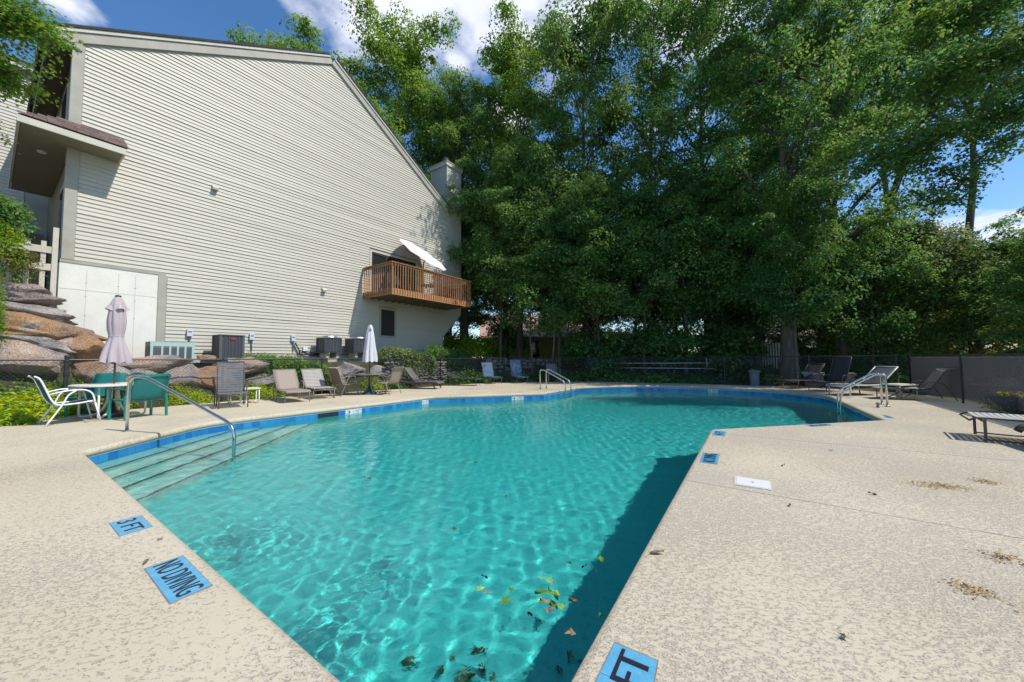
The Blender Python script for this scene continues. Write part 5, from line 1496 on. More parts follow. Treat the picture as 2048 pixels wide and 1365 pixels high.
# ---- balcony contents
def bl_place(x, y, z): return HL(x, -y, z)
FZ = BZ0 + .252
t = thing('parasol', 'open white cantilever parasol tilted over the balcony', 'parasol', bl_place(24.55, -1.0, FZ), HROT)
cx, cz = 0.9, 2.08
mb = MB(); nr = 8; R_ = 1.42
UN = Vector((.14, -.62, .77)).normalized(); UA = Vector((1, 0, 0)); UA = (UA - UN * UA.dot(UN)).normalized(); UB = UN.cross(UA)
def can(u, a, dz=0):
    x, y = R_ * u * math.cos(a), R_ * u * math.sin(a); z = .10 * (1 - u ** 1.5) + dz
    sag = -.05 * u * (1 - abs(math.cos(a * 4)))
    z += sag
    q = Vector((-.20, -.25, 2.40)) + UA * x + UB * y + UN * z
    return (q.x, q.y, q.z)
rows = [[can(u, 2 * math.pi * k / 48) for k in range(49)] for u in (0.02, .25, .5, .75, 1.0)]
obj('canopy', MB().sheet(rows, .006), M['canvas_white'], t, smooth=True)
mb = MB()
for k in range(8): mb.tube([can(.03, 2 * math.pi * k / 8, -.03), can(.98, 2 * math.pi * k / 8, -.02)], .010, 5)
obj('rib', mb, M['bronze'], t)
obj('pole', MB().tube([(0, .0, 0), (0.0, .0, 1.95), (.1, -.05, 2.3)], .03, 10), M['bronze'], t, smooth=True)
patio_chair('patio_chair', 'dark chair on the balcony in front of the glass door', bl_place(23.2, -1.1, FZ), HROT + rad(30), M['metal_black'], M['sling_dark'], 'curved')
tt_ = round_table('small round bistro table on the balcony under the white parasol', bl_place(24.6, -1.35, FZ), .42, M['metal_black'], M['metal_black'], 'dark')
patio_chair('patio_chair', 'brown chair on the balcony right of the bistro table', bl_place(25.5, -1.2, FZ), HROT + rad(170), M['bronze'], M['sling_brown'], 'curved')
patio_chair('patio_chair', 'dark brown chair at the right end of the balcony', bl_place(26.3, -1.3, FZ), HROT + rad(200), M['bronze'], M['sling_dark'], 'curved')
t = thing('barbecue', 'covered black barbecue at the left end of the balcony', 'barbecue', bl_place(22.2, -1.3, FZ), HROT)
obj('cover', MB().add([(-.45, -.32, 0), (.45, -.32, 0), (.45, .32, 0), (-.45, .32, 0), (-.32, -.24, .95), (.30, -.24, .80), (.30, .24, .80), (-.32, .24, 1.0)], [(0, 3, 2, 1), (4, 5, 6, 7), (0, 1, 5, 4), (1, 2, 6, 5), (2, 3, 7, 6), (3, 0, 4, 7)]), M['screen_black'], t)
obj('wheel', MB().lathe([(.07, 0), (.07, .05)], 12, (-.3, -.34, .02)), M['black_plastic'], t)

# ---- flower planter on the right
c = Vector((11.10, 7.28, 0))
t = thing('flower_planter', 'dark wooden planter of yellow flowers by the right fence, cut by the photo edge', 'planter', c, az2rot(170))
w2, b2, h2 = 1.0, .72, .36
obj('box', MB().add([(-b2, -.22, 0), (b2, -.22, 0), (b2, .22, 0), (-b2, .22, 0), (-w2, -.33, h2), (w2, -.33, h2), (w2, .33, h2), (-w2, .33, h2)], [(0, 3, 2, 1), (4, 5, 6, 7), (0, 1, 5, 4), (1, 2, 6, 5), (2, 3, 7, 6), (3, 0, 4, 7)]), M['planter'], t)
PLANTER = t
# ---- deck umbrella shadows etc. come from the objects themselves
# ---- lamp seen through the trees
t = thing('street_lamp', 'grey dome street lamp half hidden in the leaves left of the oak', 'lamp', Yd(1519, 660, 24) * Vector((1, 1, 0)) if False else Vector((Yd(1519, 660, 24).x, 24, 0)))
zl_ = Yd(1519, 662, 24).z
obj('post', MB().lathe([(.05, -.2), (.04, zl_ - .1)], 8), M['metal_black'], t)
obj('shade', MB().lathe([(.42, zl_ - .10), (.40, zl_ - .02), (.16, zl_ + .14), (.10, zl_ + .30), (.03, zl_ + .36)], 18), M['stone_grey'], t)
# ---- distant houses
def far_house(label, x, y, rot, w, dp, h, z0, wallm, roofm, rh, wins):
    t = thing('house', label, 'house', (x, y, z0), rot)
    obj('wall', MB().box(-w / 2, w / 2, 0, dp, -.5, h), wallm, t)
    mb = MB(); o = .45
    mb.add([(-w / 2 - o, -o, h - .05), (w / 2 + o, -o, h - .05), (w / 2 + o, dp / 2, h + rh), (-w / 2 - o, dp / 2, h + rh), (-w / 2 - o, dp + o, h - .05), (w / 2 + o, dp + o, h - .05),
            (-w / 2 - o, -o, h - .2), (w / 2 + o, -o, h - .2), (-w / 2 - o, dp + o, h - .2), (w / 2 + o, dp + o, h - .2)], [(0, 1, 2, 3), (3, 2, 5, 4), (0, 6, 7, 1), (1, 7, 9, 5, 2), (0, 3, 4, 8, 6), (6, 8, 9, 7)])
    obj('roof', mb, roofm, t)
    for (a, b, c_, d_) in wins:
        f = obj('window', MB().box(a - .08, b + .08, -.06, -.001, c_ - .08, d_ + .08), M['white_paint'], t)
        obj('pane', MB().box(a, b, -.07, -.061, c_, d_), M['glass_dark'], f)
    return t
x0 = Yd(1085, 720, 36).x
far_house('low yellow house with faded red roof seen under the dark trees', x0, 36, rad(3), 11.5, 8, 2.5, .95, M['house_yellow'], M['roof_pink'], 2.6, [(-4.6, -3.6, .9, 1.9), (-1.2, -.3, .2, 2.1), (1.6, 2.4, .7, 2.0), (3.3, 4.6, .8, 1.9)])
x0 = Yd(1660, 690, 27).x
far_house('grey roofed house behind the big oak trunks on the right', x0, 27, rad(-22), 14, 8, 1.9, .1, M['stone_grey'], M['roof_grey'], 3.2, [(-3, -2, .6, 1.5), (2, 3, .6, 1.5)])
# dark picket fence left of the oak
a, b = Yd(1470, 700, 21.0), Yd(1556, 700, 19.0)
t = thing('picket_fence', 'weathered grey picket fence behind the chain link left of the oak', 'fence', (a.x, a.y, 0), math.atan2(b.y - a.y, b.x - a.x))
L = (b - a).to_2d().length
pm = MB().box(-.035, .035, -.012, .012, .2, 2.0).mesh('picket', M['fence_wood'])
k = 0
while k * .135 < L + 1.2: mobj('picket', pm, t, (k * .135 - .4, 0, 0)); k += 1
for zz in (.5, 1.7): obj('rail', MB().box(-.5, L + .8, .013, .05, zz, zz + .08), M['stain_wood'], t)
# long weathered fence / pergola posts further left behind the trees
a, b = Yd(1195, 716, 23.0), Yd(1300, 716, 22.0)
t = thing('picket_fence', 'short run of weathered pickets behind the pool poles', 'fence', (a.x, a.y, 0), math.atan2(b.y - a.y, b.x - a.x))
L = (b - a).to_2d().length
for k in range(int(L / .16)): mobj('picket', pm, t, (k * .16, 0, -.35))
obj('rail', MB().box(0, L, .013, .05, 1.1, 1.2), M['stain_wood'], t)
# ================================================================ ROCKS
def rock_mesh(seed, rx, ry, rz, rough=.22, sub=4, slab=0.0):
    bm = bmesh.new(); bmesh.ops.create_icosphere(bm, subdivisions=sub, radius=1)
    V = np.array([v.co[:] for v in bm.verts]); rg = np.random.default_rng(seed)
    # planar facets: clip the sphere with random planes
    for k in range(20):
        nv = rg.normal(size=3); nv /= np.linalg.norm(nv); lim = rg.uniform(.55, .84)
        d = V @ nv; m = d > lim; V[m] -= np.outer(d[m] - lim, nv) * .93
    for k in range(14):
        w = rg.normal(size=3) * (2 + k * .9); V *= (1 + rough * .32 / (1 + k * .55) * np.sin(V @ w + rg.uniform(0, 6)))[:, None]
    if slab:
        V[:, 0] *= 1 + slab * .10 * np.sin(V[:, 2] * 14 + 1)
    V *= (rx, ry, rz)
    for v, c in zip(bm.verts, V): v.co = c
    me = bpy.data.meshes.new('boulder'); bm.to_mesh(me); bm.free()
    me.polygons.foreach_set('use_smooth', [True] * len(me.polygons))
    try: me.set_sharp_from_angle(angle=rad(17))
    except Exception: pass
    return me
def boulder(label, px, py, n_, rx, ry, rz, m, seed, rot=(0, 0, 0), slab=0, group='boulders of the bank', zoff=0):
    """centre seen at the photo pixel, standing n_ metres in front of the house wall plane"""
    t_, z_ = HW(px, py, n_)
    me = rock_mesh(seed, rx, ry, rz * (1.35 if slab else 1.05), slab=slab); me.materials.append(M[m])
    o = bpy.data.objects.new('boulder', me); COL.objects.link(o)
    o.location = HL(t_, n_, z_ + zoff); o.rotation_euler = (rot[0], rot[1], HROT + rot[2])
    tag(o, label, 'boulder', group)
boulder('huge pinkish-grey granite boulder behind the chain link at the left edge', 45, 715, 1.62, 1.05, .60, .72, 'rock_pink', 11, (0, 0, .05))
boulder('long rusty brown slab boulder lying across the top of the bank', 85, 665, 1.25, 1.35, .8, .36, 'rock_rust', 12, (0, .16, 0), 1)
boulder('thin dark grey slab wedged under the long rusty slab', 80, 690, 1.6, 1.05, .5, .16, 'rock_grey', 13, (0, .16, 0), 1)
boulder('bright orange-brown boulder right of the slabs, against the white foundation', 172, 700, 1.45, .52, .55, .52, 'rock_rust', 14, (0, .2, .3))
boulder('small tan rock wedged between the slabs and the orange boulder', 132, 697, 1.6, .40, .4, .36, 'rock_pink', 15)
boulder('flat grey rock below the picket fence', 55, 628, .85, .95, .7, .26, 'rock_grey', 16, (0, .08, 0), 1)
boulder('brown flat rock directly under the picket fence', 50, 593, .55, .9, .6, .24, 'rock_pink', 17, (0, .05, 0), 1)
boulder('rust streaked boulder behind the mauve parasol pole', 195, 745, 1.75, .55, .5, .42, 'rock_rust', 18)
boulder('dark grey rock low behind the closed mauve parasol', 225, 752, 1.9, .45, .45, .36, 'rock_grey', 19)
boulder('wide brown slab capping the wall under the green air conditioner', 300, 730, 1.75, 1.0, .5, .22, 'rock_pink', 20, (0, 0, 0), 1)
boulder('grey boulder low behind the teal chairs', 275, 765, 1.9, .7, .45, .40, 'rock_grey', 21)
boulder('large brown-purple boulder right of the teal chair', 352, 760, 1.75, .62, .55, .62, 'rock_pink', 22)
boulder('rusty boulder behind the dark strap lounger', 430, 765, 1.70, .85, .55, .58, 'rock_rust', 23)
boulder('small rust rock on the wall left of the dark square air conditioner', 412, 716, 1.45, .30, .3, .16, 'rock_rust', 24)
boulder('flat pale brown rock under the dark square air conditioner', 505, 736, 1.65, .75, .5, .24, 'rock_pink', 25, (0, 0, 0), 1)
boulder('dark low rock between the shrubs behind the tan loungers', 530, 762, 1.75, .8, .5, .32, 'rock_grey', 26)
boulder('dark rock hidden in the shrubs behind the tan loungers', 590, 765, 1.7, .9, .5, .38, 'rock_grey', 27)
boulder('orange-brown rock showing through the chain link left of the dining set', 655, 765, 1.75, .62, .5, .48, 'rock_rust', 28)
boulder('pale grey rock behind the dining table', 702, 740, 1.75, .75, .5, .40, 'rock_grey', 29)
boulder('grey rock in the wall behind the right dining chair', 760, 748, 1.7, .9, .5, .42, 'rock_grey', 30)
# ---- dry stone wall right of the vines: single stones
sw = thing('stone_wall', 'dry-stacked grey fieldstone wall beneath the ivy, behind the wicker lounger', 'wall', HL(22.6, 1.75, 0), HROT)
rg = random.Random(9)
smesh = []
for k in range(6):
    me = rock_mesh(60 + k, 1, 1, 1, rough=.2, sub=2); me.materials.append(M['rock_grey']); smesh.append(me)
z = .10
while z < 1.15:
    h_ = rg.uniform(.10, .15); x = -1.2 + rg.uniform(-.1, .1)
    while x < 2.4:
        w_ = rg.uniform(.14, .30)
        o = mobj('stone', rg.choice(smesh), sw, (x + w_ / 2, -.45 + (z - .5) * .12 + rg.uniform(-.05, .05), z + rg.uniform(-.02, .02))); o.scale = (w_ * .62, .22, h_ * .66); o.rotation_euler = (rg.uniform(-.2, .2), rg.uniform(-.15, .15), rg.choice([0, math.pi]) + rg.uniform(-.2, .2)); x += w_
    z += h_
# dark dry wall along the back, under the trees
dw = thing('stone_wall', 'low dark dry-stone wall under the trees behind the blue loungers', 'wall', (-1.6, 21.6, 0), az2rot(72))
z = .3; 
while z < 1.2:
    x = 0
    while x < 9.0:
        w_ = rg.uniform(.28, .5)
        o = mobj('stone', rg.choice(smesh), dw, (x + w_ / 2, rg.uniform(-.06, .06), z + rg.uniform(-.03, .06))); o.scale = (w_ * .6, .25, .13); x += w_
    z += .2
# ================================================================ VEGETATION
def leaf_geo(C, size, rng, up=0.8, shape='rhomb', aspect=.62, nrm=None):
    """C: (N,3) centres. Returns V, F arrays of small folded leaves, each its own island."""
    N = len(C)
    n = rng.normal(size=(N, 3)); n[:, 2] = np.abs(n[:, 2]) + up
    if nrm is not None: n = n * .55 + nrm * .9
    n /= np.linalg.norm(n, axis=1)[:, None]
    a = rng.normal(size=(N, 3)); a -= (a * n).sum(1)[:, None] * n; a /= np.linalg.norm(a, axis=1)[:, None]
    b = np.cross(n, a); s = (size * rng.uniform(.65, 1.25, N))[:, None]
    if shape == 'rhomb':
        P = [C - a * s * .5, C + b * s * aspect * .5 + n * s * .10 - a * s * .05, C + a * s * .5 - n * s * .05, C - b * s * aspect * .5 + n * s * .10 - a * s * .05]
        V = np.stack(P, 1).reshape(-1, 3); F = np.arange(N * 4).reshape(N, 4)
        return V, F
    # five-lobed maple outline (10-gon)
    an = np.array([90, 62, 40, 15, -25, -90, -155, 165, 140, 118]) * math.pi / 180; rr_ = np.array([.56, .26, .50, .24, .36, .16, .36, .24, .50, .26])
    P = [C + (a * math.sin(t) + b * math.cos(t)) * s * r + n * s * (.06 if i % 2 else -.02) for i, (t, r) in enumerate(zip(an, rr_))]
    V = np.stack(P, 1).reshape(-1, 3); F = np.arange(N * 10).reshape(N, 10)
    return V, F
def clumps(rng, P, per, sx, sz, droop=0.0):
    """P: clump centres -> leaf positions, flattened discs that droop at the rim"""
    N = len(P); q = rng.normal(size=(N, per, 3)) * np.array([sx, sx, sz])
    r2 = (q[..., 0] ** 2 + q[..., 1] ** 2)
    q[..., 2] -= droop * r2 / (sx * sx) * .18
    return (P[:, None, :] + q).reshape(-1, 3)
def pads(rng, P, per, sx, sz, droop):
    """leafy pads: leaves lie on the upper shell of flattened, tilted domes; returns positions and normals"""
    N = len(P)
    d = rng.normal(size=(N, per, 3)); d /= np.linalg.norm(d, axis=2)[..., None]; d[..., 2] = np.where(d[..., 2] < -.25, -d[..., 2], d[..., 2])
    sc = np.clip(rng.normal(1, .35, (N, 1, 1)), .45, 1.9)
    r = rng.uniform(.55, 1.0, (N, per, 1)) ** .5 * (1 + .22 * np.sin(d[..., :1] * 7 + rng.uniform(0, 6, (N, 1, 1))) * np.cos(d[..., 1:2] * 6))
    q = d * r * np.array([sx, sx, sz]) * sc * 1.55
    q[..., 2] -= droop * .14 * (q[..., :1] ** 2 + q[..., 1:2] ** 2)[..., 0] / sx
    q += rng.normal(size=q.shape) * .05
    nrm = d / np.array([1, 1, .6]); nrm /= np.linalg.norm(nrm, axis=2)[..., None]
    return (P[:, None, :] + q).reshape(-1, 3), nrm.reshape(-1, 3)
def tree_meshes(seed, H=20., base=.25, R=4.5, limbs=20, subs=7, per=26, leaf=.20, profile='oval', trunk_r=.28, lean=(0, 0), csx=.55, csz=.20, droop=1.0, lm='leaf_mid', bark='bark', shape='rhomb', fork=0):
    rng = np.random.default_rng(seed)
    mb = MB()
    # trunk
    k = 9; px = np.cumsum(rng.normal(0, .10, k)) * H / 20; py = np.cumsum(rng.normal(0, .10, k)) * H / 20; px -= px[0]; py -= py[0]
    TP_ = [Vector((px[i] + lean[0] * (i / (k - 1)) ** 1.3, py[i] + lean[1] * (i / (k - 1)) ** 1.3, H * .93 * i / (k - 1) - (.4 if i == 0 else 0))) for i in range(k)]
    rs = [trunk_r * (1.35 if i == 0 else (1 - .93 * (i / (k - 1)) ** 1.0)) for i in range(k)]
    mb.tube(curve(TP_, 2), [rs[0]] + list(np.interp(np.linspace(0, k - 1, 2 * (k - 1) + 1), range(k), rs))[1:], 10)
    def tpos(h):
        f = max(0, min(.999, h / (H * .93))) * (k - 1); i = int(f); return TP_[i].lerp(TP_[i + 1], f - i)
    cents = []
    for li in range(limbs):
        f = (li + rng.uniform(0, .8)) / limbs
        h0 = H * (base * .8 + (.90 - base * .8) * f)
        hn = (h0 / H - base) / (1 - base)
        if profile == 'oval': pr = math.sqrt(max(.05, 1 - (max(hn, 0) * 1.15 - .42) ** 2 / .62))
        elif profile == 'cone': pr = max(.12, 1 - .9 * max(0, hn))
        elif profile == 'column': pr = .75 if hn < .8 else .5
        else: pr = max(.2, math.sin(max(0.08, min(1, hn + .15)) * math.pi * .95))
        L = R * pr * rng.uniform(.75, 1.1); az = li * 2.399 + rng.uniform(-.4, .4)
        rise = L * rng.uniform(.25, .75) + (0 if hn < .75 else L * .5)
        p0 = tpos(h0); d = Vector((math.cos(az), math.sin(az), 0))
        pts = [p0, p0 + d * L * .35 + Vector((0, 0, rise * .55)), p0 + d * L * .7 + Vector((0, 0, rise * .9)), p0 + d * L + Vector((0, 0, rise * .95))]
        r0 = trunk_r * .38 * (1 - .6 * f)
        mb.tube(curve(pts, 2), list(np.linspace(r0, .012, 7)), 5, caps=False)
        for sI in range(subs):
            u = .30 + .70 * (sI + rng.uniform(0, 1)) / subs
            q = curve(pts, 2)[min(6, int(u * 6))]
            sl = (.35 + .25 * L / max(R, .1)) * R * .42 * rng.uniform(.5, 1.1)
            dv = Vector(rng.normal(size=3)); dv.z = dv.z * .45 + .1; dv.normalize(); dv = (dv + d * .5).normalized()
            e = q + dv * sl
            mb.tube([q, q.lerp(e, .5) + Vector((0, 0, .08)), e], [r0 * .35 + .006, r0 * .2 + .005, .004], 3, caps=False)
            for w in (.55, 1.0):
                cents.append(q.lerp(e, w) + Vector(rng.normal(size=3)) * .18)
    top = tpos(H * .9)
    for _ in range(int(subs * 6)): cents.append(top + Vector(rng.normal(size=3)) * R * .24 + Vector((0, 0, H * .03)))
    P = np.array([c[:] for c in cents])
    sc = np.clip(rng.normal(1, .3, len(P)), .5, 1.6)
    LP, NP = pads(rng, P, per, csx, csz, droop)
    V, F = leaf_geo(LP, leaf, rng, shape=shape, nrm=NP, up=.3)
    return mb.mesh('trunk', M[bark], True), np_mesh('crown', V, F, M[lm])
TMC = {}
LITTER = [((1885, 974), .22, .07, 'loose heap of dry seed husks on the right deck below the ladder'), ((1968, 964), .10, .05, 'small scatter of dry husks right of the larger heap'), ((2010, 1118), .09, .05, 'tan patch of dry husks at the right edge of the photo'), ((1950, 1183), .09, .06, 'tan patch of dry husks above the lower right corner')]
rng = np.random.default_rng(77)
for k, (p_, a_, b_, lab) in enumerate(LITTER):
    c_ = G(*p_); N_ = int(1400 * a_); q_ = rng.normal(size=(N_, 3)) * (a_ * .55, b_ * .8, 0); q_[:, 2] = np.abs(rng.normal(size=N_)) * .006 + .004
    V, F = leaf_geo(q_, .022, rng, up=1.5, aspect=.45); M.setdefault('husk', mat('husk', (0.40, 0.27, 0.10), .8, col2=(0.62, 0.48, 0.24), vscale=40))
    tag(mobj('plant_litter', np_mesh('plant_litter', V, F, M['husk']), None, (c_.x, c_.y, 0), rad(-15 + 9 * k)), lab, 'plant litter', 'dry husks on the deck')
def tree(key, label, x, y, rot=0, s=1.0, sz=None, group=None, z=None, name='tree', lm=None, spec=None):
    if key not in TMC: TMC[key] = tree_meshes(**SPEC[key])
    tr, cr_ = TMC[key]
    if lm:
        k2 = (key, lm)
        if k2 not in TMC:
            m2 = cr_.copy(); m2.materials.clear(); m2.materials.append(M[lm]); TMC[k2] = m2
        cr_ = TMC[k2]
    zz = gh(x, y) if z is None else z
    t = thing(name, label, 'tree', (x, y, zz), rot, group); t.scale = (s, s, sz or s)
    mobj('trunk', tr, t); mobj('crown', cr_, t)
    return t
SPEC = {
 'ash': dict(seed=1, H=22, base=.20, R=5.2, limbs=30, subs=8, per=92, leaf=.19, lm='leaf_mid', csx=.50, csz=.30),
 'maple': dict(seed=2, H=21, base=.14, R=5.0, limbs=30, subs=8, per=96, leaf=.20, lm='leaf_dark', csx=.55, csz=.26, droop=1.8, profile='oval'),
 'airy': dict(seed=3, H=22, base=.22, R=5.5, limbs=28, subs=8, per=70, leaf=.17, lm='leaf_mid', csx=.46, csz=.24),
 'bright': dict(seed=4, H=22, base=.22, R=4.6, limbs=32, subs=9, per=96, leaf=.19, lm='leaf_bright', csx=.48, csz=.36, droop=.6),
 'under': dict(seed=5, H=10, base=.08, R=3.6, limbs=26, subs=8, per=84, leaf=.15, lm='leaf_dark', csx=.40, csz=.18, droop=2.2, trunk_r=.13, profile='round'),
 'thin': dict(seed=6, H=9, base=.35, R=2.4, limbs=14, subs=7, per=50, leaf=.15, lm='leaf_dark', csx=.36, csz=.15, droop=1.8, trunk_r=.07),
 'small': dict(seed=7, H=6, base=.08, R=2.6, limbs=22, subs=8, per=70, leaf=.12, lm='leaf_mid', csx=.30, csz=.16, droop=1.2, trunk_r=.08, profile='round'),
 'high': dict(seed=9, H=22, base=.66, R=5.2, limbs=26, subs=9, per=70, leaf=.17, lm='leaf_mid', csx=.48, csz=.24),
 'under_hi': dict(seed=10, H=11, base=.34, R=3.4, limbs=24, subs=8, per=84, leaf=.15, lm='leaf_dark', csx=.40, csz=.17, droop=2.0, trunk_r=.10),
 'oak': dict(seed=8, H=24, base=.13, R=5.0, limbs=36, subs=8, per=80, leaf=.18, lm='leaf_mid', csx=.48, csz=.26, trunk_r=.42, bark='bark'),
}
def at(px, y): return Yd(px, 700, y).x
BGp = 'tall trees behind the pool fence'
T = [
 ('bright', 'bright green tree whose crown rises behind the left slope of the gable roof', 590, 30, 1.12, 1.17, 0),
 ('bright', 'bright green tree just right of the gable peak', 655, 30, .85, 1.05, 1),
 ('bright', 'sunlit yellow-green tree right of the roof above the chimney', 800, 27, .98, 1.12, 2),
 ('bright', 'tall sunlit tree directly behind the chimney', 893, 29, .8, .95, 3),
 ('bright', 'bright yellow-green tree left of the central dark maple', 1040, 26, .85, 1.08, 4),
 ('maple', 'tall dense maple in the middle, its lit top against the cloud', 1175, 23, .85, 1.10, 0),
 ('airy', 'tall airy tree right of the central maple', 1300, 23, .95, 1.12, 1),
 ('ash', 'tall ash with open crown above the pool poles', 1420, 22, .9, 1.10, 2),
 ('oak', 'great oak with thick grey trunk at the back fence', 1576, 16.9, .78, .92, 3),
 ('oak', 'tall dark-trunked tree right of the great oak', 1690, 17.4, .70, .92, 5),
 ('high', 'tall airy tree beyond the fence corner on the right', 1800, 20, .85, 1.0, 5),
 ('ash', 'tall leafy tree far behind the great oak', 1520, 27, .95, 1.10, 6),
 ('maple', 'dark maple behind the yellow house trees', 1010, 30, .85, .95, 2),
 ('high', 'tall tree filling the upper right corner of the photo', 1960, 18, .85, 1.0, 3),
]
for k, (key, lab, px, y, s, sz, r) in enumerate(T):
    tree(key, lab, at(px, y), y, r * 1.3 + .4, s, sz, BGp)
U = [
 ('under', 'dark layered understorey tree right of the chimney', 1015, 27.5, 1.1, 1.35),
 ('under_hi', 'dark understorey tree above the yellow house, left part', 1000, 23.5, 1.0, 1.10),
 ('under_hi', 'dark understorey tree above the yellow house, right part', 1120, 22.5, 1.0, 1.10),
 ('under', 'broad dark understorey tree left of the pool poles', 1200, 21.0, 1.0, 1.10),
 ('under', 'dark leafy tree above the middle of the pool poles', 1290, 20.5, 1.0, 1.05),
 ('under', 'dark leafy tree above the right end of the pool poles', 1370, 20.0, 1.0, 1.10),
 ('under', 'dark leafy tree left of the picket fence', 1450, 20.0, .95, 1.05),
 ('under', 'dark leafy tree close left of the great oak', 1525, 20.5, .85, .95),
 ('small', 'mid green sapling between the two thick trunks on the right', 1640, 19.5, .8, .95),
 ('small', 'bushy green tree behind the grey lounger at the fence corner', 1745, 16.6, 1.0, 1.15),
 ('small', 'grey-green bushy tree right of the fence corner', 1835, 17.0, 1.1, 1.25),
 ('small', 'yellowing bushy tree by the broken dead trunk', 1915, 18.5, 1.1, 1.1),
 ('small', 'low feathery tree in the gap of open sky on the right', 1875, 24.0, 1.2, 1.45),
 ('under', 'dense dark tree at the right edge behind the fence', 2045, 14.5, .72, .62),
 ('under', 'dark tree beyond the right fence past the right edge', 2150, 11.5, .60, .55),
]
for k, (key, lab, px, y, s, sz) in enumerate(U):
    tree(key, lab, at(px, y), y, k * 1.7, s, sz, 'lower trees behind the pool fence', lm=('leaf_rust' if 'yellowing' in lab else ('leaf_grey' if 'grey-green' in lab else None)))
for k, (px, y, lab) in enumerate([(1062, 20.8, 'thin dark trunk in front of the yellow house, leftmost of three'), (1106, 20.6, 'thin dark trunk in front of the yellow house, middle of three'), (1119, 21.4, 'thin dark trunk in front of the yellow house, rightmost of three')]):
    tree('thin', 'slender tree with ' + lab, at(px, y), y, k * 2.1, 1.0, 1.0, 'slender trees in front of the yellow house')
tree('oak', 'large dark tree with leaning trunk right of the house corner', at(932, 27.0), 27.0, 1.0, .85, .86, BGp, lm='leaf_dark')
for k, (px, y, s, sz) in enumerate([(1180, 27, 1.2, .95), (1270, 28, 1.2, .9), (1350, 27, 1.2, 1.0), (1440, 26, 1.1, .9), (1530, 25, 1.0, .9), (1640, 24.5, .9, .7), (1760, 23, .9, .62), (1180, 33, 1.3, 1.1), (1330, 34, 1.3, 1.1), (900, 33, 1.2, 1.0), (1480, 33, 1.3, 1.1), (1880, 27, 1.2, .80), (1990, 25, 1.2, .72), (2100, 23, 1.1, .70)]):
    tree('under', 'dark tree deep in the grove, ' + ['left of the pool poles', 'behind the left end of the poles', 'behind the middle of the poles', 'behind the right end of the poles', 'left of the oak', 'between the two thick trunks', 'behind the grey lounger', 'far back, left of the poles', 'far back, above the poles', 'far back, past the house corner', 'far back, left of the oak', 'behind the open sky gap', 'right of the open sky gap', 'at the far right edge'][k], at(px, y), y, k * 1.1, s, sz, 'trees deep in the grove')
tree('under_hi', 'leafy young tree whose crown hides the middle of the great oak trunk', at(1590, 16.1), 16.1, .5, .62, .80, None, lm='leaf_mid')

# leaning dark trunk with bare twigs on the right
def bare(label, pts, r0, r1, twigs=0, seed=1, spread=1.0):
    mb = MB(); c = curve(pts, 4); mb.tube(c, list(np.linspace(r0, r1, len(c))), 8)
    t = thing('tree', label, 'tree', pts[0]); o = Vector(pts[0]); mb.v = [tuple(Vector(v) - o) for v in mb.v]
    obj('trunk', mb, M['bark_dark'], t, smooth=True)
    rng = random.Random(seed); mb = MB()
    for k in range(twigs):
        q = c[int(len(c) * rng.uniform(.35, .98))] - o; d = Vector((rng.uniform(-.3, 1), rng.uniform(-.5, .5), rng.uniform(.3, 1.2))).normalized(); L = rng.uniform(.8, 2.4) * spread
        m = q + d * L * .5 + Vector((0, 0, rng.uniform(0, .15))); e = q + d * L + Vector((rng.uniform(-.2, .3), 0, rng.uniform(-.1, .2)))
        mb.tube([q, m, e], [.022, .014, .004], 4)
        for j in range(4):
            f = rng.uniform(.3, 1); b = q.lerp(e, f); mb.tube([b, b + Vector((rng.uniform(-.5, .6), rng.uniform(-.3, .3), rng.uniform(-.1, .6))) * L * .4], [.008, .003], 3)
    if twigs: obj('twigs', mb, M['bark'], t)
    return t
def P3(px, py, y): v = Yd(px, py, y); return (v.x, v.y, v.z)
bare('dark trunk leaning up to the right from the great trees towards the open sky', [P3(1742, 715, 17.2), P3(1745, 560, 17.2), P3(1768, 440, 17.0), P3(1800, 350, 16.8), P3(1835, 240, 16.5), P3(1855, 120, 16.2), P3(1900, 20, 16)], .20, .06)
bare('broken dead trunk with a forked top in the gap on the right', [P3(1922, 700, 18), P3(1921, 600, 18), P3(1924, 540, 18), P3(1928, 492, 18)], .13, .09)
bare('bare leafless sapling with fine twigs against the open sky', [P3(1790, 520, 19), P3(1815, 440, 19), P3(1850, 395, 19), P3(1900, 385, 19)], .04, .01, 16, 3)
# forked limb of the broken trunk
# ---- overhanging near branch, upper right
def bough(label, path, n_cl, per, leaf, m, spread, seed, r0=.05, y_th=.5, shape='rhomb', sz=.12, droop=1.0, up=.8, aspect=.62):
    rng = np.random.default_rng(seed)
    c = curve([P3(*p) for p in path], 6); mb = MB(); mb.tube(c, list(np.linspace(r0, .008, len(c))), 6)
    cents = []
    for k in range(n_cl):
        i = int(rng.uniform(.12, 1) * (len(c) - 1)); q = c[i]
        e = q + Vector((rng.normal(0, 1), rng.normal(0, y_th), rng.normal(0, .35) - .15)) * spread
        if k % 2 == 0: mb.tube([q, q.lerp(e, .5) + Vector((0, 0, .06)), e], [.012, .008, .003], 3, caps=False)
        cents.append(e); cents.append(q.lerp(e, .55))
    o = c[0]; t = thing('branch', label, 'tree branch', o)
    mb.v = [tuple(Vector(v) - o) for v in mb.v]; obj('limb', mb, M['bark_dark'], t, smooth=True)
    Pq = np.array([(p - o)[:] for p in cents]); LP, NP = pads(rng, Pq, per, .26 * spread ** .4, sz, droop)
    V, F = leaf_geo(LP, leaf, rng, shape=shape, up=up, aspect=aspect, nrm=NP); mobj('foliage', np_mesh('foliage', V, F, M[m]), t)
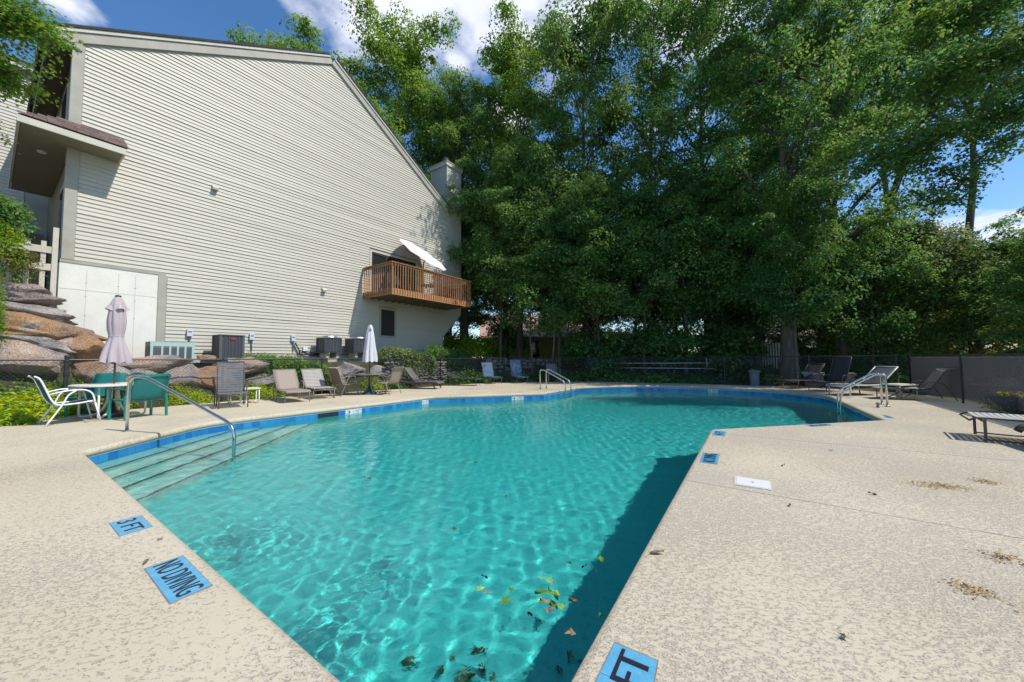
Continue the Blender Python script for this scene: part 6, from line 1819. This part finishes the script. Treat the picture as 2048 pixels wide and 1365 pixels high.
bough('lowest hanging bough with dark drooping leaves against the open sky on the right', [(2150, 230, 11), (2040, 270, 11.5), (1970, 310, 11.5), (1925, 360, 11.5), (1880, 415, 11.5)], 36, 30, .13, 'leaf_dark', .55, 31)
bough('broad dark bough reaching left over the fence corner, above the lowest one', [(2200, 150, 10), (2040, 210, 11), (1920, 260, 11.5), (1820, 300, 12), (1760, 330, 12)], 120, 30, .13, 'leaf_dark', .95, 32)
bough('high dark bough in the upper right corner', [(2250, -40, 10), (2080, 60, 10.5), (1960, 130, 11), (1850, 190, 11.5)], 120, 30, .14, 'leaf_dark', 1.1, 33)
bough('topmost bough crossing the upper right corner', [(2250, -200, 11), (2080, -60, 11), (1940, 20, 11.5), (1800, 60, 12)], 120, 30, .14, 'leaf_dark', 1.2, 34)
# ---- near tree, top left corner
bough('sunlit leafy bough hanging into the top left corner', [(-220, -80, 6.0), (-110, -20, 6.4), (-20, 20, 6.8), (55, 50, 7.0)], 150, 34, .085, 'leaf_bright', .55, 41, shape='maple', sz=.10)
bough('lower leafy bough in front of the neighbouring unit on the left', [(-220, 60, 6.2), (-120, 80, 6.6), (-40, 120, 7.0), (20, 185, 7.2)], 130, 32, .085, 'leaf_bright', .42, 42, shape='maple', sz=.10)
bough('thin drooping leafy twig left of the porch roof', [(-140, 180, 6.6), (-80, 210, 6.9), (-40, 245, 7.1), (-15, 275, 7.2)], 10, 16, .08, 'leaf_dark', .22, 43, shape='maple', sz=.06)

# ---- shrubs
def shrub(label, c, r, n_cl, per, leaf, m, seed, kind='shrub', name='shrub', group=None, shape='rhomb', up=.5, aspect=.62, sx=.10, sz=.06, stems=True, fill=.55):
    rng = np.random.default_rng(seed)
    d = rng.normal(size=(n_cl, 3)); d /= np.linalg.norm(d, axis=1)[:, None]
    d[:, 2] = np.abs(d[:, 2]) * 1.0 - .12
    rad_ = rng.uniform(fill, 1, n_cl)[:, None] * (1 + .18 * np.sin(d[:, :1] * 5 + seed) * np.cos(d[:, 1:2] * 4))
    P = d * rad_ * np.array(r)
    P[:, 2] = np.maximum(P[:, 2], .03 - 0)
    LP = clumps(rng, P, per, sx, sz, .6)
    nr = LP / np.array(r) ; nr /= (np.linalg.norm(nr, axis=1)[:, None] + 1e-6)
    V, F = leaf_geo(LP, leaf, rng, shape=shape, up=up, aspect=aspect, nrm=nr * .6)
    t = thing(name, label, kind, c, 0, group)
    mobj('foliage', np_mesh('foliage', V, F, M[m]), t)
    mb = MB()
    for k in range(14):
        e = P[rng.integers(n_cl)] * .9; mb.tube([(e[0] * .1, e[1] * .1, -.1), (e[0] * .5, e[1] * .5, e[2] * .6), tuple(e)], [.014, .009, .004], 4, caps=False)
    obj('stems', mb, M['bark_dark'], t)
    return t
def hs_(label, px, py, n_, r, n_cl, per, leaf, m, seed, **k):
    t_, z_ = HW(px, py, n_)
    p = HL(t_, n_, 0); shrub(label, (p.x, p.y, z_), r, n_cl, per, leaf, m, seed, **k)
FG = 'bright green leafy shrubs in the bed behind the white chair'
def bed(label, px, n_, base, r, *a, **k):
    # base stands on the mulch: ground position from the pixel column at n_
    t_, _ = HW(px, 740, n_); p = HL(t_, n_, 0); shrub(label, (p.x, p.y, base), r, *a, **k)
bed('bright green leafy shrub at the left edge behind the fence', 20, 2.95, -.02, (.75, .55, .62), 380, 16, .11, 'leaf_lime', 51, group=FG, aspect=.4)
bed('bright green shrub behind the white-framed chair', 75, 2.75, -.02, (.62, .50, .72), 400, 16, .10, 'leaf_lime', 52, group=FG, aspect=.42)
bed('dense mid green shrub filling the left of the bed', 40, 2.0, .05, (1.2, .6, .85), 600, 16, .09, 'leaf_bright', 53, group=FG)
bed('ferny low plant at the front of the bed by the left edge', 8, 3.7, -.02, (.65, .42, .38), 260, 14, .15, 'leaf_lime', 54, group=FG, aspect=.3)
bed('ferny low plant in front of the white chair legs', 62, 3.25, -.02, (.45, .35, .32), 180, 14, .13, 'leaf_lime', 55, group=FG, aspect=.3)
bed('leafy green shrub between the corner post and the teal chair', 125, 2.05, .05, (.5, .4, .95), 320, 14, .08, 'leaf_bright', 56, group=FG)
bed('small bright shrub under the cream table', 225, 2.1, 0, (.55, .35, .52), 260, 14, .07, 'leaf_lime', 57)
YB = 'yellow-green barberry shrubs along the fence'
bed('yellow-green barberry left of the dark strap lounger', 352, 2.15, 0, (.55, .42, .66), 380, 16, .05, 'leaf_lime', 58, group=YB)
bed('yellow-green barberry behind the handrail near the teal chair', 385, 2.35, 0, (.62, .40, .52), 380, 16, .05, 'leaf_lime', 59, group=YB)
bed('yellow-green barberry between the dark and the tan loungers', 500, 2.15, 0, (.78, .42, .68), 480, 16, .05, 'leaf_lime', 60, group=YB)
bed('low yellow-green barberry behind the first tan lounger', 545, 2.1, 0, (.5, .35, .5), 260, 16, .05, 'leaf_lime', 61, group=YB)
EG = 'shrubs spilling over the boulder wall'
hs_('rounded green shrub on the wall right of the dark square air conditioner', 520, 722, 1.55, (.75, .45, .34), 380, 16, .07, 'leaf_bright', 62, group=EG)
hs_('green juniper-like shrub spilling over the wall behind the first tan lounger', 575, 730, 1.7, (.9, .5, .42), 460, 16, .07, 'leaf_bright', 63, group=EG)
hs_('dark green shrub behind the second tan lounger', 615, 745, 1.85, (.85, .5, .48), 440, 16, .07, 'leaf_mid', 64, group=EG)
hs_('yellow-tipped shrub left of the dining chairs', 640, 745, 1.95, (.55, .45, .42), 300, 16, .06, 'leaf_lime', 65, group=EG)
VG = 'grey-green vines heaped over the fence right of the parasol'
hs_('mound of pale green vines behind the dining set', 790, 712, 1.7, (1.15, .6, .50), 620, 16, .09, 'leaf_grey', 66, group=VG)
hs_('pale vines hanging down the wall behind the right dining chair', 790, 745, 1.95, (1.0, .4, .55), 480, 16, .09, 'leaf_grey', 67, group=VG)
hs_('pale vines at the right end of the mound above the wicker lounger', 840, 722, 1.9, (.85, .45, .48), 420, 16, .09, 'leaf_grey', 68, group=VG)
bed('small yellow-green shrub behind the dining table', 735, 2.1, 0, (.8, .4, .62), 320, 16, .06, 'leaf_lime', 69)
bed('green shrub below the vines behind the dining chairs', 770, 2.2, 0, (.9, .35, .55), 320, 16, .07, 'leaf_mid', 70)
hs_('dark green shrub at the foot of the house corner', 872, 708, 1.2, (.9, .7, .55), 420, 16, .11, 'leaf_mid', 71)
hs_('leafy shrub right of the house corner over the stone wall', 905, 712, 1.4, (.9, .6, .42), 360, 16, .12, 'leaf_mid', 72)
p = Yd(935, 690, 25); shrub('sunlit yellow-green bushes seen past the leaning trunk', (p.x, p.y, p.z - .6), (2.6, 1.5, 1.6), 500, 18, .16, 'leaf_lime', 73, sx=.25, sz=.15)
# left conifer and japanese maple on the bank
t_, z_ = HW(2, 560, 1.6); q = HL(t_, 1.6, 0)
for k, (px, py, n_, r) in enumerate([(-15, 640, 1.9, (.60, .5, .75)), (-10, 560, 1.7, (.50, .5, .8)), (-12, 490, 1.6, (.55, .5, .6))]):
    pass
hs_('tall bright green conifer at the left edge of the photo', -50, 640, 1.9, (.38, .38, 1.9), 1300, 18, .055, 'leaf_bright', 74, kind='conifer', name='conifer', aspect=.3, sx=.07, sz=.05)
hs_('yellow-green weeping maple spreading in front of the picket fence', -6, 458, 1.35, (.40, .30, .15), 300, 18, .07, 'leaf_lime', 75, aspect=.35, sx=.10, sz=.04)
hs_('small weeping maple branch between the pickets', 42, 510, .75, (.34, .25, .13), 120, 16, .065, 'leaf_rust', 76, aspect=.35, sx=.08, sz=.03)
hs_('dark rhododendron at the left edge above the conifer', -5, 415, 1.3, (.45, .4, .34), 260, 16, .10, 'leaf_mid', 77, aspect=.4)
# back fence planting
for k, (px, y, r, m, lab) in enumerate([
    (1130, 20.6, (2.6, .8, .62), 'leaf_dark', 'dark ground-cover hedge behind the far pool ladder'),
    (1240, 19.9, (2.8, .8, .60), 'leaf_dark', 'dark ground-cover hedge below the pool poles'),
    (1345, 18.6, (2.2, .8, .42), 'leaf_dark', 'low dark ground cover below the right half of the pool poles'),
    (1010, 20.3, (2.6, .8, .55), 'leaf_dark', 'dark ivy bank behind the blue loungers'),
    (935, 19.6, (1.4, .6, .65), 'leaf_mid', 'dim green ivy left of the blue loungers'),
    (1250, 23.5, (5.5, 1.2, 1.5), 'leaf_dark', 'dark mass of shrubs behind the middle of the back fence'),
    (1400, 21.5, (4.5, 1.2, 1.4), 'leaf_dark', 'dark mass of shrubs behind the right half of the back fence'),
    (1540, 19.5, (3.0, 1.0, 1.1), 'leaf_dark', 'dark shrubs behind the great oak'),
    (1680, 18.0, (3.2, 1.0, .95), 'leaf_dark', 'dark shrubs behind the dark loungers'),
    (1800, 15.6, (2.4, .9, 1.25), 'leaf_dark', 'dark shrub behind the fence corner')]):
    x = at(px, y); shrub(lab, (x, y, gh(x, y)), r, int(160 * r[0] + 120), 22, .15, m, 80 + k, group='planting behind the back fence', sx=.22, sz=.12)
x, y = 11.55, 16.3; shrub('pale variegated shrub between the litter bin and the oak', (x, y, 0), (.55, .4, .55), 260, 14, .08, 'leaf_grey', 91)
for k, (px, py, lab) in enumerate([(1955, 770, 'weedy flowering plant at the foot of the right fence'), (1985, 775, 'second tangle of weeds at the right fence beside the planter')]):
    p = HL(25.0 - k * 1.0, 21.0); shrub(lab, (p.x, p.y, -.03), (.75, .4, .62), 240, 10, .075, 'leaf_grey', 92 + k, aspect=.3)
p = PLANTER.location; t = shrub('green foliage and flowers growing in the dark planter', (p.x, p.y, .34), (.26, .85, .20), 200, 14, .07, 'leaf_mid', 94, name='planter_flowers', kind='flowers')
rng = np.random.default_rng(2); C = np.stack([rng.uniform(-.9, -.3, 60), rng.uniform(-.25, .25, 60), rng.uniform(.04, .10, 60)], -1)
a = az2rot(170); C[:, :2] = C[:, :2] @ np.array([[math.cos(a), math.sin(a)], [-math.sin(a), math.cos(a)]])
V, F = leaf_geo(C, .085, rng, up=2.0, aspect=.9); mobj('blossoms', np_mesh('blossoms', V, F, M['flower']), t)

# ---- mulch chips and leaf litter in the bed
rng = np.random.default_rng(3); N = 9000
tt_ = rng.uniform(8, 25, N); nn_ = rng.uniform(1.6, 4.2, N); pts = np.array([ORG[:2] + a_ * AX[:2] + b_ * NX[:2] for a_, b_ in zip(tt_, nn_)])
k_ = ~inside(DECKP, pts[:, 0], pts[:, 1]); pts = pts[k_]
C = np.stack([pts[:, 0], pts[:, 1], ground_h(pts[:, 0], pts[:, 1]) + .012], -1)
V, F = leaf_geo(C, .06, rng, up=2.5, aspect=.4); tag(mobj('mulch', np_mesh('mulch', V, F, M['mulch'])), 'dark brown bark mulch under the shrubs along the left fence', 'mulch', kind='stuff')

# ---- leaves floating on the water
M['float_green'] = mat('float_green', (0.16, 0.32, 0.02), .4, col2=(0.07, 0.18, 0.02), vscale=14)
M['float_lime'] = mat('float_lime', (0.42, 0.50, 0.04), .4, col2=(0.25, 0.36, 0.03), vscale=14)
M['float_brown'] = mat('float_brown', (0.42, 0.27, 0.13), .6, col2=(0.14, 0.09, 0.06), vscale=14)
M['float_dark'] = mat('float_dark', (0.05, 0.07, 0.02), .5)
Z7 = lambda x, y: (880 + x / 4.267, 1100 + y / 4.267)
FL = [((345, 345), 'float_lime', .10, 'm', 'yellow-green maple leaf, leftmost floating leaf of the near group'), ((410, 358), 'float_brown', .09, 'm', 'curled brown leaf touching the leftmost yellow leaf'),
 ((545, 440), 'float_green', .15, 'm', 'large green maple leaf floating left of the leaf cluster'), ((612, 350), 'float_green', .08, 'm', 'small green leaf above the large single maple leaf'),
 ((870, 245), 'float_lime', .08, 'm', 'small lime leaf at the top of the leaf cluster'), ((920, 265), 'float_lime', .09, 'm', 'bright lime leaf beside the brown curl above the cluster'), ((975, 290), 'float_brown', .07, 'm', 'brown curled leaf above the cluster'),
 ((880, 370), 'float_green', .15, 'l', 'long green leaf at the left of the floating cluster'), ((965, 385), 'float_green', .14, 'l', 'green leaf pointing down in the middle of the cluster'), ((1000, 375), 'float_lime', .10, 'm', 'lime maple leaf at the right of the cluster'),
 ((855, 435), 'float_lime', .10, 'm', 'lime leaf at the lower left of the cluster'), ((915, 460), 'float_brown', .13, 'l', 'brown twisted leaf at the bottom of the cluster'), ((975, 480), 'float_green', .13, 'l', 'broad green leaf at the bottom of the cluster'),
 ((920, 520), 'float_brown', .11, 'm', 'brown leaf just below the cluster'), ((1048, 500), 'float_lime', .12, 'm', 'bright lime maple leaf right below the cluster'), ((1138, 440), 'float_brown', .09, 'l', 'dark curled leaf at the edge of the pool wall shadow'),
 ((1375, 90), 'float_green', .15, 'l', 'slender green willow leaf over the shadow near the right edge'), ((1103, 118), 'float_dark', .06, 'l', 'small dark oval leaf above the cluster'), ((1230, 147), 'float_dark', .05, 'l', 'thin dark fragment near the willow leaf'),
 ((1325, 183), 'float_brown', .04, 'm', 'tiny pale petal in the pool wall shadow'), ((1125, 705), 'float_brown', .11, 'm', 'orange-brown star-shaped leaf floating in the dark shadow'), ((1365, 562), 'float_green', .08, 'm', 'dark green leaf touching the right pool wall'),
 ((380, 236), 'float_dark', .06, 'l', 'thin dark sliver floating far left of the cluster'), ((768, 560), 'float_dark', .07, 'l', 'dark oval leaf below the floating cluster')]
def one_leaf(kind, size, seed):
    rg = random.Random(seed); mb = MB()
    if kind == 'm':
        an = [90, 66, 42, 15, -25, -90, -155, 165, 138, 114]; rr_ = [.58, .22, .50, .22, .38, .12, .38, .22, .50, .22]
        P = [Vector((math.cos(rad(a)) * r * rg.uniform(.85, 1.15), math.sin(rad(a)) * r * rg.uniform(.85, 1.15), 0)) * size for a, r in zip(an, rr_)]
        for p in P: p.z = .012 * rg.random() + (p.length ** 2) * rg.uniform(0, 2.5)
        mb.add([(0, 0, .006)] + P, [(0, i + 1, (i + 1) % 10 + 1) for i in range(10)])
    else:
        n = 8; L = [(size * (k / n - .5), .17 * size * math.sin(math.pi * k / n) ** .8) for k in range(n + 1)]
        mb.sheet([[(x, -w, .008 + abs(w) * .25), (x, 0, .004 + .02 * math.sin(x / size * 3)), (x, w, .008 + abs(w) * .25)] for x, w in L])
    return mb
for k, (p, m, s, kd, lab) in enumerate(FL):
    c = G(*Z7(*p), z=WATER_Z + .004)
    o = obj('floating_leaf', one_leaf(kd, s * .72, k), M[m], None, loc=c, rotz=k * 2.3 + (2.6 if kd == 'l' else 0)); tag(o, lab, 'leaf', 'leaves floating on the pool')
for k, (px, py, m, s, kd, lab) in enumerate([(955, 925, 'float_green', .09, 'l', 'small green leaf floating in the middle of the pool'), (908, 1060, 'float_dark', .09, 'm', 'dark leaf floating in the middle distance of the pool'), (1010, 992, 'float_green', .06, 'l', 'tiny green leaf floating beyond the middle'), (735, 957, 'float_green', .10, 'l', 'lime leaf floating near the end of the handrail')]):
    o = obj('floating_leaf', one_leaf(kd, s, 40 + k), M[m], None, loc=G(px, py, z=WATER_Z + .004), rotz=k); tag(o, lab, 'leaf', 'leaves floating on the pool')
# sunken debris; dark leaf shapes in the bottom row stand in for leaf shadows
rng = random.Random(8)
SK = [][:0] + [(820, 1322, .13), (880, 1335, .10), (930, 1345, .16), (960, 1330, .12), (1140, 1300, .12), (1160, 1310, .08), (1118, 1330, .09), (985, 1340, .10), (1075, 1240, .08), (905, 1312, .09), (958, 1295, .13), (1055, 1355, .1)]
SKL = ['left end of the bottom row', 'second from the left end of the row', 'left of the largest dark patch', 'right half of the largest dark patch', 'deep in the wall shadow, upper one', 'deep in the wall shadow, rightmost', 'deep in the wall shadow, lowest', 'just right of the largest dark patch', 'below the floating cluster', 'above the second leaf of the row', 'above the largest dark patch', 'beside the shadow edge at the bottom']
for k, (px, py, s) in enumerate(SK):
    c0_ = G(px, py, z=-.75); c0_.z = floor_z(c0_.x, c0_.y) + .02; 
    o = obj('sunken_leaf_and_shadow', one_leaf('m' if k % 2 else 'l', s * .85, 70 + k), M['float_dark'], None, loc=c0_, rotz=k * 1.9); tag(o, 'dark leaf shape for debris and leaf shadow on the pool floor, ' + SKL[k], 'leaf', 'sunken debris and leaf shadows on the pool floor')
    o.cycles.is_caustics_receiver = True
# litter on the deck
for k, (px, py, m, s, kd, lab) in enumerate([(1314, 1107, 'float_brown', .09, 'l', 'curled brown leaf on the deck beside the pool edge'), (1690, 1276, 'float_dark', .05, 'm', 'small black scrap on the right deck near the bottom'),
      (1662, 901, 'float_dark', .07, 'm', 'dark leaf lying on the right deck below the ladder'), (320, 1078, 'float_brown', .05, 'm', 'tiny brown leaf between the two left deck markers'), (292, 1125, 'float_brown', .06, 'l', 'rust-coloured twig beside the NO DIVING marker'),
      (1566, 932, 'float_dark', .05, 'l', 'thin dark twig on the deck right of the white lid'), (173, 845, 'float_brown', .10, 'm', 'dry leaf on the deck in front of the cream table'), (1745, 989, 'float_dark', .06, 'l', 'dark sliver of bark on the right deck'), (1580, 1011, 'float_dark', .05, 'l', 'small dark twig on the joint right of the lid')]):
    p = G(px, py, z=.006); o = obj('fallen_leaf', one_leaf(kd, s, 90 + k), M[m], None, loc=p, rotz=k * 1.3); tag(o, lab, 'leaf', 'fallen leaves on the deck')
